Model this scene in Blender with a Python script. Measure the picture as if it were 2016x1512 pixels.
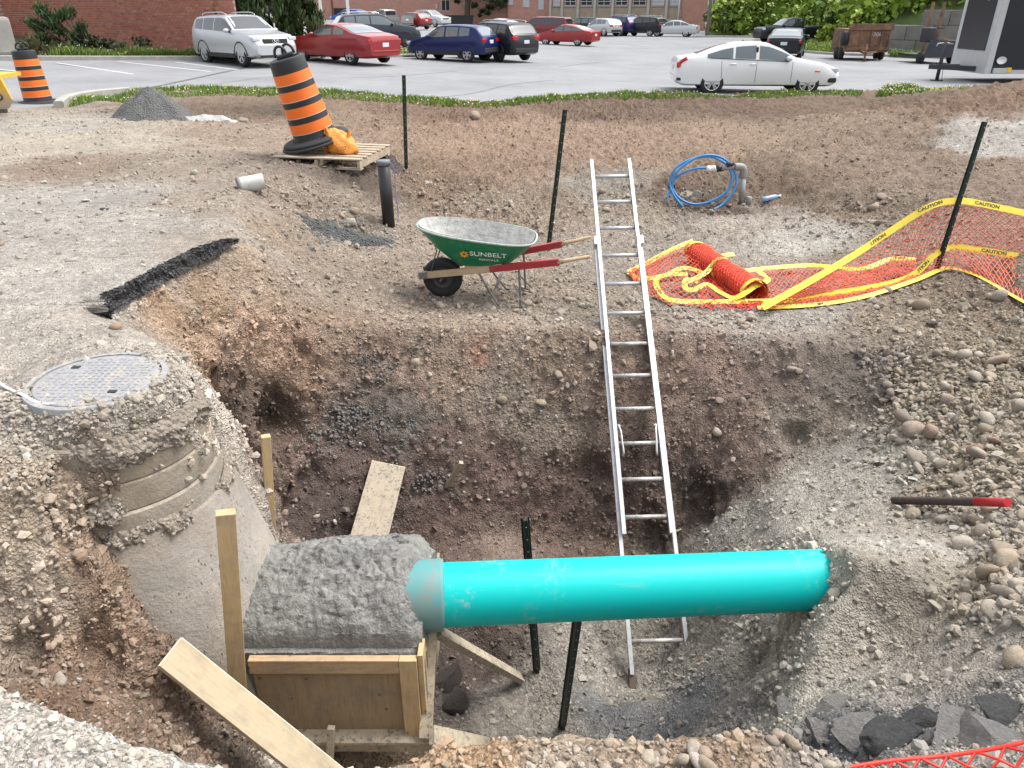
import bpy, bmesh, math, random
import numpy as np
from mathutils import Vector, Matrix, geometry
random.seed(7); RNG = np.random.default_rng(11)
for o in list(bpy.data.objects): bpy.data.objects.remove(o)
SC = bpy.context.scene; COL = SC.collection
# ---------------------------------------------------------------- camera
F_PX, CX, CY, TILT, CAM_Z = 1467.0, 1008.0, 756.0, math.radians(26.6), 1.6
cam_d = bpy.data.cameras.new('camera'); cam = bpy.data.objects.new('camera', cam_d); COL.objects.link(cam)
cam.location = (0, 0, CAM_Z); cam.rotation_euler = (math.pi/2 - TILT, 0, 0)
cam_d.sensor_width = 36; cam_d.lens = 36*F_PX/2016; cam_d.clip_start = .05; cam_d.clip_end = 2000
SC.camera = cam
# ---------------------------------------------------------------- sky, sun, exposure (bright overcast)
SUN_EL, SUN_ROT = math.radians(62), math.radians(70)
W = bpy.data.worlds.new('World'); SC.world = W; W.use_nodes = True
nt = W.node_tree; nt.nodes.clear()
sky = nt.nodes.new('ShaderNodeTexSky'); sky.sky_type = 'NISHITA'; sky.sun_disc = False
sky.sun_elevation = SUN_EL; sky.sun_rotation = SUN_ROT; sky.air_density = 1.3; sky.dust_density = 4.0; sky.ozone_density = 1.0
hsv = nt.nodes.new('ShaderNodeHueSaturation'); hsv.inputs['Saturation'].default_value = .30
bg = nt.nodes.new('ShaderNodeBackground'); bg.inputs[1].default_value = .15
wo = nt.nodes.new('ShaderNodeOutputWorld')
nt.links.new(sky.outputs[0], hsv.inputs['Color']); nt.links.new(hsv.outputs[0], bg.inputs[0]); nt.links.new(bg.outputs[0], wo.inputs[0])
sd = bpy.data.lights.new('sun', 'SUN'); sun = bpy.data.objects.new('sun', sd); COL.objects.link(sun)
sd.energy = 1.3; sd.angle = math.radians(25); sd.color = (1, .96, .9)
# Nishita sun_rotation is measured clockwise from +Y: direction to the sun
_sv = Vector((math.sin(SUN_ROT)*math.cos(SUN_EL), math.cos(SUN_ROT)*math.cos(SUN_EL), math.sin(SUN_EL)))
sun.rotation_euler = _sv.to_track_quat('Z', 'Y').to_euler(); sun.location = (0, 0, 30)
SC.view_settings.view_transform = 'Standard'; SC.view_settings.look = 'None'
SC.view_settings.exposure = 1.12; SC.view_settings.gamma = 1; SC.view_settings.use_curve_mapping = False
SC.render.engine = 'CYCLES'
SC.cycles.max_bounces = 6; SC.cycles.diffuse_bounces = 3; SC.cycles.glossy_bounces = 3; SC.cycles.transparent_max_bounces = 8
SC.cycles.use_denoising = True
# ---------------------------------------------------------------- pixel helpers (photo pixels -> directions)
def ray(px, py):
    u = (px-CX)/F_PX; v = (CY-py)/F_PX
    return Vector((u, math.cos(TILT)+v*math.sin(TILT), -math.sin(TILT)+v*math.cos(TILT)))
CAMP = Vector((0, 0, CAM_Z))
def pH(px, py, H):
    d = ray(px, py); return CAMP + d*(-H/d.z)
def pD(px, py, dist):
    d = ray(px, py); return CAMP + d*(dist/d.y)
def lot_z(x): return -.40 - .029*max(-45, min(7, x))
def pL(px, py, dz=0):                                   # point on the parking lot plane
    d = ray(px, py); t = -(CAM_Z+.40-dz)/(d.z+.029*d.x)
    if d.x*t > 7: t = -(CAM_Z+.603-dz)/d.z
    return CAMP + d*t
# ---------------------------------------------------------------- object helpers
def link(o, parent=None):
    COL.objects.link(o)
    if parent is not None: o.parent = parent
    return o
def tag(o, label=None, cat=None, group=None, kind=None):
    if label: o['label'] = label
    if cat: o['category'] = cat
    if group: o['group'] = group
    if kind: o['kind'] = kind
    return o
def empty(name, loc=(0, 0, 0), rot=(0, 0, 0), label=None, cat=None, group=None):
    o = bpy.data.objects.new(name, None); COL.objects.link(o); o.location = loc; o.rotation_euler = rot
    o.empty_display_size = .1
    return tag(o, label, cat, group)
def np_mesh(name, verts, faces, smooth=False):
    """fast mesh from numpy arrays; faces (n,3) or (n,4)"""
    me = bpy.data.meshes.new(name); verts = np.asarray(verts, np.float32); faces = np.asarray(faces, np.int32)
    n, k = faces.shape
    me.vertices.add(len(verts)); me.vertices.foreach_set('co', verts.ravel())
    me.loops.add(n*k); me.loops.foreach_set('vertex_index', faces.ravel())
    me.polygons.add(n); me.polygons.foreach_set('loop_start', np.arange(0, n*k, k, dtype=np.int32))
    me.polygons.foreach_set('use_smooth', np.full(n, smooth, bool))
    me.update(calc_edges=True); return me
class MB:
    """collects shapes; build() links them as one mesh object"""
    def __init__(s): s.v = []; s.f = []; s.sm = []
    def add(s, vs, fs, smooth=False, M=None):
        b = len(s.v)
        s.v += [tuple(M @ Vector(v)) if M is not None else tuple(v) for v in vs]
        s.f += [tuple(b+i for i in f) for f in fs]; s.sm += [smooth]*len(fs); return s
    def box(s, c, size, M=None, bev=0):
        hx, hy, hz = size[0]/2, size[1]/2, size[2]/2; c = Vector(c)
        if bev <= 0:
            vs = [c+Vector((x*hx, y*hy, z*hz)) for x in (-1, 1) for y in (-1, 1) for z in (-1, 1)]
            fs = [(0, 1, 3, 2), (4, 6, 7, 5), (0, 4, 5, 1), (2, 3, 7, 6), (0, 2, 6, 4), (1, 5, 7, 3)]
            return s.add(vs, fs, False, M)
        bm = bmesh.new(); bmesh.ops.create_cube(bm, size=1)
        for v in bm.verts: v.co = Vector((v.co.x*size[0], v.co.y*size[1], v.co.z*size[2]))+c
        bmesh.ops.bevel(bm, geom=bm.edges[:], offset=bev, segments=2, affect='EDGES', profile=.6)
        return s.bm(bm, M)
    def bm(s, bm, M=None, smooth=False):
        bm.verts.index_update(); vs = [v.co.copy() for v in bm.verts]; fs = [[v.index for v in f.verts] for f in bm.faces]
        bm.free(); return s.add(vs, fs, smooth, M)
    def beam(s, a, b, w, h, up=(0, 0, 1), bev=0):
        """bar of section w (side) x h (along up) from a to b"""
        a, b = Vector(a), Vector(b); d = b-a; L = d.length; d.normalize(); up = Vector(up)
        sx = d.cross(up)
        if sx.length < 1e-5: sx = d.cross(Vector((1, 0, 0)))
        sx.normalize(); uz = sx.cross(d).normalized()
        M = Matrix(((sx.x, d.x, uz.x, 0), (sx.y, d.y, uz.y, 0), (sx.z, d.z, uz.z, 0), (0, 0, 0, 1))); M.translation = (a+b)/2
        return s.box((0, 0, 0), (w, L, h), M, bev)
    def tube(s, pts, r, n=10, closed=False, cap=True, smooth=True):
        pts = [Vector(p) for p in pts]; m = len(pts); rs = r if isinstance(r, (list, tuple)) else [r]*m
        vs = []; prev = None
        for i, p in enumerate(pts):
            if closed: t = pts[(i+1) % m]-pts[i-1]
            else: t = pts[min(i+1, m-1)]-pts[max(i-1, 0)]
            t.normalize()
            if prev is None:
                a = Vector((0, 0, 1)) if abs(t.z) < .9 else Vector((1, 0, 0)); nx = t.cross(a).normalized()
            else:
                nx = prev - t*prev.dot(t); nx.normalize()
            prev = nx; ny = t.cross(nx)
            vs += [p+(nx*math.cos(2*math.pi*k/n)+ny*math.sin(2*math.pi*k/n))*rs[i] for k in range(n)]
        fs = []
        for i in range(m if closed else m-1):
            j = (i+1) % m
            fs += [(i*n+k, i*n+(k+1) % n, j*n+(k+1) % n, j*n+k) for k in range(n)]
        s.add(vs, fs, smooth)
        if cap and not closed:
            b = len(s.v)-len(vs)
            s.f += [tuple(b+k for k in range(n-1, -1, -1)), tuple(b+(m-1)*n+k for k in range(n))]; s.sm += [False, False]
        return s
    def lathe(s, prof, n=32, M=None, smooth=True, a0=0, a1=2*math.pi):
        """prof list of (r,z); full turn closes"""
        full = abs(a1-a0-2*math.pi) < 1e-6; m = n if full else n+1
        vs = [(r*math.cos(a0+(a1-a0)*k/n), r*math.sin(a0+(a1-a0)*k/n), z) for r, z in prof for k in range(m)]
        fs = [(i*m+k, i*m+(k+1) % m, (i+1)*m+(k+1) % m, (i+1)*m+k) for i in range(len(prof)-1) for k in range(n)]
        return s.add(vs, fs, smooth, M)
    def prism(s, poly, z0, z1, M=None, smooth=False):
        n = len(poly); vs = [(x, y, z0) for x, y in poly]+[(x, y, z1) for x, y in poly]
        fs = [tuple(range(n-1, -1, -1)), tuple(range(n, 2*n))]+[(i, (i+1) % n, n+(i+1) % n, n+i) for i in range(n)]
        return s.add(vs, fs, smooth, M)
    def build(s, name, mat, parent=None, auto=None):
        me = bpy.data.meshes.new(name); me.from_pydata(s.v, [], s.f); me.polygons.foreach_set('use_smooth', s.sm)
        me.update(); o = bpy.data.objects.new(name, me); link(o, parent)
        if mat is not None: me.materials.append(mat)
        if auto: 
            me.polygons.foreach_set('use_smooth', [True]*len(me.polygons)); me.set_sharp_from_angle(angle=math.radians(auto))
        return o
def fix_normals(o):
    bm = bmesh.new(); bm.from_mesh(o.data); bmesh.ops.recalc_face_normals(bm, faces=bm.faces); bm.to_mesh(o.data); bm.free(); return o
def copy_tree(o, parent=None):
    c = o.copy(); COL.objects.link(c); c.parent = parent
    for ch in list(o.children): copy_tree(ch, c)
    return c
# ---------------------------------------------------------------- numpy noise
def _hash(ix, iy, iz, seed):
    h = (ix.astype(np.int64)*374761393 + iy.astype(np.int64)*668265263 + iz.astype(np.int64)*2147483647 + seed*1274126177) & 0xffffffff
    h = ((h ^ (h >> 13))*1274126177) & 0xffffffff
    h = ((h ^ (h >> 16))*2246822519) & 0xffffffff
    return ((h ^ (h >> 15)) & 0xffffff)/float(0xffffff)
def vnoise(x, y, z, seed=0):
    """value noise in -1..1 (quintic), arrays of equal shape"""
    ix, iy, iz = np.floor(x), np.floor(y), np.floor(z); fx, fy, fz = x-ix, y-iy, z-iz
    q = lambda t: t*t*t*(t*(t*6-15)+10)
    fx, fy, fz = q(fx), q(fy), q(fz); r = 0
    for a in (0, 1):
        for b in (0, 1):
            for c in (0, 1):
                r = r + _hash(ix+a, iy+b, iz+c, seed)*(fx if a else 1-fx)*(fy if b else 1-fy)*(fz if c else 1-fz)
    return r*2-1
def fbm(x, y, z, sc, octs=4, seed=0, gain=.5, ridge=False):
    r = 0; a = 1; t = 0
    for i in range(octs):
        n = vnoise(x*sc+i*17.3, y*sc-i*9.1, z*sc+i*5.7, seed+i)
        r = r + a*((np.abs(n)*2-1) if ridge else n); t += a; a *= gain; sc *= 2.03
    return r/t
def sstep(a, b, x):
    t = np.clip((x-a)/(b-a), 0, 1); return t*t*(3-2*t)
# ---------------------------------------------------------------- material helpers
class NT:
    def __init__(s, name):
        s.m = bpy.data.materials.new(name); s.m.use_nodes = True; s.t = s.m.node_tree; s.n = s.t.nodes; s.l = s.t.links
        s.p = s.n['Principled BSDF']
        s.tc = None
    def node(s, typ, **kw):
        n = s.n.new(typ)
        for k, v in kw.items():
            if k in n.inputs.keys(): n.inputs[k].default_value = v
            else: setattr(n, k, v)
        return n
    def lk(s, a, b): s.l.new(a, b)
    def coord(s, kind='Object'):
        if s.tc is None: s.tc = s.n.new('ShaderNodeTexCoord')
        return s.tc.outputs[kind]
    def noise(s, scale, detail=4, rough=.6, vec=None, dist=0):
        n = s.node('ShaderNodeTexNoise', Scale=scale, Detail=detail, Roughness=rough, Distortion=dist)
        s.lk(vec if vec is not None else s.coord(), n.inputs['Vector']); return n.outputs['Fac']
    def voro(s, scale, feature='F1', vec=None, rnd=1):
        n = s.node('ShaderNodeTexVoronoi', Scale=scale, Randomness=rnd); n.feature = feature
        s.lk(vec if vec is not None else s.coord(), n.inputs['Vector']); return n
    def ramp(s, fac, stops, interp='LINEAR'):
        r = s.n.new('ShaderNodeValToRGB'); r.color_ramp.interpolation = interp; e = r.color_ramp.elements
        while len(e) > 1: e.remove(e[-1])
        for i, (p, c) in enumerate(stops):
            if not isinstance(c, (tuple, list)): c = (c, c, c)
            c = tuple(c)+((1,) if len(c) == 3 else ())
            if i == 0: e[0].position = p; e[0].color = c
            else: q = e.new(p); q.color = c
        if fac is not None: s.lk(fac, r.inputs[0])
        return r.outputs[0]
    def mix(s, fac, a, b, mode='MIX'):
        m = s.n.new('ShaderNodeMix'); m.data_type = 'RGBA'; m.blend_type = mode; m.clamp_factor = True
        for sock, v in ((m.inputs[0], fac), (m.inputs[6], a), (m.inputs[7], b)):
            if isinstance(v, (int, float)): sock.default_value = v if sock.type == 'VALUE' else (v, v, v, 1)
            elif isinstance(v, (tuple, list)): sock.default_value = tuple(v)+((1,) if len(v) == 3 else ())
            else: s.lk(v, sock)
        return m.outputs[2]
    def math(s, op, a, b=0.):
        m = s.n.new('ShaderNodeMath'); m.operation = op
        for sock, v in ((m.inputs[0], a), (m.inputs[1], b)):
            if isinstance(v, (int, float)): sock.default_value = v
            else: s.lk(v, sock)
        return m.outputs[0]
    def bump(s, h, strength=.5, dist=.01, normal=None):
        b = s.node('ShaderNodeBump', Strength=strength, Distance=dist); s.lk(h, b.inputs['Height'])
        if normal is not None: s.lk(normal, b.inputs['Normal'])
        s.lk(b.outputs[0], s.p.inputs['Normal']); return b.outputs[0]
    def set(s, **kw):
        for k, v in kw.items():
            k = {'col': 'Base Color', 'rough': 'Roughness', 'metal': 'Metallic', 'spec': 'Specular IOR Level', 'coat': 'Coat Weight', 'trans': 'Transmission Weight', 'alpha': 'Alpha'}.get(k, k)
            i = s.p.inputs[k]
            if isinstance(v, bpy.types.NodeSocket): s.lk(v, i)
            elif isinstance(v, (tuple, list)): i.default_value = tuple(v)+((1,) if len(v) == 3 else ())
            else: i.default_value = v
        return s
def simple(name, col, rough=.6, metal=0, var=.12, scale=6, bump=0, spec=.5, coat=0):
    """plain surface with slight mottling"""
    t = NT(name); n = t.noise(scale, 5, .65)
    c = t.mix(n, tuple(max(0, x*(1-var*1.6)) for x in col), tuple(min(1, x*(1+var)) for x in col))
    t.set(col=c, rough=rough, metal=metal, spec=spec, coat=coat)
    if bump: t.bump(t.noise(scale*8, 4, .6), bump, .004)
    return t.m
# ================================================================ terrain of the dig: control points -> TIN -> fine grid
def _hgt():
    pts = []; edges = []
    def add(p, H=None):
        pts.append((p[0], p[1], CAM_Z-H if H is not None else p[2])); return len(pts)-1
    def line(ids): edges.extend(zip(ids[:-1], ids[1:]))
    def pl(lst, brk=True):
        ids = [add(pH(x, y, H)) for x, y, H in lst]
        if brk: line(ids)
        return ids
    def wl(lst, brk=True):
        ids = [add((x, y), H) for x, y, H in lst]
        if brk: line(ids)
        return ids
    # near plateau and the hidden ground round the camera
    wl([(-9, -3, 1.55), (-3, -3, 1.55), (0, -3, 1.58), (3, -3, 1.7), (9, -3, 1.8)], False)
    wl([(-3.5, .6, 1.54), (-1.6, .6, 1.55), (0, .6, 1.58), (1.2, .6, 1.65), (2.4, .6, 1.75), (4.5, .8, 1.8)], False)
    # near lip of the pit
    lip = pl([(-330, 1250, 1.54), (0, 1345, 1.55), (100, 1392, 1.55), (200, 1440, 1.56), (330, 1478, 1.56), (450, 1502, 1.58), (600, 1512, 1.6),
              (700, 1500, 1.62), (790, 1482, 1.62), (870, 1448, 1.62), (1000, 1446, 1.62), (1107, 1442, 1.62), (1200, 1436, 1.64), (1300, 1424, 1.66), (1440, 1424, 1.68),
              (1530, 1432, 1.72), (1590, 1464, 1.8), (1700, 1500, 1.86), (1850, 1520, 1.9), (2016, 1500, 1.9)])
    # behind the lip: foot of the near wall (hidden)
    wl([(-2.6, 1.62, 1.9), (-1.5, 1.62, 2.1), (-1.2, 1.75, 2.5), (-.9, 1.75, 3.0), (-.6, 1.75, 3.5), (-.2, 1.8, 3.8), (.3, 1.95, 3.9), (.6, 2.0, 3.6), (.85, 1.9, 3.0)])
    # left bank below the manhole
    pl([(-330, 850, 1.54), (0, 868, 1.56), (60, 862, 1.57), (110, 880, 1.58)])
    wl([(-2.7, 2.36, 1.55), (-2.2, 2.33, 1.55), (-1.98, 2.32, 1.55), (-1.84, 2.31, 1.57), (-1.74, 2.32, 1.61), (-1.67, 2.35, 1.72), (-1.60, 2.40, 1.95)])
    wl([(-2.15, 2.5, 1.51), (-2.0, 2.46, 1.51), (-1.88, 2.44, 1.52), (-1.77, 2.44, 1.54), (-1.70, 2.45, 1.60)], False)
    pl([(0, 1100, 1.82), (100, 1110, 1.85), (195, 1120, 1.93), (238, 1120, 2.03)])
    pl([(0, 1300, 2.14), (100, 1300, 2.2), (200, 1300, 2.33), (290, 1200, 2.28)], False)
    pl([(300, 1400, 2.5), (400, 1452, 2.72), (430, 1325, 2.62)], False)
    pl([(500, 1450, 3.05), (560, 1490, 3.3)], False)
    # ring round the manhole on the pit side (axis -1.83, 2.95)
    mx, my = -1.83, 2.95
    def ring(r, H, a0, a1, n): return wl([(mx+r*math.cos(math.radians(a)), my+r*math.sin(math.radians(a)), H if not callable(H) else H(a)) for a in np.linspace(a0, a1, n)])
    ring(.30, 1.462, -180, 160, 24)
    ring(.385, lambda a: 1.525 + .04*math.sin(math.radians(a*3)), -80, 62, 14)
    ring(.44, 2.3, -68, 52, 12)
    ring(.58, 3.2, -60, 44, 9)
    wl([(mx, my, 1.50), (mx-.2, my+.1, 1.49)], False)
    # floor
    wl([(-1.3, 2.5, 3.4), (-.9, 2.5, 3.55), (-.4, 2.55, 3.65), (-1.0, 3.4, 3.6), (-.5, 3.3, 3.75), (0, 3.0, 4.0), (.3, 2.6, 4.0), (.1, 3.4, 4.05), (.5, 3.3, 4.05),
        (-1.1, 4.2, 3.75), (-.5, 4.1, 3.9), (.2, 4.0, 4.0), (.75, 3.75, 4.3), (.75, 4.1, 4.25), (.55, 3.0, 3.98), (.7, 2.6, 3.7), (1.05, 4.0, 4.3), (1.2, 4.35, 4.15), (1.05, 3.7, 4.28), (1.0, 3.35, 3.95)], False)
    # toe of the back wall
    pl([(470, 1000, 3.3), (520, 1085, 3.62), (640, 1080, 3.75), (800, 1065, 3.85), (1000, 1055, 3.9), (1180, 1075, 4.05), (1280, 1080, 4.1), (1345, 1050, 3.92), (1420, 995, 3.58), (1530, 918, 3.24), (1650, 860, 2.98), (1742, 800, 2.74), (1790, 735, 2.55)])
    # rim of the back wall
    pl([(585, 610, 2.16), (655, 640, 2.36), (760, 642, 2.45), (900, 642, 2.46), (1050, 646, 2.46), (1180, 650, 2.46), (1300, 645, 2.46), (1420, 654, 2.5), (1560, 676, 2.52), (1680, 680, 2.49), (1785, 660, 2.42)])
    pl([(700, 850, 3.15), (900, 850, 3.18), (1100, 850, 3.2), (1300, 860, 3.22)], False)
    pl([(1450, 800, 2.95), (1560, 780, 2.83)], False)
    # left wall: broken asphalt edge, then the cut
    E = [(-2.40, 4.06), (-2.52, 4.22), (-2.48, 4.48), (-2.46, 4.78), (-2.43, 5.08), (-2.38, 5.40), (-2.3, 5.66)]
    wl([(x, y, 1.515+.01*i) for i, (x, y) in enumerate(E)])
    wl([(x+.05, y-.01, 1.515+.01*i+(.20 if 0 < i < 6 else .08)) for i, (x, y) in enumerate(E)])
    pl([(238, 642, 1.51), (290, 676, 1.51), (352, 700, 1.52)])
    wl([(-1.52, 3.42, 1.75), (-1.75, 3.62, 1.72), (-1.95, 3.85, 1.68), (-2.2, 4.05, 1.66)])
    wl([(-1.40, 3.5, 2.6), (-1.6, 3.72, 2.4), (-1.78, 3.95, 2.2), (-2.02, 4.25, 2.0), (-2.15, 4.6, 1.95), (-2.08, 5.0, 1.95), (-1.98, 5.3, 1.98)])
    wl([(-1.36, 3.6, 3.35), (-1.58, 3.9, 3.0), (-1.86, 4.42, 2.65), (-1.92, 4.75, 2.62), (-1.86, 5.1, 2.55)])
    wl([(-1.5, 4.12, 3.55), (-1.72, 4.5, 3.45), (-1.78, 4.8, 3.3)])
    # bench and the ground between road and dirt field
    pl([(450, 452, 1.57), (470, 380, 1.66), (540, 345, 1.72), (600, 330, 1.76)])
    pl([(520, 480, 1.86), (560, 430, 1.92), (640, 400, 1.98), (700, 385, 2.02)], False)
    pl([(600, 474, 2.2), (620, 452, 2.17), (640, 560, 2.26), (640, 490, 2.24), (700, 470, 2.3), (765, 447, 2.3), (850, 420, 2.38), (870, 350, 2.24), (950, 320, 2.2)], False)
    pl([(760, 560, 2.46), (870, 590, 2.56), (980, 600, 2.56), (1120, 560, 2.56), (1080, 492, 2.54), (1250, 560, 2.55), (1400, 600, 2.55), (1400, 520, 2.55), (1560, 600, 2.5), (1560, 500, 2.52), (1300, 450, 2.54), (1450, 450, 2.52), (1680, 480, 2.46)], False)
    # hollow with the hose
    pl([(1260, 400, 2.36), (1330, 412, 2.44), (1460, 405, 2.46), (1540, 410, 2.42), (1600, 395, 2.3)])
    pl([(1270, 340, 2.2), (1330, 330, 2.18), (1440, 330, 2.16), (1540, 335, 2.14), (1650, 380, 2.18)])
    pl([(1120, 330, 2.24), (1180, 410, 2.42), (1700, 420, 2.3)], False)
    # dirt field
    pl([(800, 330, 2.12), (950, 280, 2.1), (1150, 270, 2.1), (1350, 280, 2.1), (1550, 290, 2.1), (1750, 300, 2.08), (1950, 300, 2.0), (2150, 300, 1.9)], False)
    pl([(700, 250, 1.92), (900, 240, 2.02), (1100, 235, 2.08), (1300, 235, 2.1), (1500, 235, 2.12), (1700, 235, 2.1)], False)
    # right bank with the cobbles
    pl([(1842, 540, 2.3), (1760, 580, 2.4), (1880, 620, 2.34), (2016, 600, 2.2), (1950, 520, 2.2), (2100, 480, 2.0), (1900, 430, 2.1), (2016, 400, 2.0)], False)
    pl([(1880, 720, 2.42), (2016, 700, 2.3), (2200, 700, 2.1), (1810, 840, 2.66), (1940, 850, 2.5), (2100, 850, 2.25), (1740, 900, 2.86), (1850, 960, 2.66), (2016, 985, 2.38), (2250, 980, 2.05)], False)
    # grey gravel slope to the pipe
    pl([(1790, 1000, 2.76), (1960, 1010, 2.5), (1640, 980, 3.0), (1520, 1020, 3.2), (1430, 1070, 3.6), (1540, 1055, 3.05), (1600, 1050, 2.72), (1650, 1066, 2.42), (1672, 1100, 2.40), (1665, 1150, 2.50), (1640, 1185, 2.64), (1605, 1212, 2.82), (1540, 1235, 3.1), (1760, 1110, 2.42)], False)
    pl([(1480, 1240, 3.35), (1405, 1280, 3.95), (1500, 1330, 3.42), (1620, 1290, 3.02), (1740, 1270, 2.74), (1850, 1180, 2.52), (1900, 1080, 2.5), (2016, 1180, 2.26), (2250, 1180, 1.95), (1850, 1300, 2.5), (2016, 1310, 2.14), (2250, 1310, 1.9)], False)
    pl([(1360, 1390, 3.72), (1450, 1400, 3.3), (1550, 1400, 2.86), (1660, 1400, 2.6), (1760, 1440, 2.34), (1650, 1440, 2.5), (1880, 1400, 2.24), (2016, 1400, 2.0), (1950, 1450, 2.08)], False)
    # road and verge, left
    for x, y, H in [(0, 232, 1.62), (-300, 240, 1.6), (120, 240, 1.62), (240, 240, 1.63), (400, 240, 1.68), (560, 240, 1.78), (0, 300, 1.6), (200, 300, 1.6), (400, 310, 1.64), (0, 400, 1.56), (200, 400, 1.57), (350, 390, 1.6), (-300, 400, 1.54),
                    (0, 500, 1.54), (150, 500, 1.54), (300, 470, 1.55), (0, 620, 1.52), (110, 610, 1.51), (-300, 620, 1.5), (0, 750, 1.51), (-300, 750, 1.5), (150, 660, 1.5), (560, 320, 1.72), (680, 335, 1.82), (770, 330, 1.98), (500, 270, 1.72), (640, 270, 1.82)]:
        add(pH(x, y, H))
    # verge against the lot (grass strip) and the far side, tucked below the lot sheet
    for px_, py_ in VERGE_FRONT:
        p = pL(px_, py_); add((p.x, p.y, lot_z(p.x)+.07))
    for px_, py_ in VERGE_BACK:
        p = pL(px_, py_); add((p.x, p.y, lot_z(p.x)+(.10 if px_ > 140 else .006))); add((p.x+.05, p.y+(1.2 if px_ > 140 else .8), lot_z(p.x)-.12))
    for x in (-28, -20, -12, -4, 4, 12, 20, 28): add((x, 34, lot_z(x)-.2))
    for x, y, z in [(28, 10, .2), (28, 20, 0), (-28, 10, 0), (-28, 0, 0), (28, 0, -.1), (-28, -3, 0), (28, -3, -.1)]: add((x, y, z))
    # dirt mound, far right
    for px_, py_, dd, in [(2016, 168, 15.5), (1960, 182, 15.2), (1900, 205, 14.6), (2100, 150, 15.5)]: add(pD(px_, py_, dd))
    for px_, py_, dd in [(2060, 215, 13.4), (1960, 240, 12.9), (1880, 245, 12.8)]: add(pD(px_, py_, dd))
    return pts, edges
VERGE_BACK = [(-420, 214), (-150, 213), (0, 213), (90, 212), (150, 206), (180, 196), (260, 186), (420, 181), (560, 184), (700, 192), (820, 203), (940, 210), (1060, 202), (1160, 193), (1300, 190), (1560, 187), (1700, 186), (1800, 182), (1920, 181), (2080, 181)]
VERGE_FRONT = [(125, 224), (180, 219), (260, 212), (420, 208), (560, 209), (700, 214), (820, 222), (940, 226), (1060, 218), (1160, 211), (1300, 208), (1560, 205), (1700, 203), (1800, 198), (1900, 199)]
def _axis(core0, core1, h, g, lim):
    def side(start, end, sgn):
        out = []; p = start; s = h
        while abs(p) < abs(end) if sgn*end > 0 else p*sgn < end*sgn:
            k = [l for l in lim if abs(p-(core0+core1)/2) < l[0]]; cap = k[0][1] if k else lim[-1][1]
            s = min(s*g, cap); p += sgn*s; out.append(p)
        return out
    core = list(np.arange(core0, core1+1e-6, h))
    return core, side
def _grid():
    xs = list(np.arange(-2.7, 3.1, .02)); s = .02; p = xs[0]; left = []
    while p > -27: s = min(s*1.02, .05 if p > -7 else .09 if p > -14 else .3); p -= s; left.append(p)
    s = .02; p = xs[-1]; right = []
    while p < 27: s = min(s*1.02, .05 if p < 9 else .09 if p < 15 else .3); p += s; right.append(p)
    ys = list(np.arange(.9, 6.5, .02)); s = .02; p = ys[-1]
    while p < 33: s = min(s*1.012, .06 if p < 13 else .1 if p < 22 else .5); p += s; ys.append(p)
    s = .02; p = ys[0]; lo = []
    while p > -2.8: s = min(s*1.12, .3); p -= s; lo.append(p)
    return np.array(left[::-1]+xs+right), np.array(lo[::-1]+ys)
GX, GY = _grid()
def _raster():
    pts, edges = _hgt()
    res = geometry.delaunay_2d_cdt([Vector((p[0], p[1])) for p in pts], edges, [], 0, 1e-4)
    V, Fc, ov = res[0], res[2], res[3]
    P = np.array(pts); Z = []
    for i, v in enumerate(V):
        if len(ov[i]): Z.append(np.mean([P[k][2] for k in ov[i]]))
        else:
            d = (P[:, 0]-v.x)**2+(P[:, 1]-v.y)**2; k = np.argsort(d)[:3]; w = 1/(d[k]+1e-6); Z.append((P[k, 2]*w).sum()/w.sum())
    G = np.full((len(GY), len(GX)), np.nan)
    for f in Fc:
        for q in range(1, len(f)-1):
            t = (f[0], f[q], f[q+1]); a, b, c = [np.array((V[i].x, V[i].y, Z[i])) for i in t]
            i0, i1 = np.searchsorted(GX, [min(a[0], b[0], c[0])-1e-6, max(a[0], b[0], c[0])+1e-6]); j0, j1 = np.searchsorted(GY, [min(a[1], b[1], c[1])-1e-6, max(a[1], b[1], c[1])+1e-6])
            if i1 <= i0 or j1 <= j0: continue
            X, Y = np.meshgrid(GX[i0:i1], GY[j0:j1]); d = (b[0]-a[0])*(c[1]-a[1])-(c[0]-a[0])*(b[1]-a[1])
            if abs(d) < 1e-12: continue
            u = ((X-a[0])*(c[1]-a[1])-(c[0]-a[0])*(Y-a[1]))/d; v = ((b[0]-a[0])*(Y-a[1])-(X-a[0])*(b[1]-a[1]))/d
            m = (u >= -1e-6) & (v >= -1e-6) & (u+v <= 1+1e-6)
            z = a[2]+u*(b[2]-a[2])+v*(c[2]-a[2]); sub = G[j0:j1, i0:i1]; sub[m] = z[m]
    bad = np.isnan(G)
    if bad.any(): G[bad] = np.nanmean(G)
    return G
Z0 = _raster()
def _blur(G, n):
    for _ in range(n):
        H = np.pad(G, 1, 'edge'); G = (H[:-2, 1:-1]+H[2:, 1:-1]+H[1:-1, :-2]+H[1:-1, 2:]+2*H[1:-1, 1:-1])/6
    return G
XX, YY = np.meshgrid(GX, GY)
_sh = Z0.copy(); _sm = _blur(Z0, 8); _s2 = _blur(Z0, 3)
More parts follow.
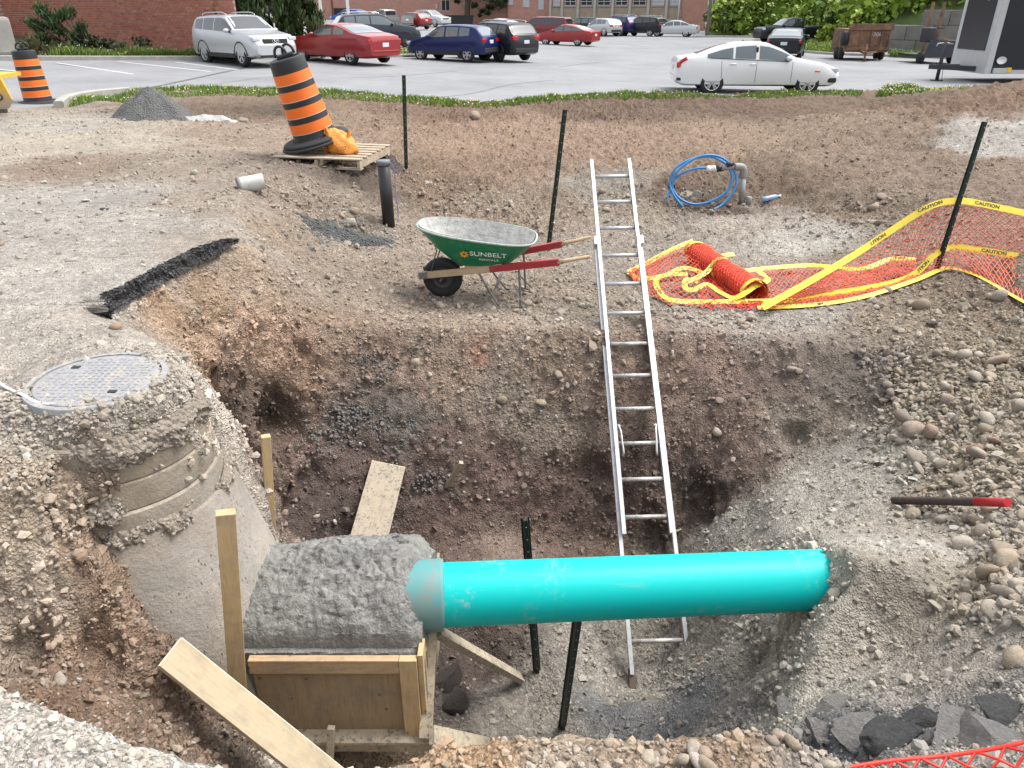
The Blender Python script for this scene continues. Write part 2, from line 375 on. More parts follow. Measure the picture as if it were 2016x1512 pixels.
# keep the broken asphalt edge sharp, smooth the rest
_edge = np.exp(-((XX+2.44)/.28)**4)*sstep(3.95, 4.1, YY)*(1-sstep(5.6, 5.75, YY))
Z1 = _sm*(1-_edge)+_s2*_edge
def ground(x, y, G=None):
    G = Z1 if G is None else G
    i = int(np.clip(np.searchsorted(GX, x)-1, 0, len(GX)-2)); j = int(np.clip(np.searchsorted(GY, y)-1, 0, len(GY)-2))
    u = (x-GX[i])/(GX[i+1]-GX[i]); v = (y-GY[j])/(GY[j+1]-GY[j])
    return float((G[j, i]*(1-u)+G[j, i+1]*u)*(1-v)+(G[j+1, i]*(1-u)+G[j+1, i+1]*u)*v)
def hit(px, py, t0=.8, t1=40):
    """where the sight line through a photo pixel meets the dug ground"""
    d = ray(px, py).normalized(); t = t0
    while t < t1:
        p = CAMP+d*t
        if ground(p.x, p.y) >= p.z: break
        t += max(.01, .004*t)
    return CAMP+d*(t-.006)
# ================================================================ soil colours, relief, ground mesh
def lin(c):
    return tuple(((x/255)/12.92 if x <= 10 else (((x/255)+.055)/1.055)**2.4) for x in c)
# (pixel that shows the spot, soil colour, reach in m, relief in m, pebbliness)
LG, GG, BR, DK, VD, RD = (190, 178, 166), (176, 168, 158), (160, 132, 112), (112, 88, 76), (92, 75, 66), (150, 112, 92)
SOIL = [
 (30, 290, (186, 174, 158), 2., .006, .3), (60, 400, (176, 170, 164), 1.5, .005, .4), (180, 470, (180, 173, 166), 1.2, .006, .5), (80, 560, (188, 181, 174), .8, .005, .5), (120, 650, (188, 178, 168), .6, .006, .5), (300, 480, (172, 160, 148), .8, .008, .6), (20, 740, (182, 172, 162), .5, .006, .5),
 (60, 250, (180, 172, 162), 1.5, .005, .2), (300, 330, (164, 148, 134), 1.4, .012, .6), (150, 330, (158, 136, 118), 1.0, .015, .5), (420, 400, (168, 152, 138), .9, .012, .7), (260, 270, (186, 174, 158), 1.5, .01, .3), (450, 270, (170, 148, 130), 1.6, .02, .5),
 (360, 520, (120, 112, 106), .12, .005, .5),
 (560, 320, (128, 112, 102), .6, .02, .6), (700, 345, (108, 94, 84), .5, .03, .5), (600, 400, (162, 144, 128), .8, .02, .9), (640, 520, (160, 142, 126), .7, .02, .8), (560, 470, (166, 146, 126), .6, .02, .7),
 (860, 360, (150, 124, 104), 1.0, .035, 1.), (960, 400, (158, 138, 120), .9, .03, 1.), (1000, 330, BR, 1.0, .03, .8), (850, 630, (170, 150, 132), .6, .018, .9), (980, 560, (166, 148, 132), .8, .018, .9), (1100, 620, (172, 156, 140), .6, .018, .9), (1250, 500, (164, 152, 140), .8, .018, .9), (1420, 640, (170, 158, 146), .5, .015, .9),
 (1600, 470, (188, 182, 174), .7, .012, .7), (1480, 440, (176, 164, 152), .7, .015, .8), (1560, 610, (172, 164, 156), .5, .012, .8), (1180, 360, (160, 150, 138), .7, .02, .9),
 (1330, 360, (122, 100, 86), .5, .03, .7), (1400, 400, (116, 98, 86), .5, .03, .8), (1530, 360, (134, 112, 94), .8, .035, .6), (1680, 400, (146, 126, 108), .8, .03, .9), (1760, 500, (156, 140, 124), .7, .02, 1.),
 (1000, 260, (168, 138, 116), 2.2, .03, .5), (1300, 270, (166, 138, 116), 2.2, .03, .5), (1600, 270, (160, 136, 116), 2.2, .035, .5), (1850, 320, (152, 130, 112), 1.6, .035, .6), (1980, 265, (188, 182, 176), .9, .015, .3), (1900, 285, (188, 182, 176), .5, .015, .3), (1500, 320, (140, 118, 100), 1.0, .035, .5), (700, 240, (158, 132, 112), 1.8, .03, .5), (860, 225, (140, 112, 94), 1.6, .035, .4),
 (1200, 220, (128, 104, 88), 1.6, .04, .4), (1450, 215, (124, 100, 84), 1.6, .04, .4), (1700, 212, (134, 110, 92), 1.6, .04, .4), (1960, 200, (150, 120, 100), 1.6, .06, .4), (400, 225, (128, 108, 92), 1.2, .03, .3), (560, 222, (110, 92, 78), 1.2, .03, .3),
 # left wall
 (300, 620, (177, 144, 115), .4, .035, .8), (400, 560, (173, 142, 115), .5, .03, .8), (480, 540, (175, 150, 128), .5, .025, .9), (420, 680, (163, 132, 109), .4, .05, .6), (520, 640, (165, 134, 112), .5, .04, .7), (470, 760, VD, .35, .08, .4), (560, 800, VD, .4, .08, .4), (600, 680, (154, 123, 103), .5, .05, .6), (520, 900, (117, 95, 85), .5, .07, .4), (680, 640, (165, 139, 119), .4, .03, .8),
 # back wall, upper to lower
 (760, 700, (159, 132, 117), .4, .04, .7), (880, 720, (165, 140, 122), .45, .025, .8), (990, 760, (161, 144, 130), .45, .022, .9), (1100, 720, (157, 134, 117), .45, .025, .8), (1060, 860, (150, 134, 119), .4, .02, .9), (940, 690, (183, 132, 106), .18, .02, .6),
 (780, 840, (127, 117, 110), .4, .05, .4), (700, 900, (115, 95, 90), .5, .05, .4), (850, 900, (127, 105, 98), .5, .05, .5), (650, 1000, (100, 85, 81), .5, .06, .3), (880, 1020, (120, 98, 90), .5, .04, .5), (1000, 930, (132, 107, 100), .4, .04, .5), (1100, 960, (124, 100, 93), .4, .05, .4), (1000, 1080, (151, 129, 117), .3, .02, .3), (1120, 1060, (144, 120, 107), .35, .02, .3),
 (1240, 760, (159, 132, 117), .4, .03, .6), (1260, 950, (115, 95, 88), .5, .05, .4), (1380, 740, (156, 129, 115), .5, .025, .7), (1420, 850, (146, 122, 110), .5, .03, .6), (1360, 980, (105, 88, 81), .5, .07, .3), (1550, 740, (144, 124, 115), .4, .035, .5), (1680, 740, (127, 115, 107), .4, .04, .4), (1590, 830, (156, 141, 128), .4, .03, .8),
 # right bank
 (1760, 640, (158, 142, 124), .5, .02, 1.), (1900, 620, (152, 134, 114), .6, .03, 1.), (1980, 720, (150, 134, 114), .6, .025, 1.), (1850, 800, (160, 144, 122), .5, .025, 1.), (1960, 900, (164, 148, 126), .5, .025, 1.), (1980, 580, (134, 114, 98), .4, .035, .8),
 # gravel slope
 (1700, 930, (174, 168, 159), .6, .012, .4), (1560, 1010, (176, 170, 161), .6, .012, .4), (1420, 1060, (170, 164, 155), .5, .014, .4), (1740, 1080, (188, 182, 173), .5, .014, .4), (1850, 1050, (172, 162, 149), .5, .012, .4), (1800, 1180, (164, 154, 141), .5, .012, .4), (1700, 1230, (172, 164, 153), .5, .012, .4), (1950, 1150, (166, 152, 133), .5, .02, .4), (1600, 1330, (168, 162, 153), .5, .015, .4), (1900, 1300, (164, 154, 145), .5, .02, .4), (1500, 1290, (160, 154, 145), .5, .014, .4),
 # floor
 (1300, 1220, (170, 162, 152), .5, .015, 1.), (1250, 1350, (168, 162, 154), .5, .015, 1.), (1000, 1380, (152, 144, 136), .4, .015, 1.), (1350, 1400, (124, 126, 130), .35, .015, .3), (1200, 1400, (124, 126, 130), .25, .015, .3), (950, 1300, (96, 82, 76), .4, .05, .4), (900, 1340, (80, 68, 64), .3, .06, .3), (1480, 1400, (128, 126, 126), .3, .02, .4),  # darkest spots: shade of the cave below the pipe put into the colour
 (1650, 1450, (116, 118, 122), .35, .03, .3), (1850, 1440, (140, 138, 138), .4, .03, .3), (1980, 1400, (150, 144, 140), .4, .03, .4),
 # left bank
 (60, 850, (166, 156, 144), .25, .02, .45), (330, 760, (170, 160, 150), .25, .015, .45), (250, 850, (160, 150, 140), .2, .02, .45), (50, 1000, (176, 156, 136), .35, .035, .45), (60, 1180, (180, 162, 144), .35, .03, .45), (160, 950, (128, 108, 94), .25, .05, .45), (200, 1130, (150, 122, 102), .35, .035, .45), (180, 1300, (150, 122, 102), .4, .035, .45), (300, 1400, (138, 112, 94), .4, .03, .45), (120, 1340, (140, 108, 88), .25, .04, .45), (380, 1350, (128, 104, 90), .3, .03, .5), (480, 1460, (112, 96, 86), .3, .02, .4),
 # near lip
 (40, 1440, (204, 196, 188), .5, .012, 1.), (250, 1490, (206, 198, 188), .4, .012, 1.), (560, 1508, (200, 190, 178), .3, .015, 1.), (780, 1495, (176, 148, 118), .2, .02, .7), (900, 1475, (186, 146, 108), .22, .02, .6), (1050, 1490, (176, 156, 136), .25, .02, 1.), (1060, 1500, (126, 112, 100), .06, .02, .6), (1250, 1470, (170, 146, 124), .3, .02, 1.), (1450, 1460, (164, 136, 112), .3, .025, 1.), (1600, 1500, (160, 148, 138), .3, .02, .9), (1800, 1490, (164, 158, 152), .3, .02, .7),
]
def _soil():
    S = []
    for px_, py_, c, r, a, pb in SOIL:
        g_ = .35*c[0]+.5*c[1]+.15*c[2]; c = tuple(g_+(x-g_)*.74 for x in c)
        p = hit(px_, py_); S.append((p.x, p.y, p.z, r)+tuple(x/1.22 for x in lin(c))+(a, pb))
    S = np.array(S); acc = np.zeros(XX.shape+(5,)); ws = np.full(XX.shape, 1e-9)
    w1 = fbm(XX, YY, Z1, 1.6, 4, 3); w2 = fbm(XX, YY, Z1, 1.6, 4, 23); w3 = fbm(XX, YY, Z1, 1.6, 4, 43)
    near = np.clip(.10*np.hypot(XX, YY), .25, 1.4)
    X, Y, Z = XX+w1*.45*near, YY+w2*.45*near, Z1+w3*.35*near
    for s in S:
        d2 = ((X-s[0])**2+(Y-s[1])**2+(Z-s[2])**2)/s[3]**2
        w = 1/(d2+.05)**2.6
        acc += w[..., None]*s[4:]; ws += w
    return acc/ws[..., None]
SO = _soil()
zx = np.gradient(Z1, GX, axis=1); zy = np.gradient(Z1, GY, axis=0); nl = np.sqrt(zx**2+zy**2+1)
NX, NY, NZ = -zx/nl, -zy/nl, 1/nl
amp = SO[..., 3]
n1 = fbm(XX, YY, Z1, 2.2, 4, 101); n2 = fbm(XX, YY, Z1, 9., 3, 131, .55); n3 = fbm(XX, YY, Z1, 26., 2, 161)
rid = fbm(XX, YY, Z1, 5., 3, 181, .5, True)
steep = sstep(.35, .85, 1-NZ)
far_ = sstep(7, 10, YY)
streak = fbm(XX*1.0, YY*.7, Z1*.12, 4.5, 3, 211)
disp = amp*(n1*1.3 + n2*(.9+.9*far_) + n3*(.55+.9*far_) - sstep(.1, .9, rid)*.6) + steep*(amp*1.5*n1+.02*streak+.026*n2+.018*n3+.045*(np.abs(fbm(XX, YY, Z1, 6.5, 3, 231, .55))-.2))
# caves and hollows in the walls, ruts on the dirt field
def blob(px_, py_, rx, dep):
    p = hit(px_, py_); return -dep*np.exp(-(((XX-p.x)**2+(YY-p.y)**2+(Z1-p.z)**2)/rx**2)**1.5)
for a in [(530, 800, .24, .18), (490, 740, .2, .14), (560, 850, .2, .14), (430, 615, .12, .14), (400, 640, .1, .1), (1160, 930, .14, .1), (1370, 990, .2, .06), (160, 980, .22, .1), (130, 1390, .1, .1), (60, 1280, .08, .07), (620, 960, .2, .1), (560, 1020, .2, .12), (1560, 855, .1, .1), (1700, 690, .2, .05), (930, 1290, .25, .15)]:
    disp += blob(*a)
for (x0, y0), (x1, y1), wdt in [((960, 238), (1420, 252), .28), ((1400, 262), (1990, 276), .35), ((1100, 275), (1700, 296), .4)]:
    a, b = hit(x0, y0), hit(x1, y1); dx, dy = b.x-a.x, b.y-a.y; L = math.hypot(dx, dy); dx /= L; dy /= L
    u = (XX-a.x)*dx+(YY-a.y)*dy; v = -(XX-a.x)*dy+(YY-a.y)*dx
    m = np.exp(-(v/wdt)**4)*sstep(-.5, .5, u)*(1-sstep(L-.5, L+.5, u))*(.6+.4*n1)
    disp += m*(-.035+.045*np.abs(((u/.32+np.abs(v)*.9) % 1)-.5)*2)
PV = np.stack([XX+NX*disp, YY+NY*disp, Z1+NZ*disp], -1)
ZD = _blur(Z1+disp/np.maximum(NZ, .35), 1)
del n2, rid
me = np_mesh('ground', PV.reshape(-1, 3), np.stack([(jj := np.arange((len(GY)-1)*(len(GX)-1))//(len(GX)-1)*len(GX)+np.arange((len(GY)-1)*(len(GX)-1)) % (len(GX)-1)), jj+1, jj+1+len(GX), jj+len(GX)], -1), True)
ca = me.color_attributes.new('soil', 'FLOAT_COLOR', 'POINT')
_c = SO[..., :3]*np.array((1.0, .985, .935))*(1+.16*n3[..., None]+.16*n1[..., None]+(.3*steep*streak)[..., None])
_c = _c*(1+.35*sstep(.1, .7, steep)[..., None])  # steep walls lightened in colour, making up for weak light in the pit
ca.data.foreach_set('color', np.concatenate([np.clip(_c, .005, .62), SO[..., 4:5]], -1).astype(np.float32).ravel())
t = NT('soil'); at = t.node('ShaderNodeAttribute', attribute_name='soil'); co = t.coord('Object')
v1 = t.voro(34, vec=co); v2 = t.voro(85, vec=co); big = t.noise(7, 5, .65); fine = t.noise(160, 3, .7); mid = t.noise(28, 4, .7)
pebA = t.ramp(v1.outputs['Color'], [(0, .72), (.5, .98), (.8, 1.1), (1, 1.5)])
pebB = t.ramp(v2.outputs['Color'], [(0, .7), (.6, 1.0), (1, 1.4)])
c = t.mix(1, at.outputs['Color'], t.ramp(big, [(.25, .74), (.5, 1.0), (.75, 1.22)]), 'MULTIPLY')
c = t.mix(at.outputs['Alpha'], c, t.mix(1, t.mix(1, c, pebA, 'MULTIPLY'), pebB, 'MULTIPLY'))
c = t.mix(.9, c, t.ramp(mid, [(.3, .72), (.55, 1.02), (.75, 1.2)]), 'MULTIPLY')
gapA = t.math('SUBTRACT', 1., v1.outputs['Distance']); gapB = t.math('SUBTRACT', 1., v2.outputs['Distance'])
h = t.math('ADD', t.math('ADD', t.math('MULTIPLY', gapA, t.math('MULTIPLY', at.outputs['Alpha'], 1.1)), t.math('MULTIPLY', gapB, .55)), t.math('ADD', t.math('MULTIPLY', mid, 1.2), t.math('MULTIPLY', fine, .35)))
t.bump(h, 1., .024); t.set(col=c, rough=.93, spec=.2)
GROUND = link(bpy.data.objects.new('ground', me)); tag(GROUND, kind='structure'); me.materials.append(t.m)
MAT_SOIL = t.m
# ================================================================ stones
def stone_mesh(name, seed, sub=2):
    bm = bmesh.new(); bmesh.ops.create_icosphere(bm, subdivisions=sub, radius=1)
    r = random.Random(seed); ax = [r.uniform(.75, 1.25), r.uniform(.7, 1.1), r.uniform(.5, .8)]
    cuts = [(Vector((r.gauss(0, 1), r.gauss(0, 1), r.gauss(0, 1))).normalized(), r.uniform(.42, .85)) for _ in range(8)]
    for v in bm.verts:
        for n_, d_ in cuts:
            k = v.co.dot(n_)
            if k > d_: v.co -= n_*(k-d_)*.75
        v.co *= 1+.05*math.sin(v.co.x*5+seed)+.05*math.cos(v.co.y*4+seed*2)
        v.co = Vector((v.co.x*ax[0], v.co.y*ax[1], v.co.z*ax[2]))
    me = bpy.data.meshes.new(name); bm.to_mesh(me); bm.free(); me.polygons.foreach_set('use_smooth', [True]*len(me.polygons)); return me
t = NT('stone'); oi = t.node('ShaderNodeObjectInfo')
c = t.ramp(oi.outputs['Random'], [(0, (.26, .21, .155)), (.2, (.33, .27, .20)), (.4, (.37, .32, .255)), (.55, (.24, .20, .165)), (.7, (.40, .36, .30)), (.85, (.31, .26, .215)), (.95, (.29, .20, .14)), (1, (.46, .43, .39))])
c = t.mix(.8, c, t.ramp(t.noise(3.5, 6, .7), [(.3, .68), (.55, 1.), (.8, 1.25)]), 'MULTIPLY'); t.set(col=c, rough=.88, spec=.25); t.bump(t.noise(9, 5, .65), .35, .05); MAT_STONE = t.m
t = NT('gravel'); at = t.node('ShaderNodeAttribute', attribute_name='tone')
c = t.mix(.8, at.outputs['Color'], t.ramp(t.noise(120, 4, .7), [(.3, .7), (.6, 1.05), (.8, 1.2)]), 'MULTIPLY'); t.set(col=c, rough=.9, spec=.25); MAT_GRAVEL = t.m
ST_BIG = [stone_mesh('stone_big', i, 2) for i in range(7)]; ST_SML = [stone_mesh('stone_small', 20+i, 1) for i in range(8)]
for m in ST_BIG+ST_SML: m.materials.append(MAT_STONE)
def put_stone(p, r, n=(0, 0, 1), sink=.35, big=True, seed=None):
    rr = random.Random(seed if seed is not None else random.random())
    o = bpy.data.objects.new('stone', rr.choice(ST_BIG if big else ST_SML)); link(o, GROUND)
    n = Vector(n); o.location = Vector(p)+n*(r*.6*(1-sink)-r*.12)
    q = n.to_track_quat('Z', 'Y').to_euler(); o.rotation_euler = (q.x+rr.uniform(-.35, .35), q.y+rr.uniform(-.35, .35), rr.uniform(0, 6.28))
    k = rr.uniform(.85, 1.15); o.scale = (r*k, r/k, r*rr.uniform(.85, 1.15)); return o
# candidate spots: visible part of the displaced grid
fx = PV.reshape(-1, 3); dist = np.linalg.norm(fx-np.array(CAMP), axis=1)
zc = fx[:, 1]*math.cos(TILT)-(fx[:, 2]-CAM_Z)*math.sin(TILT); yc = fx[:, 1]*math.sin(TILT)+(fx[:, 2]-CAM_Z)*math.cos(TILT)
UU = CX+F_PX*fx[:, 0]/np.maximum(zc, .05); VV = CY-F_PX*yc/np.maximum(zc, .05)
vis = (zc > .6) & (UU > -300) & (UU < 2350) & (VV > 215) & (VV < 1580) & (fx[:, 1] > .7)
nrm = np.stack([NX, NY, NZ], -1).reshape(-1, 3)
toc = np.array(CAMP)-fx; facing = (nrm*toc).sum(1)/dist
vis &= facing > .03
area = (np.gradient(GX)[None, :]*np.gradient(GY)[:, None]/np.maximum(NZ, .25)).ravel()
peb = SO[..., 4].ravel(); cand = np.nonzero(vis)[0]
# grass verge and road stay clear of big stones; cobble bank gets many
def zone(px_, py_, r):
    p = hit(px_, py_); return np.exp(-(((fx[:, 0]-p.x)**2+(fx[:, 1]-p.y)**2+(fx[:, 2]-p.z)**2)/r**2)**2)
cob = np.zeros(len(fx))
for a in [(1790, 830, .32), (1830, 780, .35), (1880, 880, .42), (1960, 960, .42), (2010, 1020, .3), (1990, 1160, .3), (1920, 740, .45), (1990, 820, .45), (2010, 1100, .2), (1790, 720, .3), (2160, 900, .4)]: cob = np.maximum(cob, zone(*a))
bench = np.zeros(len(fx))
for a in [(880, 390, .8), (960, 430, .8), (1000, 600, .9), (1150, 610, .8), (1420, 640, .8), (1850, 600, .9), (1700, 430, .8), (1240, 400, .7), (1900, 660, .8), (640, 420, .7), (1380, 390, .6)]: bench = np.maximum(bench, zone(*a))
lipz = np.zeros(len(fx))
for a in [(1250, 1470, .3), (1450, 1460, .3), (1050, 1490, .25), (1350, 1490, .3)]: lipz = np.maximum(lipz, zone(*a))
def pick(w, n):
    w = w[cand]*area[cand]; w = w/w.sum(); return cand[RNG.choice(len(cand), n, replace=False, p=w)]
spots = [(i, r, 0) for i, r in zip(pick(cob, 130), RNG.lognormal(math.log(.034), .42, 130))]
spots += [(i, r, 1) for i, r in zip(pick(bench*peb, 85), RNG.lognormal(math.log(.038), .38, 85))]
spots += [(i, r, 2) for i, r in zip(pick(lipz, 14), RNG.lognormal(math.log(.015), .35, 14))]
spots += [(i, r, 3) for i, r in zip(pick(peb*(1-cob)*(dist < 7), 28), RNG.lognormal(math.log(.026), .3, 28))]
for i, r, k in spots: put_stone(fx[i], min(r, .1), nrm[i], .35 if k else .15, r*F_PX/dist[i] > 9, int(i))
# stones one can point at in the photograph
for px_, py_, r in [(960, 605, .055), (1040, 598, .045), (1160, 605, .045), (700, 420, .085), (690, 440, .075), (858, 408, .085), (1330, 610, .05), (1480, 630, .06), (1810, 605, .09), (1100, 742, .065), (1065, 795, .055), (988, 790, .05), (818, 718, .05), (846, 740, .04), (1862, 790, .07), (1800, 855, .09), (1800, 905, .085), (1850, 918, .06), (1862, 762, .055), (1950, 745, .05), (1720, 410, .085), (1715, 440, .055), (1560, 730, .05), (1570, 732, .04), (1410, 852, .05), (1975, 1090, .075), (1890, 1075, .07), (1998, 1300, .06), (1365, 1480, .028), (1388, 1486, .026), (1370, 1502, .026), (1392, 1508, .03), (1345, 1495, .02), (1560, 1468, .03), (935, 232, .14), (480, 240, .1), (384, 342, .06), (378, 352, .04)]:
    p = hit(px_, py_); put_stone(p, r, (0, -.2, .98), .3, True, px_*7+py_)
# ---------- the countless rest: one gravel part
def gravel():
    ico = bmesh.new(); bmesh.ops.create_icosphere(ico, subdivisions=1, radius=1); bv = np.array([v.co for v in ico.verts]); bf = np.array([[v.index for v in f.verts] for f in ico.faces]); ico.free()
    base = []
    for k in range(10):
        r = np.random.default_rng(k); v = bv*(1+.22*r.standard_normal((len(bv), 1)))*np.array((r.uniform(.8, 1.3), r.uniform(.7, 1.1), r.uniform(.5, .8))); base.append(v)
    base = np.array(base); out = []
    def batch(w, n, med, sig, lo, hi):
        i = pick(w, n); r = np.clip(RNG.lognormal(math.log(med), sig, n), lo, hi); out.append((i, r))
    near = np.clip(2.2/np.maximum(dist, 1), 0, 1)**2
    batch(peb*near*(1-.7*cob), 13500, .0062, .45, .003, .018)
    batch(peb*np.clip(dist/6, .3, 1)*(dist < 11), 5500, .0125, .45, .006, .035)
    batch(cob, 3800, .016, .45, .007, .035)
    batch((lipz*3+zone(40, 1440, .7)+zone(250, 1490, .6)+zone(560, 1508, .4)+zone(1050, 1490, .3)+.4*zone(1600, 1500, .5))*peb, 8500, .0056, .45, .0025, .016)
    batch(zone(330, 770, .3)+zone(120, 830, .25)+zone(230, 830, .2), 1500, .0085, .45, .004, .024)
    batch(bench*peb, 2600, .0145, .5, .007, .045)
    wallw = (steep.ravel()+.15)*(1-peb*.5)*(dist < 8)*(fx[:, 2] < -.1)
    batch(wallw, 11000, .010, .45, .005, .03); nw = 11000
    batch((dist > 7)*(dist < 18)*(1-.5*peb)*np.clip(dist/9, .5, 2), 6000, .015, .4, .008, .035); nw += 6000
    i = np.concatenate([a for a, _ in out]); r = np.concatenate([a for _, a in out]); n = len(i)
    q = RNG.standard_normal((n, 4)); q[:, 1:3] *= .45; q /= np.linalg.norm(q, axis=1)[:, None]; w_, x_, y_, z_ = q.T[0], q.T[1], q.T[2], q.T[3]
    R = np.stack([np.stack([1-2*(y_*y_+z_*z_), 2*(x_*y_-z_*w_), 2*(x_*z_+y_*w_)], -1), np.stack([2*(x_*y_+z_*w_), 1-2*(x_*x_+z_*z_), 2*(y_*z_-x_*w_)], -1), np.stack([2*(x_*z_-y_*w_), 2*(y_*z_+x_*w_), 1-2*(x_*x_+y_*y_)], -1)], 1)
    jit = RNG.uniform(-.5, .5, (n, 2))*np.minimum(area[i]**.5, .06)[:, None]
    P = fx[i]+nrm[i]*(r*.22)[:, None]; P[:, :2] += jit
    P[:, 2] -= (jit*np.stack([nrm[i, 0], nrm[i, 1]], -1)).sum(1)/np.maximum(nrm[i, 2], .3)
    V = np.einsum('nij,nkj->nki', R, base[RNG.integers(0, 10, n)])*r[:, None, None]+P[:, None, :]
    Fc = bf[None]+(np.arange(n)*len(bv))[:, None, None]
    me = np_mesh('gravel', V.reshape(-1, 3), Fc.reshape(-1, 3), False)
    soil = np.clip(_c.reshape(-1, 3)[i], .02, .55); tone = np.array([(.29, .25, .195), (.37, .34, .285), (.26, .23, .19), (.42, .405, .37), (.21, .185, .155), (.31, .262, .20)])[RNG.integers(0, 6, n)]
    mixf = RNG.uniform(.08, .75, (n, 1)); mixf[-nw:] *= .22; colr = soil*1.05*(1-mixf)+tone*mixf*RNG.uniform(.75, 1.2, (n, 1))
    ca = me.color_attributes.new('tone', 'FLOAT_COLOR', 'POINT')
    ca.data.foreach_set('color', np.concatenate([np.repeat(colr, len(bv), 0), np.ones((n*len(bv), 1))], 1).astype(np.float32).ravel())
    o = link(bpy.data.objects.new('gravel', me), GROUND); tag(o, kind='stuff'); me.materials.append(MAT_GRAVEL)
gravel()
def top(px_, py_):                # the finished surface under a photo pixel
    p = hit(px_, py_); return Vector((p.x, p.y, ground(p.x, p.y, ZD)))
def gz(x, y): return ground(x, y, ZD)

# ================================================================ broken asphalt edge of the road
def asphalt_slab():
    E = smooth_path_([(-2.36, 4.02), (-2.42, 4.09), (-2.51, 4.22), (-2.47, 4.48), (-2.45, 4.78), (-2.42, 5.08), (-2.37, 5.38), (-2.28, 5.62), (-2.2, 5.76)], 14)
    r = random.Random(4); n = len(E); vs = []; rows = 9
    for i, (x, y) in enumerate(E):
        k = i/(n-1); th = .115*min(1, k*7)*min(1, (1-k)*5)+.012; j = r.uniform(-.012, .012)
        top_ = ground(x-.06, y)+.012
        for u in (-.75, -.5, -.25, -.08): vs.append((x+u+j*(.3 if u > -.3 else 0), y+(.0 if u < -.2 else j), ground(x+u, y, ZD)-.03*(1-min(1, k*12)*min(1, (1-k)*10))+(-.02 if u < -.7 else .006 if u < -.3 else .012)))
        for q, dx in ((0, .0), (.33, .008), (.66, .0), (1, .012), (1.25, -.12)): vs.append((x+.05+dx+j+r.uniform(-.01, .01), y+r.uniform(-.008, .008), top_-th*q-(.004 if q == 0 else 0)+r.uniform(-.004, .004)))
    f1 = [(i*rows+k, i*rows+k+1, (i+1)*rows+k+1, (i+1)*rows+k) for i in range(n-1) for k in range(4)]
    f2 = [(i*rows+k, i*rows+k+1, (i+1)*rows+k+1, (i+1)*rows+k) for i in range(n-1) for k in range(4, 8)]
    t = NT('dusty_asphalt'); nn = t.noise(9, 6, .7); sp = t.noise(120, 3, .8); c = t.ramp(nn, [(.3, (.30, .275, .25)), (.6, (.35, .325, .295)), (.8, (.27, .24, .21))])
    t.set(col=t.mix(.8, c, t.ramp(sp, [(.35, .7), (.65, 1.15)]), 'MULTIPLY'), rough=.95, spec=.2); t.bump(sp, .5, .006)
    b = MB(); b.add(vs, f1, True); o = b.build('road_slab', MAT_SOIL); tag(o, kind='structure')
    ca = o.data.color_attributes.new('soil', 'FLOAT_COLOR', 'POINT')
    ca.data.foreach_set('color', np.array([list(_c[min(np.searchsorted(GY, v[1]), len(GY)-1), min(np.searchsorted(GX, v[0]-.15), len(GX)-1)])+[.5] for v in vs], np.float32).ravel())
    t = NT('raw_asphalt'); v = t.voro(70); t.set(col=t.ramp(v.outputs['Color'], [(0, (.010, .010, .011)), (.6, (.022, .022, .025)), (.9, (.07, .07, .075))]), rough=.6); t.bump(v.outputs['Distance'], .8, .012)
    b = MB(); b.add(vs, f2, False); b.build('broken_edge', t.m, o)
def smooth_path_(P, n):
    P = [Vector(p) for p in P]; out = []
    for i in range(len(P)-1):
        p0, p1, p2, p3 = P[max(i-1, 0)], P[i], P[i+1], P[min(i+2, len(P)-1)]
        for k in range(n):
            t_ = k/n; out.append(.5*((2*p1)+(p2-p0)*t_+(2*p0-5*p1+4*p2-p3)*t_*t_+(3*p1-p0-3*p2+p3)*t_**3))
    return out+[P[-1]]
asphalt_slab()
# ================================================================ materials for the near things
def wood(name, c1, c2, dirt=.25, axis=1, speck=0.):
    t = NT(name); mp = t.node('ShaderNodeMapping'); t.lk(t.coord('Object'), mp.inputs[0])
    sc = [22, 22, 22]; sc[axis] = 2.2; mp.inputs['Scale'].default_value = sc
    g1 = t.noise(1.6, 6, .6, mp.outputs[0], 1.2); c = t.ramp(g1, [(.3, c1), (.5, c2), (.62, c1), (.75, c2)])
    kn = t.voro(11); c = t.mix(t.ramp(kn.outputs['Distance'], [(.05, .8), (.13, 0.)]), c, tuple(x*.32 for x in c1))
    n = t.noise(7, 5, .7); c = t.mix(t.ramp(n, [(.46, 0.), (.72, min(1., dirt*1.7))]), c, (.16, .14, .12))
    if speck: c = t.mix(t.math('MULTIPLY', t.ramp(t.noise(38, 4, .75), [(.56, 0.), (.6, 1.)]), speck), c, (.13, .13, .125))
    t.set(col=c, rough=.75, spec=.3); t.bump(g1, .25, .002); return t.m
M_PINE = wood('pine', (.42, .29, .15), (.50, .37, .21), .2, 2)
M_PINE_Y = wood('pine_board', (.56, .40, .20), (.66, .50, .28), .2, 1, .0)
M_PINE_DIRTY = wood('pine_splashed', (.38, .315, .225), (.45, .39, .29), .4, 1, .8)
M_PLY = wood('plywood', (.27, .195, .115), (.33, .25, .155), .4, 2)
M_PLY_L = wood('plywood_light', (.33, .265, .17), (.38, .315, .215), .3, 1)
M_PLY_EDGE = simple('plywood_edge', (.66, .58, .44), .8, var=.2, scale=60)
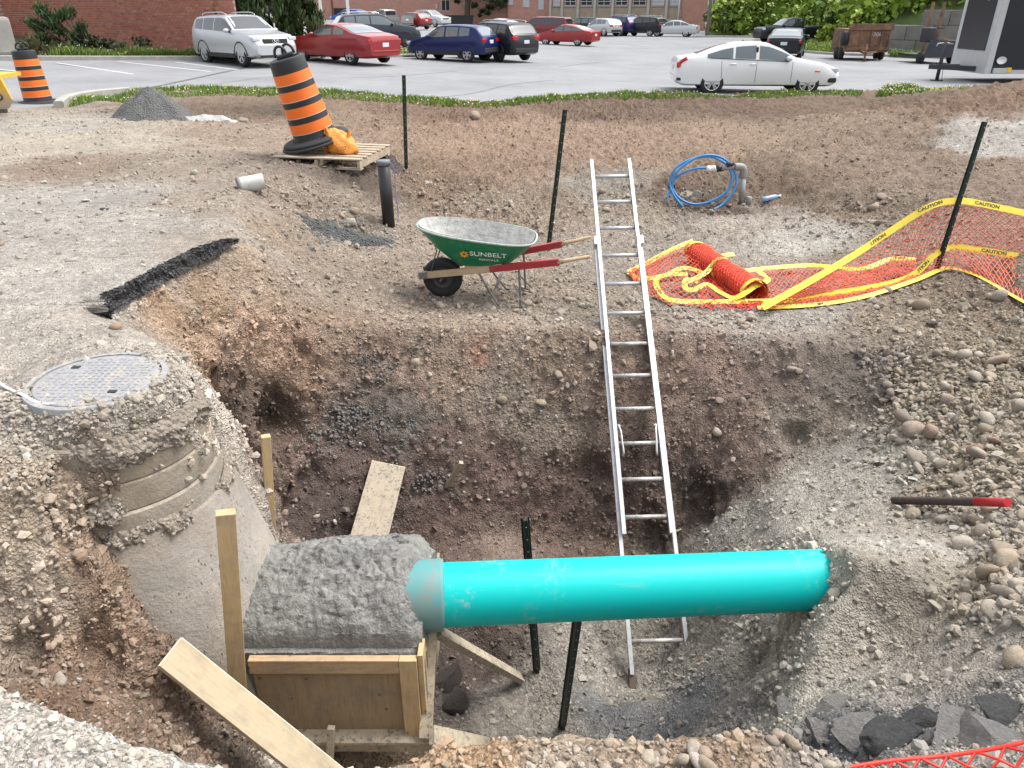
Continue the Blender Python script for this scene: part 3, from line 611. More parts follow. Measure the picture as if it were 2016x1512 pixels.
def concrete(name, c, wet=False, pits=True):
    t = NT(name); n = t.noise(5, 6, .65); f = t.noise(60, 4, .7)
    col = t.mix(n, tuple(x*.72 for x in c), tuple(min(1, x*1.15) for x in c))
    if pits:
        mp = t.node('ShaderNodeMapping'); t.lk(t.coord('Object'), mp.inputs[0]); mp.inputs['Scale'].default_value = (46, 46, 15)
        v = t.voro(1., vec=mp.outputs[0]); pit = t.ramp(v.outputs['Distance'], [(.1, 1.), (.2, 0.)])
        pit = t.math('MULTIPLY', pit, t.ramp(t.noise(20, 2), [(.5, 0.), (.56, 1.)])); col = t.mix(t.math('MULTIPLY', pit, .75), col, (.07, .06, .055))
    t.set(col=t.mix(.5, col, t.ramp(f, [(.3, .8), (.7, 1.1)]), 'MULTIPLY'), rough=.45 if wet else .9, spec=.4 if wet else .2)
    t.bump(t.math('ADD', f, t.math('MULTIPLY', t.noise(24, 4, .7), 1.5)), .6 if wet else .3, .012 if wet else .004); return t.m
def precast(name, c, soilz0, soilz1, pits=True):
    t = NT(name); n = t.noise(4, 6, .7); f = t.noise(70, 4, .7); b_ = t.noise(1.6, 4, .6)
    col = t.ramp(n, [(.3, tuple(x*.72 for x in c)), (.5, c), (.72, tuple(x*1.2 for x in c))])
    col = t.mix(t.ramp(b_, [(.45, 0.), (.7, .6)]), col, (.30, .30, .30))
    if pits:
        mp = t.node('ShaderNodeMapping'); t.lk(t.coord('Object'), mp.inputs[0]); mp.inputs['Scale'].default_value = (52, 52, 17)
        v = t.voro(1., vec=mp.outputs[0]); pit = t.ramp(v.outputs['Distance'], [(.12, 1.), (.24, 0.)]); pit = t.math('MULTIPLY', pit, t.ramp(t.noise(9, 3), [(.46, 0.), (.54, 1.)])); col = t.mix(t.math('MULTIPLY', pit, .8), col, (.06, .05, .045))
    sep = t.node('ShaderNodeSeparateXYZ'); t.lk(t.coord('Object'), sep.inputs[0])
    k = t.math('ADD', sep.outputs['Z'], t.math('MULTIPLY', t.math('SUBTRACT', t.noise(5, 6, .75), .5), 1.1)); col = t.mix(t.ramp(t.math('DIVIDE', t.math('SUBTRACT', k, soilz0), soilz1-soilz0), [(0., 0.), (1., .85)]), col, (.21, .165, .125))
    t.set(col=t.mix(.6, col, t.ramp(f, [(.3, .75), (.7, 1.15)]), 'MULTIPLY'), rough=.92, spec=.2); t.bump(t.math('ADD', f, t.math('MULTIPLY', t.noise(16, 5, .75), 2.)), .55, .008); return t.m
M_CONE = precast('precast_concrete', (.34, .305, .26), 1.35, 1.95); M_RING = precast('ring_concrete', (.34, .285, .215), 1.75, 2.35, False)
t = NT('wet_concrete'); n = t.noise(7, 6, .7); v = t.voro(75); f = t.noise(110, 4, .75)
c = t.ramp(n, [(.3, (.13, .13, .122)), (.5, (.20, .197, .185)), (.7, (.27, .265, .25))]); c = t.mix(.7, c, t.ramp(v.outputs['Color'], [(0, .7), (.6, 1.0), (1, 1.35)]), 'MULTIPLY')
t.set(col=c, rough=t.ramp(n, [(.35, .42), (.6, .8)]), spec=.4); t.bump(t.math('ADD', t.math('MULTIPLY', t.math('SUBTRACT', 1., v.outputs['Distance']), .45), t.math('ADD', t.math('MULTIPLY', f, .5), t.math('MULTIPLY', t.noise(22, 5, .7, None, .8), 2.2))), .7, .012); M_WET = t.m
t = NT('cast_iron'); n = t.noise(9, 5, .7); sp = t.noise(70, 3, .8)
c = t.ramp(n, [(.3, (.34, .315, .28)), (.45, (.285, .28, .28)), (.55, (.245, .25, .265)), (.64, (.36, .33, .285)), (.8, (.30, .28, .26))])
t.set(col=t.mix(.7, c, t.ramp(sp, [(.35, .7), (.6, 1.15)]), 'MULTIPLY'), rough=.88, metal=0., spec=.25)
mp = t.node('ShaderNodeTexChecker', Scale=44); t.lk(t.coord('Object'), mp.inputs[0]); t.bump(t.noise(60, 4, .7), .4, .004); M_IRON = t.m
t = NT('teal_pvc'); n = t.noise(4, 6, .72); n2 = t.noise(22, 5, .8)
mp = t.node('ShaderNodeMapping'); t.lk(t.coord('Object'), mp.inputs[0]); mp.inputs['Scale'].default_value = (1, 8, 8); n3 = t.noise(1.5, 6, .7, mp.outputs[0])
d = t.math('MULTIPLY', t.ramp(n, [(.55, 0.), (.75, 1.)]), t.ramp(n2, [(.5, 0.), (.6, .8)])); d = t.math('MAXIMUM', d, t.ramp(n3, [(.6, 0.), (.85, .35)]))
t.set(col=t.mix(d, (.0, .46, .44), (.36, .42, .38)), rough=t.ramp(d, [(0, .48), (.6, .8)]), spec=.3); M_TEAL = t.m
t = NT('dirty_teal_pvc'); n = t.noise(9, 6, .75); t.set(col=t.mix(t.ramp(n, [(.35, 0.), (.65, .9)]), (.05, .27, .28), (.20, .20, .18)), rough=.6); M_TEAL_D = t.m
t = NT('aluminium'); n = t.noise(14, 6, .75); t.set(col=t.mix(t.ramp(n, [(.5, 0.), (.75, 1.)]), (.50, .51, .52), (.32, .30, .27)), metal=.5, rough=.42); M_ALU = t.m
t = NT('muddy_aluminium'); n = t.noise(14, 6, .75); t.set(col=t.mix(t.ramp(n, [(.4, 0.), (.65, 1.)]), (.55, .55, .54), (.27, .23, .19)), metal=.35, rough=.55); M_ALU_D = t.m
M_POST = simple('dark_green_steel', (.012, .028, .022), .45, .3, scale=20)
M_DOT = simple('bare_fleck', (.55, .58, .56), .5, .3)
M_BLACK = simple('black_plastic', (.016, .017, .019), .42, 0, scale=12)
M_RUBBER = simple('black_rubber', (.022, .022, .024), .75, 0, scale=14, bump=.3)
M_WHITE = simple('white_plastic', (.72, .72, .70), .4)
# ================================================================ manhole
MX, MY = -1.83, 2.95; LIDZ = CAM_Z-1.452
mh = empty('manhole', (MX, MY, CAM_Z-3.7), label='concrete sewer manhole with exposed cone and iron cover', cat='manhole')
def at_mh(z): return z-(CAM_Z-3.7)
def ring_part(name, prof, mat, n=48, noise=0., par=mh, seed=0):
    b = MB(); b.lathe(prof, n); 
    if noise:
        r = random.Random(seed); ph = [r.uniform(0, 6.28) for _ in range(4)]
        for i, v in enumerate(b.v):
            a = math.atan2(v[1], v[0]); k = 1+noise*(math.sin(3*a+ph[0])+.6*math.sin(7*a+ph[1])+.4*math.sin(13*a+ph[2])+.5*math.sin(5*a+v[2]*9+ph[3]))
            b.v[i] = (v[0]*k, v[1]*k, v[2])
    return b.build(name, mat, par, auto=35)
z_ = at_mh
H_ = lambda h: at_mh(CAM_Z-h)
cone = ring_part('cone', [(.70, H_(3.7)), (.695, H_(3.05)), (.61, H_(2.55)), (.50, H_(2.12)), (.462, H_(2.02)), (.36, H_(2.01))], M_CONE, 64, .002)
for k, (h0, h1, r0, r1) in enumerate([(2.03, 1.90, .438, .434), (1.895, 1.765, .422, .418), (1.76, 1.58, .412, .404)]):
    ring_part('adjusting_ring', [(.26, H_(h0)), (r0, H_(h0)), (r0+.002, H_(h0-.006)), (r1, H_(h1+.008)), (r1-.008, H_(h1)), (.26, H_(h1-.004))], M_RING, 64, .0025, seed=k)
def crust(h0, h1, r0, a0, a1, th, seed, name='mortar_crust', mat=None):
    na, nh = 90, 12; A_, H2 = np.meshgrid(np.radians(np.linspace(a0, a1, na)), np.linspace(h0, h1, nh)); rng = np.random.default_rng(seed)
    x, y = np.cos(A_), np.sin(A_); nz = fbm(x*r0, y*r0, H2, 14, 4, seed)+.6*fbm(x*r0, y*r0, H2, 40, 2, seed+3); k = np.linspace(0, 1, nh)[:, None]; edge = np.clip(np.minimum(k, 1-k)*4, 0, 1)*np.clip(np.minimum(np.linspace(0, 1, na), 1-np.linspace(0, 1, na))*8, 0, 1)[None]
    R = r0-.02+(.02+th*(.55+nz))*edge; vs = [(a, b_, H_(c_)) for a, b_, c_ in zip((R*x).ravel(), (R*y).ravel(), (H2+.02*nz).ravel())]
    b = MB(); b.add(vs, [(j*na+i, j*na+i+1, (j+1)*na+i+1, (j+1)*na+i) for j in range(nh-1) for i in range(na-1)], False); o = b.build(name, mat, mh)
    rr = random.Random(seed); b = MB()
    for _ in range(int(na*1.1)):
        q = vs[rr.randrange(len(vs))]; bm = bmesh.new(); bmesh.ops.create_icosphere(bm, subdivisions=1, radius=rr.choice((.004, .005, .007, .011)))
        for v in bm.verts: v.co *= rr.uniform(.7, 1.3)
        b.bm(bm, Matrix.Translation(q))
    tag(b.build('embedded_stones', M_PEBBLE, o), kind='stuff'); return o
def crumbly(name, c1, c2, sc_=45, bd=.02):
    t = NT(name); v = t.voro(sc_); n = t.noise(sc_*.5, 4, .75); t.set(col=t.mix(n, c1, c2), rough=.92); t.bump(t.math('ADD', t.math('SUBTRACT', 1., v.outputs['Distance']), n), .9, bd); return t.m
M_PEBBLE = simple('pebble_mix', (.36, .325, .275), .9, scale=9, var=.45)
M_CRUST = crumbly('stony_mortar', (.15, .125, .10), (.31, .265, .215), 42, .03)
crust(1.56, 1.72, .405, -95, 65, .035, 3, mat=M_CRUST); crust(1.97, 2.06, .452, -80, -25, .028, 5, mat=M_CRUST); crust(1.99, 2.08, .462, -5, 40, .03, 8, mat=M_CRUST); crust(1.80, 1.98, .43, -100, -62, .05, 11, mat=M_CRUST)
fr = ring_part('frame', [(.27, H_(1.60)), (.305, H_(1.60)), (.293, H_(1.462)), (.288, H_(1.452)), (.264, H_(1.451)), (.262, H_(1.475)), (.258, H_(1.476))], M_IRON, 64)
lid = MB(); lid.lathe([(.0, H_(1.450)), (.18, H_(1.449)), (.245, H_(1.450)), (.254, H_(1.453)), (.255, H_(1.475))], 64)
lid = lid.build('cover', M_IRON, mh)
for sx, sy in ((-.15, .11), (.13, -.13)):
    b = MB(); b.box((sx, sy, H_(1.447)), (.035, .022, .006), bev=.002); b.build('pick_hole', M_BLACK, lid)
# studs on the cover, thin raised pads
b = MB()
for i in range(-9, 10):
    for j in range(-9, 10):
        x, y = i*.0285, j*.0285
        if x*x+y*y < .228**2 and not (abs(x+.15) < .04 and abs(y-.11) < .03) and not (abs(x-.13) < .04 and abs(y+.13) < .03): b.box((x+random.uniform(-.002, .002), y+random.uniform(-.002, .002), H_(1.4488)), (random.uniform(.012, .019), random.uniform(.012, .019), .003))
tag(b.build('tread_pattern', M_IRON, lid), kind='stuff')
# flagging tape beside the cover
b = MB(); P = [top(-30, 735), top(10, 765), top(45, 783), top(75, 800), top(110, 803)]
def smooth_path(P, n=8):
    P = [Vector(p) for p in P]; out = []
    for i in range(len(P)-1):
        p0, p1, p2, p3 = P[max(i-1, 0)], P[i], P[i+1], P[min(i+2, len(P)-1)]
        for k in range(n):
            t_ = k/n; out.append(.5*((2*p1)+(p2-p0)*t_+(2*p0-5*p1+4*p2-p3)*t_*t_+(3*p1-p0-3*p2+p3)*t_**3))
    return out+[P[-1]]
def ribbon(b, P, w, nrm_, th=.0012, lift=0):
    """flat strip of width w along P; nrm_ = face normal (vector or list)"""
    vs = []; m = len(P)
    for i, p in enumerate(P):
        tt = (P[min(i+1, m-1)]-P[max(i-1, 0)]).normalized(); nn = Vector(nrm_[i] if isinstance(nrm_, list) else nrm_)
        s_ = tt.cross(nn).normalized(); nn = s_.cross(tt).normalized()
        for a, c_ in ((-1, 1), (1, 1), (1, -1), (-1, -1)): vs.append(p+s_*(a*w/2)+nn*(c_*th/2+lift))
    fs = [(i*4+k, i*4+(k+1) % 4, i*4+4+(k+1) % 4, i*4+4+k) for i in range(m-1) for k in range(4)]+[(0, 3, 2, 1), (m*4-4, m*4-3, m*4-2, m*4-1)]
    b.add(vs, fs, True); return b
P = smooth_path([p+Vector((0, 0, .012)) for p in P], 6); ribbon(b, P, .013, (.2, -.3, .9), .002)
tag(b.build('flagging_tape', M_WHITE), 'thin white flagging tape lying on gravel beside the manhole cover', 'tape')
# ================================================================ wet concrete round the pipe
def encasement():
    nx, ny = 130, 120; x0, x1, y0, y1 = -1.30, -.425, 2.585, 3.40
    U, Vv = np.meshgrid(np.linspace(0, 1, nx), np.linspace(0, 1, ny))
    X = x0+(x1-x0)*U; Y = y0+(y1-y0)*Vv
    z = np.interp(Y, [2.585, 2.64, 2.72, 2.82, 2.95, 3.1, 3.25, 3.4], [-1.115, -1.0, -.915, -.838, -.80, -.85, -.96, -1.09])-.05*(1-sstep(.1, .5, U))*sstep(2.6, 2.8, Y)
    z += .030*fbm(X, Y, z, 5, 4, 71)+.014*fbm(X, Y, z, 17, 3, 72)-.016*sstep(.45, .95, 1-np.abs(fbm(X, Y, z, 11, 3, 73))*2)*sstep(-.2, .4, fbm(X, Y, z, 3, 2, 79))+.010*fbm(X, Y, z, 60, 2, 77)
    z -= .10*sstep(.86, 1., U)**2+.03*sstep(.9, 1, Vv)
    z = np.where(Vv < .04, np.minimum(z, -1.118+.006*fbm(X, Y, z, 14, 2, 75)), z)
    Y = Y+.018*fbm(X, Y, z*3, 12, 3, 81)*sstep(.03, .15, Vv)
    X = X+(.02*fbm(X, Y, z, 7, 3, 74)+.012*fbm(X, Y, z, 22, 2, 76))*sstep(.85, 1, U)
    verts = [(a, b_, c_) for a, b_, c_ in zip(X.ravel(), Y.ravel(), z.ravel())]
    faces = [(j*nx+i, j*nx+i+1, (j+1)*nx+i+1, (j+1)*nx+i) for j in range(ny-1) for i in range(nx-1)]
    rim = [i for i in range(nx)]+[j*nx+nx-1 for j in range(1, ny)]+[(ny-1)*nx+i for i in range(nx-2, -1, -1)]+[j*nx for j in range(ny-2, 0, -1)]
    base = len(verts); verts += [(verts[k][0], verts[k][1], CAM_Z-3.3) for k in rim]; m = len(rim)
    faces += [(rim[k], base+k, base+(k+1) % m, rim[(k+1) % m]) for k in range(m)]+[tuple(base+k for k in range(m))]
    b = MB(); b.add(verts, faces, True); return b.build('concrete_encasement', M_WET, auto=50)
tag(encasement(), 'mound of wet grey concrete between manhole cone and teal pipe', 'concrete')
# ================================================================ plywood form
FY, FZ = 2.575, CAM_Z
fm = empty('concrete_form', (-.84, FY, FZ-3.34), label='plywood and lumber form box holding the wet concrete', cat='formwork')
def fpart(name, mat, cx, cy, H0, H1, w, dpt, bev=.003):
    b = MB(); b.box((cx+.84, cy-FY, (FZ-(H0+H1)/2)-(FZ-3.34)), (w, dpt, H1-H0), bev=bev); return b.build(name, mat, fm)
M_RAIL = wood('pine_rail', (.38, .26, .145), (.44, .32, .2), .25, 0, .25)
fpart('plywood_panel', M_PLY, -.835, FY+.004, 2.74, 3.27, .815, .016)
fpart('top_rail', M_RAIL, -.885, FY-.023, 2.717, 2.80, .705, .038)
fpart('post', M_PINE, -.489, FY-.0235, 2.717, 3.235, .084, .039)
fpart('post', M_PINE, -.432, FY+.03, 2.70, 3.26, .026, .11)
fpart('bottom_rail', M_PINE_DIRTY, -.79, FY-.03, 3.25, 3.335, .93, .04)
fpart('bottom_plate', M_PINE_DIRTY, -.79, FY-.036, 3.228, 3.248, .95, .09)
fpart('side_panel', M_PLY, -.425, FY+.47, 2.80, 3.27, .016, .74)
b = MB(); b.beam(Vector((.20+.24, -.10, .30))-Vector((0, 0, 0)), (.445, .10, .60), .088, .038, (0, -1, .3), .003)
b = MB(); A = pD(848, 1236, 2.80)-fm.location; B = pD(838, 1452, 2.50)-fm.location; b.beam(A, B, .064, .036, (0, -1, .4), .003); b.build('upright', M_PINE_DIRTY, fm)
b = MB(); A = pD(850, 1447, 2.44)-fm.location; B = pD(960, 1470, 2.62)-fm.location; b.beam(A, B, .085, .036, (0, -.5, 1), .003); b.build('foot_board', M_PINE_DIRTY, fm)
b = MB(); A = pD(652, 1432, 2.49)-fm.location; B = pD(648, 1530, 2.46)-fm.location; b.beam(A, B, .035, .03, (0, -1, 0), .003); b.build('peg', M_PINE_DIRTY, fm)
b = MB(); A = pD(858, 1242, 2.88); B = top(1024, 1338)+Vector((0, 0, .03)); b.beam(A, B, .075, .04, (0, -.4, 1), .004)
tag(b.build('lumber_brace', M_PINE_DIRTY), 'splashed two by four brace propped from the form to the gravel', 'lumber')
b = MB(); b.beam(pD(878, 1240, 2.98), pD(860, 1236, 3.0), .09, .05, (0, 0, 1)); 
# stakes and loose boards
def stake(A, B, w, h, up, mat, label):
    b = MB(); o0 = Vector(B); L = (Vector(A)-o0); b.box((0, 0, L.length/2), (w, h, L.length), bev=.003)
    o = b.build('lumber_stake', mat); o.location = o0
    zq = L.normalized(); yv = Vector(up); xv = yv.cross(zq).normalized(); yv = zq.cross(xv); o.matrix_world = Matrix(((xv.x, yv.x, zq.x, o0.x), (xv.y, yv.y, zq.y, o0.y), (xv.z, yv.z, zq.z, o0.z), (0, 0, 0, 1)))
    return tag(o, label, 'lumber')
stake(pD(444, 1008, 2.44), pD(472, 1400, 2.50), .076, .040, (.35, -1, 0), M_PINE, 'yellow pine two by four standing upright against the manhole cone')
stake(pD(523, 858, 3.52), pD(540, 1135, 3.50), .05, .04, (.45, -1, 0), M_PINE, 'narrow pine stake with muddy foot standing behind the wet concrete')
def board(A, AB, AD, th, mat, name, label, cat):
    """A corner, AB width vector, AD length vector"""
    A, AB, AD = Vector(A), Vector(AB), Vector(AD); n = AB.cross(AD).normalized()
    x, y = AB.normalized(), AD.normalized(); x = (x-y*x.dot(y)).normalized(); n = x.cross(y)
    w, L = AB.length, AD.length; b = MB(); b.box((w/2, L/2, 0), (w, L, th), bev=.002); o = b.build(name, mat)
    o.matrix_world = Matrix(((x.x, y.x, n.x, A.x), (x.y, y.y, n.y, A.y), (x.z, y.z, n.z, A.z), (0, 0, 0, 1))); return tag(o, label, cat)
A, B, D = pD(312, 1313, 2.13), pD(383, 1273, 2.29), pD(548, 1500, 2.04)
bo = board(A, (B-A)*.86, (D-A).normalized()*.92, .018, M_PLY_L, 'plywood_board', 'clean plywood offcut leaning on the dirt bank below the manhole', 'board')
b = MB(); w_, L_ = (B-A).length*.86, .92; b.box((w_+.002, L_/2, 0), (.004, L_, .0175)); b.box((w_/2, -.002, 0), (w_, .004, .0175)); b.build('cut_edge', M_PLY_EDGE, bo)
A, B, D = hit(733, 910), hit(798, 926), pD(668, 1130, 4.25)
nb = Vector((0, -.6, .7))*.03; A += nb; B += nb
M_PLY_S = wood('plywood_splashed', (.30, .25, .18), (.36, .305, .23), .3, 1, .95)
bo = board(A, B-A, D-A, .018, M_PLY_S, 'plywood_board', 'mortar splashed plywood strip leaning on the dark back wall', 'board')
b = MB(); b.box(((B-A).length/2, -.002, 0), ((B-A).length, .004, .0175)); b.build('cut_edge', M_PLY_EDGE, bo)
p = hit(876, 960); stake(pD(908, 910, p.y-.12), p-Vector((0, -.05, .04)), .035, .03, (.3, -1, .2), M_PINE_DIRTY, 'short broken stick poking out of the back wall')
# ================================================================ teal sewer pipe
PL_, PR_ = Vector((-.60, 2.862, CAM_Z-2.625)), Vector((1.73, 3.09, CAM_Z-2.71)); ax = (PR_-PL_).normalized()
sp_ = empty('sewer_pipe', PL_, label='teal plastic sewer pipe running from wet concrete into the gravel', cat='pipe')
def along(name, prof, mat, par, n=48):
    b = MB(); b.lathe(prof, n); o = b.build(name, mat, par); return o
q = ax.to_track_quat('X', 'Z'); sp_.rotation_euler = q.to_euler()
b = MB(); n = 56
prof = [(.2, .159), (.36, .159)]+[(.36+.1*k, .159) for k in range(1, 21)]
vs = [(x, r*math.cos(2*math.pi*k/n), r*math.sin(2*math.pi*k/n)) for x, r in prof for k in range(n)]
fs = [(i*n+k, (i+1)*n+k, (i+1)*n+(k+1) % n, i*n+(k+1) % n) for i in range(len(prof)-1) for k in range(n)]
b.add(vs, fs, True); b.build('barrel', M_TEAL, sp_)
b = MB(); prof = [(.0, .165), (.06, .170), (.12, .178), (.24, .179), (.255, .177), (.258, .16)]
vs = [(x, r*math.cos(2*math.pi*k/n), r*math.sin(2*math.pi*k/n)) for x, r in prof for k in range(n)]
fs = [(i*n+k, (i+1)*n+k, (i+1)*n+(k+1) % n, i*n+(k+1) % n) for i in range(len(prof)-1) for k in range(n)]
b.add(vs, fs, True); b.build('bell', M_TEAL_D, sp_)
# ================================================================ extension ladder
R0, R11 = Vector((.957, 7.32, CAM_Z-1.45)), Vector((1.036, 4.72, CAM_Z-3.53)); st = (R11-R0)/11
ld = empty('extension_ladder', R0+st*14.9, label='aluminium extension ladder leaning from the bench into the pit', cat='ladder')
ldx = st.normalized(); sdx = Vector((1, 0, 0)); sdx = (sdx-ldx*sdx.dot(ldx)).normalized(); ln = sdx.cross(ldx); ln = ln if ln.z > 0 else -ln
O_ = ld.location.copy()
def lp(i, s_, k=0): return R0+st*i+sdx*s_+ln*k-O_
for s_, e_ in ((-1, 11.45), (1, 11.45)):
    b = MB(); b.beam(lp(-.62, s_*.182, .035), lp(e_, s_*.182, .035), .024, .062, ln, .004); r = b.build('fly_rail', M_ALU, ld)
    b = MB(); b.beam(lp(-.62, s_*.182, .067), lp(e_, s_*.182, .067), .031, .004, ln); b.build('flange', M_ALU, r)
for s_, e_ in ((-1, 14.75), (1, 14.15)):
    b = MB(); b.beam(lp(2.45, s_*.207, -.008), lp(e_, s_*.207, -.008), .022, .066, ln, .004); r = b.build('base_rail', M_ALU if s_ > 0 else M_ALU_D, ld)
    b = MB(); b.beam(lp(2.45, s_*.207, .026), lp(e_, s_*.207, .026), .029, .004, ln); b.build('flange', M_ALU, r)
    b = MB(); b.beam(lp(2.36, s_*.197, .03), lp(2.66, s_*.197, .03), .062, .085, ln, .006); b.build('guide_bracket', M_ALU, ld)
for i in range(0, 12):
    b = MB(); b.tube([lp(i, -.175, .035), lp(i, .175, .035)], .0175, 8); b.build('rung', M_ALU_D if i > 5 else M_ALU, ld)
for i in (12, 13, 14):
    b = MB(); b.tube([lp(i, -.2, -.005), lp(i, .2, -.005)], .0175, 8); b.build('rung', M_ALU_D, ld)
for s_ in (-1, 1):
    b = MB(); b.tube(smooth_path([lp(8.55, s_*.138, .065), lp(8.5, s_*.155, .06), lp(8.7, s_*.142, .085), lp(9.0, s_*.138, .085), lp(9.3, s_*.132, .075), lp(9.36, s_*.138, .05)], 4), .009, 6)
    b.build('rung_lock', M_ALU, ld)
b = MB(); b.beam(lp(14.6, -.205, -.01), lp(15.05, -.205, -.02), .05, .045, ln, .004); b.build('foot', simple('muddy_shoe', (.12, .09, .07), .8), ld)
# ================================================================ steel fence posts
def post(A, B, label, wd=.042):
    A, B = Vector(A), Vector(B); L = (A-B).length; e = empty('steel_post', B, label=label, cat='post')
    zq = (A-B).normalized(); yv = Vector((.15, -1, 0)); xv = yv.cross(zq).normalized(); yv = zq.cross(xv)
    e.matrix_world = Matrix(((xv.x, yv.x, zq.x, B.x), (xv.y, yv.y, zq.y, B.y), (xv.z, yv.z, zq.z, B.z), (0, 0, 0, 1)))
    b = MB(); s_ = wd; prof = [(-s_*.62, -.012), (-s_*.4, -.012), (-s_*.26, .016), (s_*.26, .016), (s_*.4, -.012), (s_*.62, -.012), (s_*.62, -.016), (s_*.36, -.016), (s_*.2, .012), (-s_*.2, .012), (-s_*.36, -.016), (-s_*.62, -.016)]
    b.prism(prof, -.25, L); b.build('channel', M_POST, e)
    b = MB()
    for k in range(int(L/.1)): b.lathe([(.0045, 0), (.0001, .001)], 6, Matrix.Translation((0, .0165, L-.05-k*.1)) @ Matrix.Rotation(-math.pi/2, 4, 'X'))
    tag(b.build('punched_holes', M_DOT, e), kind='stuff'); return e
post(pD(1034, 1022, 3.52), pD(1058, 1326, top(1058, 1322).y), 'dark green steel post standing behind the teal pipe')
post(pD(1140, 1206, 2.84), hit(1108, 1432), 'dark green steel post leaning in front of the teal pipe')
p = top(1080, 490); post(pD(1113, 216, p.y+.02), p, 'dark green steel post behind the green wheelbarrow')
p = top(800, 335); post(pD(795, 148, p.y+.02), p, 'dark green steel post beside the wooden pallet')
p = top(1843, 538); NETPOST_B = p; NETPOST_T = pD(1940, 240, p.y+.12); post(NETPOST_T, p, 'tilted dark green steel post holding the orange safety fence')
# ================================================================ steel pipe with red end
A, B = top(1760, 986)+Vector((0, 0, .03)), top(1983, 990)+Vector((0, 0, .035)); A = pD(1760, 985, A.y-.03); B = pD(1984, 989, B.y-.16)
pp = empty('steel_pipe', A, label='dark rusty steel pipe with red painted end lying on the gravel slope', cat='pipe')
b = MB(); d_ = (B-A); dn = d_.normalized(); b.tube([(0, 0, 0), d_*.76], .0245, 20, cap=False); b.tube([d_*.76, (0, 0, 0)], .020, 20, cap=False)
zz = Vector((0, 0, 1)); s1 = dn.cross(zz).normalized(); s2 = s1.cross(dn)
vs = [s1*math.cos(a)*r+s2*math.sin(a)*r for r in (.020, .0245) for a in [k*2*math.pi/20 for k in range(20)]]; b.add(vs, [(k, (k+1) % 20, 20+(k+1) % 20, 20+k) for k in range(20)])
b.build('shaft', simple('rusty_steel', (.085, .06, .058), .6, .3, .4, 30), pp)
b = MB(); b.tube([d_*.757, d_], .0255, 20); b.build('red_end', simple('red_paint', (.42, .02, .025), .45), pp)
# ================================================================ lettering
def text_mesh(s_, size, bold=0., sx=1., align='CENTER'):
    cu = bpy.data.curves.new('lettering', 'FONT'); cu.body = s_; cu.size = size; cu.align_x = align; cu.align_y = 'CENTER'; cu.offset = bold; cu.extrude = .0004
    tmp = bpy.data.objects.new('lettering', cu); COL.objects.link(tmp); bpy.context.view_layer.update()
    me = bpy.data.meshes.new_from_object(tmp.evaluated_get(bpy.context.evaluated_depsgraph_get())); bpy.data.objects.remove(tmp); bpy.data.curves.remove(cu)
    if sx != 1:
        for v in me.vertices: v.co.x *= sx
    return me
def frame(o, x, y, p):
    x = Vector(x).normalized(); y = Vector(y); y = (y-x*y.dot(x)).normalized(); z = x.cross(y)
    return Matrix(((x.x, y.x, z.x, p[0]), (x.y, y.y, z.y, p[1]), (x.z, y.z, z.z, p[2]), (0, 0, 0, 1)))
# ================================================================ wheelbarrow
wb_p = top(872, 586); wb = empty('wheelbarrow', (-.686, 7.08, gz(-.686, 7.08)), (0, 0, math.radians(-6)), 'green wheelbarrow with red handles and mortar crusted tray', 'wheelbarrow')
t = NT('green_enamel'); n = t.noise(10, 6, .7); sc_ = t.noise(50, 3, .8)
t.set(col=t.mix(t.math('MULTIPLY', t.ramp(n, [(.5, 0.), (.75, 1.)]), t.ramp(sc_, [(.5, 0.), (.62, .8)])), (.0, .17, .07), (.30, .34, .31)), rough=.35, spec=.5); M_GREEN = t.m
t = NT('dried_mortar'); n = t.noise(14, 6, .75); t.set(col=t.ramp(n, [(.3, (.20, .20, .19)), (.5, (.36, .36, .34)), (.75, (.47, .47, .45))]), rough=.95); t.bump(t.noise(26, 5, .7), .8, .02); M_MORTAR = t.m
M_HANDLE = wood('handle_wood', (.42, .30, .18), (.50, .38, .25), .2, 0, .15); M_RED = simple('red_handle_paint', (.36, .03, .035), .45, scale=18, var=.3); M_STEEL = simple('grey_steel', (.22, .21, .20), .5, .6, .3, 20)
NR = 40
def outline(cx, hx, hy, p, z, tilt, nose=0.):
    out = []
    for k in range(NR):
        a = 2*math.pi*k/NR; c, s_ = math.cos(a), math.sin(a); x = math.copysign(abs(c)**(2/p), c)*hx; y = math.copysign(abs(s_)**(2/p), s_)*hy
        if x < 0: y *= 1-nose*(-x/hx)**2
        out.append(Vector((cx+x, y, z+tilt*(cx+x))))
    return out
levels = [outline(.42, .25, .20, 3.5, .375, .01), outline(.415, .285, .225, 3.5, .40, .0), outline(.385, .42, .29, 3.3, .53, -.05, .12), outline(.36, .545, .35, 3.2, .675, -.10, .22), outline(.355, .57, .365, 3.2, .71, -.11, .24)]
b = MB(); vs = [p for l in levels for p in l]; b.add(vs, [(i*NR+k, i*NR+(k+1) % NR, (i+1)*NR+(k+1) % NR, (i+1)*NR+k) for i in range(len(levels)-1) for k in range(NR)]+[tuple(range(NR-1, -1, -1))], True)
tray = b.build('tray', M_GREEN, wb, auto=45)
b = MB(); b.tube(levels[-1], .011, 8, closed=True); b.build('rolled_rim', simple('mortar_rim', (.38, .44, .40), .8, scale=30, var=.4), tray)
b = MB(); ins = [[Vector(((p.x-.37)*.975+.37, p.y*.97, p.z+.012)) for p in l] for l in levels]
rr = random.Random(3); vs = [p+Vector((rr.uniform(-.006, .006), rr.uniform(-.006, .006), rr.uniform(-.004, .01))) for l in ins[:-1] for p in l]+ins[-1]
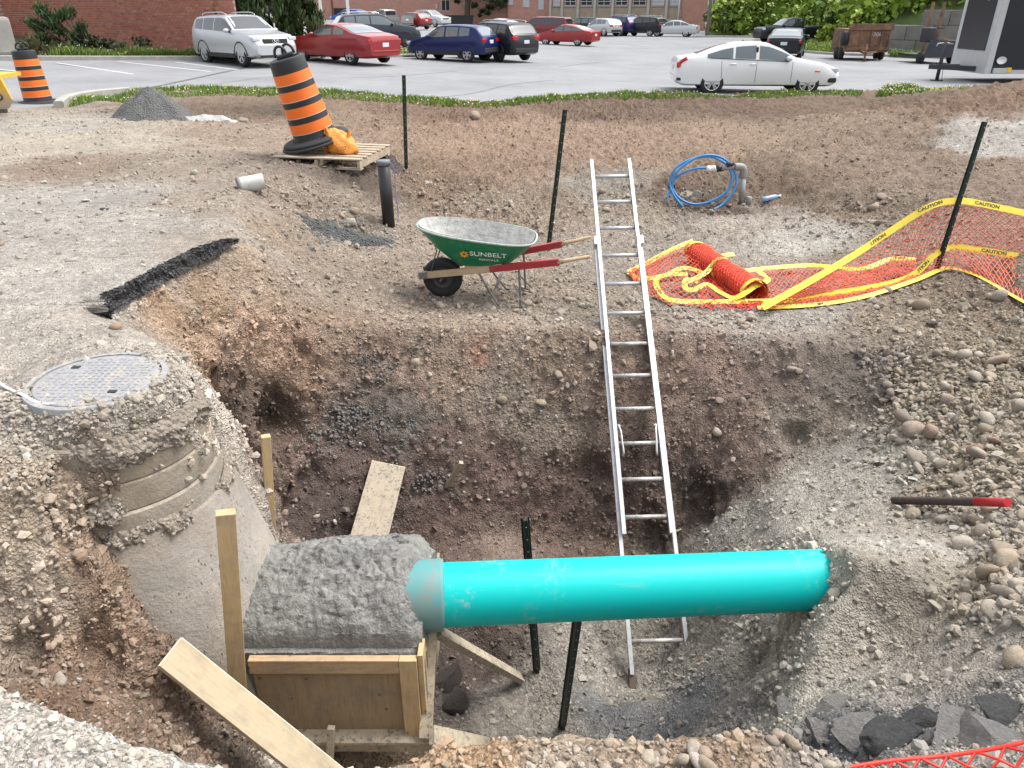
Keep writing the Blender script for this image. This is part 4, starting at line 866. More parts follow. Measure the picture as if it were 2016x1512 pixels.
b.add(vs, [(i*NR+(k+1) % NR, i*NR+k, (i+1)*NR+k, (i+1)*NR+(k+1) % NR) for i in range(len(levels)-1) for k in range(NR)]+[tuple(range(NR))], True); b.build('mortar_crust', M_MORTAR, tray, auto=60)
for s_ in (-1, 1):
    F, Mid, T0, T = Vector((-.20, s_*.10, .235)), Vector((.5, s_*.205, .36)), Vector((1.16, s_*.30, .48)), Vector((1.44, s_*.33, .55))
    b = MB(); b.beam(F, Mid, .042, .062, (0, 0, 1), .004); hd = b.build('handle', M_HANDLE, wb)
    b = MB(); b.beam(Mid, T0, .043, .064, (0, 0, 1), .004); b.build('red_section', M_RED, hd)
    b = MB(); b.tube([T0-(T0-Mid)*.02, T0+(T-T0)*.2, T], [.026, .0185, .0165], 10); b.build('grip', M_HANDLE, hd)
    b = MB(); b.beam(F+Vector((-.012, s_*-.0, 0)), F+Vector((.075, s_*.012, .016)), .05, .066, (0, 0, 1)); b.build('nose_bracket', M_STEEL, wb)
    w_ = MB(); w_.beam((.26, s_*.165, .35), (.62, s_*.215, .395), .04, .05, (0, 0, 1)); w_.build('wedge', M_HANDLE, wb)
    lg = MB(); L0, L1, L2, L3 = Vector((.38, s_*.19, .33)), Vector((.60, s_*.27, .0)), Vector((.80, s_*.27, .0)), Vector((.78, s_*.235, .40))
    lg.tube(smooth_path([L0, L0+(L1-L0)*.9, L1+Vector((.04, 0, 0)), L2-Vector((.03, 0, 0)), L2+(L3-L2)*.08, L3], 5), .0105, 8); leg = lg.build('leg', M_STEEL, wb)
    lg = MB(); lg.tube([(.745, s_*.27, .15), (.87, s_*.27, .01), (.74, s_*.27, .004)], .008, 6); lg.build('foot_brace', M_STEEL, leg)
    b = MB(); b.tube([(-.10, s_*.10, .26), (-.02, s_*.14, .50), (-.03, s_*.16, .56)], .007, 6); b.build('tray_strut', M_STEEL, wb)
b = MB(); b.beam((.56, -.25, .18), (.56, .25, .18), .03, .006, (0, 0, 1)); b.build('leg_crossbar', M_STEEL, wb)
wl_ = empty('wheel', (0, 0, .195)); wl_.parent = wb
Ry = Matrix.Rotation(math.pi/2, 4, 'X')
b = MB(); b.lathe([(.105, -.04), (.15, -.052), (.18, -.046), (.195, -.03), (.199, 0), (.195, .03), (.18, .046), (.15, .052), (.105, .04)], 40, Ry); b.build('tyre', M_RUBBER, wl_)
b = MB(); b.lathe([(0, -.03), (.03, -.06), (.03, -.03), (.09, -.025), (.108, -.042), (.108, .042), (.09, .025), (.03, .03), (.03, .06), (0, .03)], 32, Ry); b.build('rim', simple('dark_rim', (.07, .07, .072), .5, .4), wl_)
b = MB(); b.tube([(0, -.13, .2), (0, .13, .2)], .009, 8); b.build('axle', M_STEEL, wb)
# maker's mark on the near side of the tray
def side_pt(x, k):           # on the near side wall, k 0 bottom .. 1 rim
    a, c_ = Vector((x, -.2225, .40)), Vector((x, -.350, .632)); return a+(c_-a)*k
upv = (side_pt(.4, 1)-side_pt(.4, 0)).normalized(); outw = upv.cross(Vector((1, 0, 0))); outw = outw if outw.y < 0 else -outw
M_LET = simple('white_lettering', (.75, .77, .75), .5, var=.05); M_SUNO = simple('orange_print', (.80, .36, .02), .5)
def decal(me, name, mat, p, xdir=(1, 0, 0)):
    o = link(bpy.data.objects.new(name, me), tray); me.materials.append(mat); o.matrix_local = frame(o, xdir, upv, p); return o
decal(text_mesh('SUNBELT', .076, .0006, 1.12), 'lettering', M_LET, side_pt(.50, .60)+outw*.02, (1, 0, -.045))
decal(text_mesh('RENTALS', .032, .0, 1.4), 'lettering', M_LET, side_pt(.50, .35)+outw*.02, (1, 0, -.045))
b = MB(); pts = []
for k in range(32): a = 2*math.pi*k/32; r = .044 if (k % 4) in (0, 1) else .031; pts.append((r*math.cos(a), r*math.sin(a)))
inner = [(.014*math.cos(2*math.pi*k/32), .014*math.sin(2*math.pi*k/32)) for k in range(32)]
b.add([(x, y, 0) for x, y in pts]+[(x, y, 0) for x, y in inner], [(k, (k+1) % 32, 32+(k+1) % 32, 32+k) for k in range(32)])
o = b.build('sun_emblem', M_SUNO, tray); o.matrix_local = frame(o, (1, 0, -.045), upv, side_pt(.275, .60)+outw*.02)
# ================================================================ construction barrels
t = NT('orange_sheeting'); n = t.noise(8, 5, .7); t.set(col=t.mix(t.ramp(n, [(.45, 0.), (.8, .35)]), (.86, .16, .012), (.50, .20, .07)), rough=.38, spec=.5); M_ORANGE = t.m
M_WSTRIPE = simple('pale_edge', (.62, .60, .57), .5)
def barrel(loc, rot, scale, label):
    e = empty('construction_barrel', loc, rot, label, 'barrel', 'striped construction barrels'); e.scale = (scale,)*3
    rz = lambda z: .262-(z/1.0)*.052
    b = MB(); prof = [(rz(0)+.01, .02), (rz(0), .10)]
    for z in np.linspace(.12, .98, 12): prof.append((rz(z), z))
    prof += [(rz(1)-.004, 1.0), (.17, 1.012), (.165, .99), (.0, .99)]; b.lathe(prof, 40); b.build('body', M_BLACK, e, auto=35)
    for k in range(4):
        z0 = .165+k*.19; z1 = z0+.115
        b = MB(); b.lathe([(rz(z0)-.002, z0), (rz(z0)+.0035, z0), (rz(z1)+.0035, z1), (rz(z1)-.002, z1)], 40); bd = b.build('orange_band', M_ORANGE, e, auto=30)
        b = MB(); b.lathe([(rz(z0)+.0030, z0-.007), (rz(z0)+.0042, z0-.006), (rz(z0)+.0042, z0+.001)], 40); b.build('pale_edge', M_WSTRIPE, bd)
    for z0, R in ((0.0, .43), (.035, .405)):
        b = MB(); b.lathe([(.25, z0), (R, z0), (R+.006, z0+.012), (R-.01, z0+.03), (.34, z0+.045), (.262, z0+.05), (.255, z0+.03)], 40); b.build('rubber_ring', M_RUBBER, e)
    b = MB(); b.box((0, 0, 1.03), (.20, .13, .05), bev=.015); b.build('cap', M_BLACK, e)
    for s_ in (-1, 1):
        b = MB(); b.tube([(s_*.045+.072*math.cos(a)*.9, s_*.02, 1.055+.09*math.sin(a)+.0) for a in np.linspace(-.25, math.pi+.25, 12)], .016, 8); b.build('handle', M_BLACK, e)
    return e
p = top(78, 206); barrel(p, (math.radians(0), math.radians(-2), .4), 1.04, 'striped barrel standing upright on the road by the kerb')
# pallet with the leaning barrel and the sack
def make_pallet():
    e = empty('pallet', (-1.92, 9.66, CAM_Z-1.815), (math.radians(1), 0, math.radians(-12)), 'weathered wooden pallet carrying a leaning barrel and orange sack', 'pallet')
    mt = wood('pallet_wood', (.36, .29, .205), (.44, .365, .27), .35, 0, .2)
    Lx, Ly = 1.2, 1.1
    for k in range(7):
        w_ = .11; y = .055+k*(Ly-.11)/6; b = MB(); b.box((-Lx/2, y, .132), (Lx, w_, .018), bev=.002); b.build('deck_board', mt, e)
    for k in range(3): b = MB(); b.box((-.025-k*(Lx-.05)/2, Ly/2, .07), (.04, Ly-.01, .09), bev=.002); b.build('stringer', mt, e)
    for k in range(3): b = MB(); b.box((-Lx/2, .055+k*(Ly-.11)/2, .012), (Lx, .1, .016), bev=.002); b.build('bottom_board', mt, e)
    return e
pal = make_pallet(); bpy.context.view_layer.update()
def on_pal(x, y, z=.141): return pal.matrix_world @ Vector((x, y, z))
barrel(on_pal(-.80, .50)+Vector((0, 0, .105)), (math.radians(3), math.radians(-14), .2), 1.06, 'striped barrel leaning over on the wooden pallet')
def sack():
    e = empty('sandbag', on_pal(-.36, .36), (0, 0, math.radians(-14)), 'crumpled orange plastic sack slumped on the pallet', 'sack'); e.scale = (.84, .84, .84); b = MB(); rr = random.Random(9); n = 30; prof = [(0.0, .0), (.9, .005), (1.0, .06), (1.0, .14), (.88, .22), (.66, .29), (.42, .335), (.2, .35)]
    vs = []
    for i, (r, z) in enumerate(prof):
        for k in range(n):
            a = 2*math.pi*k/n; rx, ry = .25*r, .17*r; f = 1+.07*math.sin(5*a+i)+.05*math.sin(11*a+2*i)+rr.uniform(-.03, .03)
            zz = z+.05*math.cos(a-2.6)*r*(z/.3)+.015*math.sin(4*a+i); vs.append((rx*f*math.cos(a)-.12*(z/.35)**1.5, ry*f*math.sin(a), max(0, zz)))
    fs = [(i*n+k, i*n+(k+1) % n, (i+1)*n+(k+1) % n, (i+1)*n+k) for i in range(len(prof)-1) for k in range(n)]+[tuple(range((len(prof)-1)*n, len(prof)*n))]
    b.add(vs, fs, True); t = NT('orange_sack'); nn = t.noise(9, 5, .7); t.set(col=t.ramp(nn, [(.35, (.58, .21, .04)), (.55, (.85, .32, .04)), (.8, (.75, .42, .18))]), rough=.42, spec=.5); t.bump(t.noise(14, 4, .7, None, 1.5), .8, .03)
    b.build('bag_body', t.m, e)
    for (x, y, z), (dx, dz), w_ in (((-.22, -.06, .27), (-.02, .13), .14), ((.07, .02, .24), (.05, .13), .10)):
        b = MB(); m = 7; vs = []
        for i in range(m):
            k = i/(m-1); vs += [(x+w_*(k-.5), y+.03*math.sin(k*6), z), (x+dx+w_*(k-.5)*.55, y+.035*math.sin(k*5+1), z+dz*(1-.5*abs(k-.5))), (x+w_*(k-.5), y+.03*math.sin(k*6)+.006, z), (x+dx+w_*(k-.5)*.55, y+.035*math.sin(k*5+1)+.006, z+dz*(1-.5*abs(k-.5)))]
        fs = []
        for i in range(m-1): a = i*4; fs += [(a, a+4, a+5, a+1), (a+2, a+3, a+7, a+6), (a+1, a+5, a+7, a+3)]
        b.add(vs, fs, True); b.build('torn_flap', t.m, e)
    b = MB(); vs = [(-.24, -.10, .26), (-.2, -.14, .25), (-.235, -.165, .0), (-.275, -.14, .0)]; b.add(vs+[(x, y+.012, z) for x, y, z in vs], [(0, 1, 2, 3), (7, 6, 5, 4), (0, 4, 5, 1), (1, 5, 6, 2), (2, 6, 7, 3), (3, 7, 4, 0)]); b.build('fold', M_ORANGE, e)
    for s_, zz in (('PACKE', .12), ('AG-G', .085)):
        me = text_mesh(s_, .038); me.materials.append(simple('faded_print', (.22, .10, .04), .6)); o = link(bpy.data.objects.new('print', me), e); o.matrix_local = frame(o, (1, .15, .12), (0, .12, 1), (.08, -.188, zz))
sack()
# ================================================================ small site things
p = top(766, 446); e = empty('riser_pipe', p, (0, math.radians(-.8), 0), 'capped black plastic riser pipe standing in the dirt', 'pipe')
b = MB(); b.tube([(0, 0, -.1), (0, 0, .74)], .072, 24); b.build('shaft', M_BLACK, e)
b = MB(); b.lathe([(.072, .70), (.080, .70), (.080, .745), (.074, .752), (0, .752)], 24); b.build('cap', simple('dusty_cap', (.16, .17, .19), .6), e)
M_TWINE = simple('blue_twine', (.20, .20, .42), .7)
b = MB(); b.tube(smooth_path([(.075, -.03, .72), (.11, -.04, .70), (.125, -.04, .55), (.12, -.05, .35), (.13, -.05, .2), (.12, -.06, .05)], 5), .006, 5); b.build('twine', M_TWINE, e)
p = top(495, 372); e = empty('pipe_stub', p+Vector((0, 0, .06)), (0, math.radians(84), math.radians(22)), 'short white plastic pipe stub lying on the dirt', 'pipe')
b = MB(); b.tube([(0, 0, -.14), (0, 0, .14)], .082, 24, cap=False); b.lathe([(.082, .14), (.074, .14), (.074, .05), (0, .05)], 24); b.build('sleeve', simple('dirty_white_plastic', (.50, .50, .47), .6, scale=14, var=.3), e)
b = MB(); b.lathe([(.0, -.125), (.078, -.125), (.084, -.14), (.088, -.10), (.084, -.095)], 24); b.build('end_cap', simple('dirty_cap', (.26, .25, .23), .8, scale=14), e)
# blue water line coil with its fitting
t = NT('blue_pipe'); t.set(col=(.02, .19, .46), rough=.35); M_BLUE = t.m; M_GALV = simple('galvanised', (.36, .36, .36), .45, .6, .3, 30); M_GREYP = simple('grey_plastic', (.24, .23, .22), .5)
pc = top(1385, 404); D0 = pc.y+.02
e = empty('water_line', pc, label='coiled blue plastic water pipe standing in a dirt hollow', cat='pipe')
loop = [(1470, 300), ]
C1 = smooth_path([pD(1312, 392, D0-.12), pD(1322, 368, D0-.04), pD(1336, 335, D0), pD(1370, 311, D0+.08), pD(1405, 306, D0+.1), pD(1432, 318, D0+.08), pD(1449, 345, D0), pD(1446, 372, D0-.06), pD(1425, 400, D0-.14), pD(1405, 413, D0-.22)], 8)
C2 = smooth_path([pD(1345, 408, D0-.2), pD(1327, 385, D0-.12), pD(1319, 360, D0-.02), pD(1330, 332, D0+.02), pD(1362, 313, D0+.08), pD(1400, 309, D0+.1), pD(1430, 324, D0+.06), pD(1441, 348, D0), pD(1432, 375, D0-.06), pD(1400, 396, D0-.12), pD(1365, 402, D0-.14), pD(1335, 388, D0-.1), pD(1323, 362, D0), pD(1340, 343, D0+.03), pD(1370, 332, D0+.05), pD(1392, 331, D0+.06)], 8)
for C in (C1, C2): b = MB(); b.tube([q-pc for q in C], .0165, 10); b.build('pipe_loop', M_BLUE, e)
for px_, py_ in ((1322, 368), (1437, 325)):
    b = MB(); q = pD(px_, py_, D0+.02)-pc; b.tube([q+Vector((-.045, 0, .0)), q+Vector((.045, 0, .02))], .032, 8); b.build('tie', M_BLACK, e)
e = empty('elbow_pipe', top(1461, 405), label='galvanised riser with elbow and coupling feeding the blue pipe', cat='pipe'); O = e.location.copy(); D1 = O.y
P0, P1, P2, P3 = O+Vector((0, 0, -.1)), pD(1463, 340, D1), pD(1455, 329, D1), pD(1392, 331, D0+.06)
b = MB(); b.tube([P0-O, P1-O], .042, 14); b.build('riser', M_GALV, e)
b = MB(); b.tube([q-O for q in smooth_path([pD(1463, 350, D1), pD(1464, 336, D1), pD(1460, 329, D1), pD(1446, 329, D1)], 4)], .052, 14); b.build('elbow', M_GREYP, e)
b = MB(); b.tube([pD(1448, 329, D1)-O, pD(1420, 331, D1-.02)-O], .035, 12); b.build('nipple', M_GREYP, e)
b = MB(); b.tube([pD(1424, 331, D1)-O, pD(1408, 332, D1)-O], .045, 12); b.build('dark_sleeve', M_BLACK, e)
b = MB(); A_, B_ = pD(1410, 332, D1)-O, pD(1390, 332, D1)-O; b.tube([A_, A_+(B_-A_)*.3, A_+(B_-A_)*.32, A_+(B_-A_)*.7, A_+(B_-A_)*.72, B_], [.045, .045, .04, .04, .048, .03], 12); b.build('coupling', M_WHITE, e)
p = top(1515, 402); e = empty('plastic_bottle', p+Vector((0, 0, .03)), (0, math.radians(84), math.radians(18)), 'crushed clear blue plastic bottle lying on the dirt', 'bottle')
t = NT('clear_blue_plastic'); t.set(col=(.30, .46, .68), rough=.2, spec=.6, trans=.35); b = MB(); b.lathe([(0, -.14), (.034, -.13), (.036, -.06), (.03, -.03), (.036, .0), (.036, .07), (.016, .12), (.015, .145)], 16); b.build('bottle_body', t.m, e)
b = MB(); b.lathe([(.017, .135), (.018, .16), (0, .162)], 12); b.build('bottle_cap', M_WHITE, e)
p = top(1473, 404); b = MB(); b.lathe([(.035, 0), (.04, .02), (.038, .09), (.03, .095), (0, .09)], 16); o = b.build('plastic_cup', M_GREYP); o.location = p; tag(o, 'small grey plastic cup standing beside the elbow riser', 'cup')
# ---------------------------------------------------------------- heaps and lumps
def heap(name, px_, py_, rx, ry, h, mat, label, cat, seed, pw=1.0, n=70, rough=.02, off=0):
    c0 = top(px_, py_); rng = np.random.default_rng(seed); a = np.linspace(0, 2*math.pi, n, endpoint=False); rs = np.linspace(0, 1, 26)
    vs = [(0, 0, h)]; 
    A, R = np.meshgrid(a, rs[1:]); k = 1+.10*np.sin(2*A+seed)+.07*np.sin(5*A+2*seed)+.05*np.sin(9*A); X = R*rx*k*np.cos(A); Y = R*ry*k*np.sin(A)
    Zh = h*(1-R**pw)+rough*(fbm(X+seed, Y, X*0, 9, 4, seed)+.5*fbm(X, Y+seed, X*0, 26, 2, seed))*(1-.4*R)
    G = np.array([[gz(c0.x+x, c0.y+y) for x, y in zip(r1, r2)] for r1, r2 in zip(X, Y)])
    G0 = gz(c0.x, c0.y); Zh = Zh*(1-R**6)+(G-G0)-.035*R**4
    vs += [(x, y, z) for x, y, z in zip(X.ravel(), Y.ravel(), Zh.ravel())]
    fs = [(0, 1+k_, 1+(k_+1) % n) for k_ in range(n)]+[(1+i*n+k_, 1+(i+1)*n+k_, 1+(i+1)*n+(k_+1) % n, 1+i*n+(k_+1) % n) for i in range(len(rs)-2) for k_ in range(n)]
    b = MB(); b.add(vs, fs, True); o = b.build(name, mat); o.location = (c0.x, c0.y, G0); return tag(o, label, cat)
def crumb(name, c1, c2, sc_=60, bd=.02):
    t = NT(name); v = t.voro(sc_); n = t.noise(sc_*.6, 4, .75); t.set(col=t.mix(n, c1, c2), rough=.85); t.bump(t.math('ADD', v.outputs['Distance'], n), .9, bd); return t.m
M_MIX = crumb('fresh_asphalt_mix', (.085, .085, .085), (.16, .16, .155), 34, .04)
heap('asphalt_heap', 304, 232, .82, .55, .54, M_MIX, 'conical heap of dark grey asphalt mix by the grass verge', 'heap', 5, .95, rough=.05)
heap('dry_mix_spill', 405, 236, .62, .3, .09, crumb('pale_dust', (.42, .42, .41), (.50, .50, .49)), 'pale dusty spill trailing from the asphalt heap', 'heap', 8, 1.3)
heap('concrete_spill', 690, 468, .66, .20, .07, crumb('spilled_concrete', (.07, .072, .07), (.13, .132, .128), 40, .05), 'dark wet concrete spill behind the black riser pipe', 'concrete', 12, 2.0, rough=.05)
M_CLOD = crumb('dark_soil', (.05, .04, .035), (.10, .08, .068), 30, .04)
heap('soil_heap', 755, 325, .32, .5, .2, M_CLOD, 'clump of black soil against the end of the pallet', 'heap', 15, 1.4, rough=.09)
heap('soil_heap', 400, 300+3, .2, .1, .03, M_CLOD, 'thin scatter of black soil on the dusty road', 'heap', 18, 1.4, rough=.03) if False else None
t = NT('blue_clay'); n = t.noise(5, 6, .7); t.set(col=t.ramp(n, [(.3, (.29, .28, .27)), (.5, (.41, .395, .375)), (.75, (.50, .475, .45))]), rough=.8); t.bump(t.noise(7, 8, .75), 1., .12); M_CLAY = t.m
t = NT('dark_shale'); n = t.noise(6, 6, .7); t.set(col=t.ramp(n, [(.3, (.05, .05, .052)), (.6, (.10, .10, .102)), (.8, (.20, .19, .18))]), rough=.7); t.bump(t.noise(8, 8, .75), .9, .1); M_SHALE = t.m
def boulder(px_, py_, r, mat, label, seed, flat=.7, cat='rock', name='boulder', sub=4, up=-.12):
    bm = bmesh.new(); bmesh.ops.create_icosphere(bm, subdivisions=sub, radius=1); rr = random.Random(seed)
    cuts = [(Vector((rr.gauss(0, 1), rr.gauss(0, 1), rr.gauss(0, 1))).normalized(), rr.uniform(.4, .75)) for _ in range(11)]
    for v in bm.verts:
        for n_, d_ in cuts:
            k = v.co.dot(n_)
            if k > d_: v.co -= n_*(k-d_)*.93
        v.co *= 1+rr.uniform(-.012, .012); v.co.z *= flat
    N_ = np.array([v.co for v in bm.verts]); k_ = .10*fbm(N_[:, 0]+seed, N_[:, 1], N_[:, 2], 2.2, 4, seed)-.07*sstep(.7, 1., 1-np.abs(fbm(N_[:, 0], N_[:, 1]+seed, N_[:, 2], 1.6, 2, seed+9))*3)
    for v, d_ in zip(bm.verts, k_): v.co *= 1+float(d_)
    b = MB(); b.bm(bm); o = b.build(name, mat, auto=25); p = hit(px_, py_); o.location = p+Vector((0, 0, r*up)); o.scale = (r*1.15, r, r); o.rotation_euler = (rr.uniform(-.3, .3), rr.uniform(-.3, .3), rr.uniform(0, 6)); return tag(o, label, cat)
boulder(1765, 1448, .13, M_SHALE, 'large dark shale boulder on the grey clay by the red net', 3)
boulder(1690, 1440, .115, M_CLAY, 'pale grey clay block beside the dark shale boulder', 5)
boulder(1552, 1392, .075, M_CLAY, 'squarish grey stone with rusty spot above the clay blocks', 8)
boulder(1620, 1440, .08, M_CLAY, 'cracked clay lump left of the pale clay block', 11)
boulder(1648, 1395, .085, M_CLAY, 'cracked grey clay lump with crazed top', 14)
boulder(1900, 1445, .13, M_CLAY, 'broad pale clay slab near the red net', 17, .5)
boulder(1820, 1420, .08, M_SHALE, 'small black shale piece behind the dark boulder', 19)
boulder(1990, 1405, .1, M_SHALE, 'dark clay chunk under the cobble bank', 21)
boulder(1975, 1470, .12, M_CLAY, 'grey clay chunk showing through the red net', 27, .6)
M_DCLOD = crumb('earth_clod', (.15, .12, .09), (.22, .18, .14), 30, .05)
boulder(1732, 916, .055, M_DCLOD, 'round brown earth clod alone on the gravel slope', 23, .9, 'clod', 'earth_clod')
boulder(1845, 640, .085, M_DCLOD, 'big brown earth clod among pebbles below the fence', 29, .85, 'clod', 'earth_clod')
boulder(1352, 385, .13, simple('field_stone', (.20, .18, .155), .85, scale=8), 'round grey fieldstone inside the blue pipe coil', 31, .85)
boulder(1370, 388, .1, simple('field_stone_b', (.22, .195, .17), .85, scale=8), 'upright grey fieldstone beside the round one in the coil', 33, 1.1)
boulder(205, 413, .05, M_SHALE, 'small black asphalt crumb lying on the dusty road', 35, .6)
boulder(900, 1385, .12, M_CLOD, 'dark muddy lump in the hole beside the form', 37, .8, 'clod', 'earth_clod')
boulder(885, 1330, .12, M_CLOD, 'dark muddy lump under the lumber brace', 39, .9, 'clod', 'earth_clod')
# concrete spatter on the pit wall: patches of grey crumbs
def spatter(spots, label, sc_=1.):
    rng = random.Random(77); b = MB(); c0 = hit(*spots[0][:2])
    for px_, py_, n, s_ in spots:
        for _ in range(n):
            q = hit(px_+rng.gauss(0, s_), py_+rng.gauss(0, s_*.55)); r = rng.uniform(.006, .017)*sc_; bm = bmesh.new(); bmesh.ops.create_icosphere(bm, subdivisions=1, radius=r)
            for v in bm.verts: v.co *= rng.uniform(.55, 1.45)
            b.bm(bm, Matrix.Translation(q-c0-Vector((0, 0, r*.35))), False)
    o = b.build('concrete_spatter', M_SPAT); o.location = c0; tag(o, label, 'concrete', kind='stuff')
M_SPAT = crumb('grey_spatter', (.12, .118, .11), (.21, .205, .19), 90, .01)
spatter([(760, 740, 90, 26), (730, 700, 40, 20), (830, 690, 25, 18)], 'grey concrete spatter high on the pit back wall')
spatter([(760, 830, 240, 52), (850, 830, 160, 34), (690, 810, 120, 30), (830, 940, 90, 40), (640, 860, 90, 30)], 'grey concrete spatter spread across the dark pit wall')
spatter([(690, 468, 130, 42), (640, 462, 60, 26), (750, 474, 60, 24)], 'lumpy crumbs of wet concrete strewn over the dark spill', 2.2)
# ================================================================ yellow machine bucket at the left edge
p = top(-12, 236); e = empty('machine_bucket', p, (0, 0, math.radians(8)), 'yellow steel machine bucket with bolt holes and muddy edge', 'bucket'); e.scale = (1.15, 1.15, 1.15)
t = NT('machine_yellow'); mp = t.node('ShaderNodeSeparateXYZ'); t.lk(t.coord('Object'), mp.inputs[0]); n = t.noise(6, 5, .7)
k = t.math('ADD', mp.outputs['Z'], t.math('MULTIPLY', n, .35)); t.set(col=t.mix(t.ramp(k, [(.36, 1.), (.62, 0.)]), (.62, .36, .03), (.34, .27, .20)), rough=.55); M_YEL = t.m
def poly_plate(b, pts, th): b.prism(pts, -th/2, th/2, Matrix.Rotation(math.pi/2, 4, 'X'))
b = MB(); poly_plate(b, [(-.9, .18), (.0, .06), (.25, .16), (.33, .27), (.13, 1.0), (.09, 1.05), (-.9, 1.1)], .05); b.build('side_plate', M_YEL, e)
b = MB(); b.box((-.35, .5, .55), (.9, 1.0, .05)); b.build('bucket_floor', M_YEL, e)
b = MB(); b.beam((-.9, -.03, .13), (.22, -.03, .12), .06, .05, (0, 0, 1)); b.build('cutting_edge', simple('worn_steel', (.10, .08, .065), .6, .5), e)
M_PALE = simple('washer', (.55, .55, .52), .5)
for x, z in ((.02, .87), (.145, .60), (.02, .60), (.17, .31), (.02, .30)):
    b = MB(); b.lathe([(.028, -.006), (.05, -.006), (.05, .006), (.028, .006)], 20, Matrix.Translation((x, -.032, z)) @ Matrix.Rotation(math.pi/2, 4, 'X')); hl = b.build('bolt_ring', simple('bolt_dark', (.06, .05, .04), .6), e)
    b = MB(); b.lathe([(0, .004), (.03, .004), (.03, -.004)], 20, Matrix.Translation((x, -.030, z)) @ Matrix.Rotation(math.pi/2, 4, 'X')); b.build('bolt_face', M_PALE, hl)
# ================================================================ orange safety fence with yellow caution bands
def plast(name, col, rough=.45):
    t = NT(name); t.set(col=t.mix(t.noise(12, 4, .6), tuple(x*.8 for x in col), tuple(min(1, x*1.1) for x in col)), rough=rough, spec=.4); return t.m
M_NET = plast('orange_net', (.85, .13, .06)); M_NET2 = plast('red_net', (.78, .035, .02)); M_BAND = plast('yellow_band', (.80, .62, .06)); M_PRINT = simple('black_print', (.03, .03, .025), .6)
def net_mesh(S, nu, nv, r):
    """diamond lattice over S(u,v)"""
    P = np.array([[S(i/nu, j/nv) for j in range(nv+1)] for i in range(nu+1)], float); rng = np.random.default_rng(5)
    P[1:-1, 1:-1] += rng.normal(0, r*.8, P[1:-1, 1:-1].shape)
    a, b = [], []
    for i in range(nu):
        for j in range(nv+1):
            if (i+j) % 2: continue
            if j < nv: a.append(P[i, j]); b.append(P[i+1, j+1])
            if j > 0: a.append(P[i, j]); b.append(P[i+1, j-1])
    a, b = np.array(a), np.array(b); d = b-a; d /= np.linalg.norm(d, axis=1)[:, None]+1e-9
    n1 = np.cross(d, np.array((.13, -.35, .93))); n1 /= np.linalg.norm(n1, axis=1)[:, None]+1e-9; n2 = np.cross(d, n1)
    vs = []
    for e in (a, b):
        for k in range(3): t_ = 2*math.pi*k/3; vs.append(e+(n1*math.cos(t_)+n2*math.sin(t_))*r)
    V = np.stack(vs, 1); m = len(a); base = (np.arange(m)*6)[:, None, None]; q = np.array([[0, 1, 4, 3], [1, 2, 5, 4], [2, 0, 3, 5]])
    return V.reshape(-1, 3), (q[None]+base).reshape(-1, 4)
def pieces(lines):
    """evaluate a poly of points at u in 0..1 by arc length"""
    out = []
    for L in lines:
        P = smooth_path(L, 6); s_ = [0]
        for x, y in zip(P[:-1], P[1:]): s_.append(s_[-1]+(y-x).length)
        out.append((np.array([tuple(p) for p in P]), np.array(s_)/s_[-1]))
    return out
def surf(lines, bumps=0., seed=0):
    L = pieces(lines); n = len(L)-1
    def S(u, v):
        k = min(int(v*n), n-1); f = v*n-k; pa, pb = [np.array([np.interp(u, s_, p[:, c]) for c in range(3)]) for p, s_ in (L[k], L[k+1])]
        q = pa*(1-f)+pb*f
        if bumps: q[2] = max(q[2], gz(q[0], q[1])+.015)+bumps*(1+math.sin(u*37+v*9+seed)*math.cos(v*17+u*11))*.5*(1-abs(2*v-1)*.4)
        return q
    return S
def on(px_, py_, lift=.02): p = hit(px_, py_); return Vector((p.x, p.y, gz(p.x, p.y)+lift))
def dl(lst): return [pD(x, y, d) for x, y, d in lst]
sf = empty('safety_fence', tuple(NETPOST_B), label='orange mesh safety fence with yellow caution bands tied to tilted post', cat='fence'); SO_ = sf.location.copy()
def addnet(name, S, nu, nv, r, mat, par, O):
    V, Fq = net_mesh(S, nu, nv, r); me = np_mesh(name, V-np.array(O), Fq, True); me.materials.append(mat); return link(bpy.data.objects.new(name, me), par)
def band(P, w, par, O, nrm_=None, n=6):
    P = smooth_path(P, n)
    b = MB(); ribbon(b, [p-O for p in P], w, nrm_ if nrm_ else (0, -.75, .65), .002, .012); b.sm = [False]*len(b.sm); return b.build('caution_band', M_BAND, par), P
def caution(P, u, par, O, nrm_, size=.043, flip=False, lift=.015):
    i = min(int(u*(len(P)-1)), len(P)-2); x = (P[i+1]-P[i]).normalized(); nn = Vector(nrm_).normalized(); y = nn.cross(x).normalized(); nn = x.cross(y)
    me = text_mesh('CAUTION', size, .001, 1.25); me.materials.append(M_PRINT); o = link(bpy.data.objects.new('lettering', me), par); o.matrix_local = frame(o, x, y, P[i]-O+nn*lift)
pd_ = NETPOST_B.y+.12
TOPL = dl([(1500, 606, pd_-.75), (1580, 562, pd_-.5), (1680, 503, pd_-.2), (1760, 450, pd_-.08), (1830, 407, pd_-.04), (1882, 396, pd_-.02), (1930, 402, pd_-.02), (2016, 420, pd_-.05), (2130, 442, pd_-.1), (2300, 470, pd_-.2)])
MIDL = [on(1500, 607, .03), on(1600, 594, .05), on(1700, 580, .06)]+dl([(1790, 546, pd_-.2), (1840, 501, pd_-.1), (1874, 487, pd_-.05), (1930, 493, pd_-.08), (2016, 507, pd_-.12), (2130, 527, pd_-.15), (2300, 560, pd_-.25)])
BOTL = [on(1490, 613), on(1600, 606), on(1700, 592), on(1800, 560), on(1850, 538), on(1880, 536), on(1930, 550), on(2016, 600), on(2130, 660), on(2300, 720)]
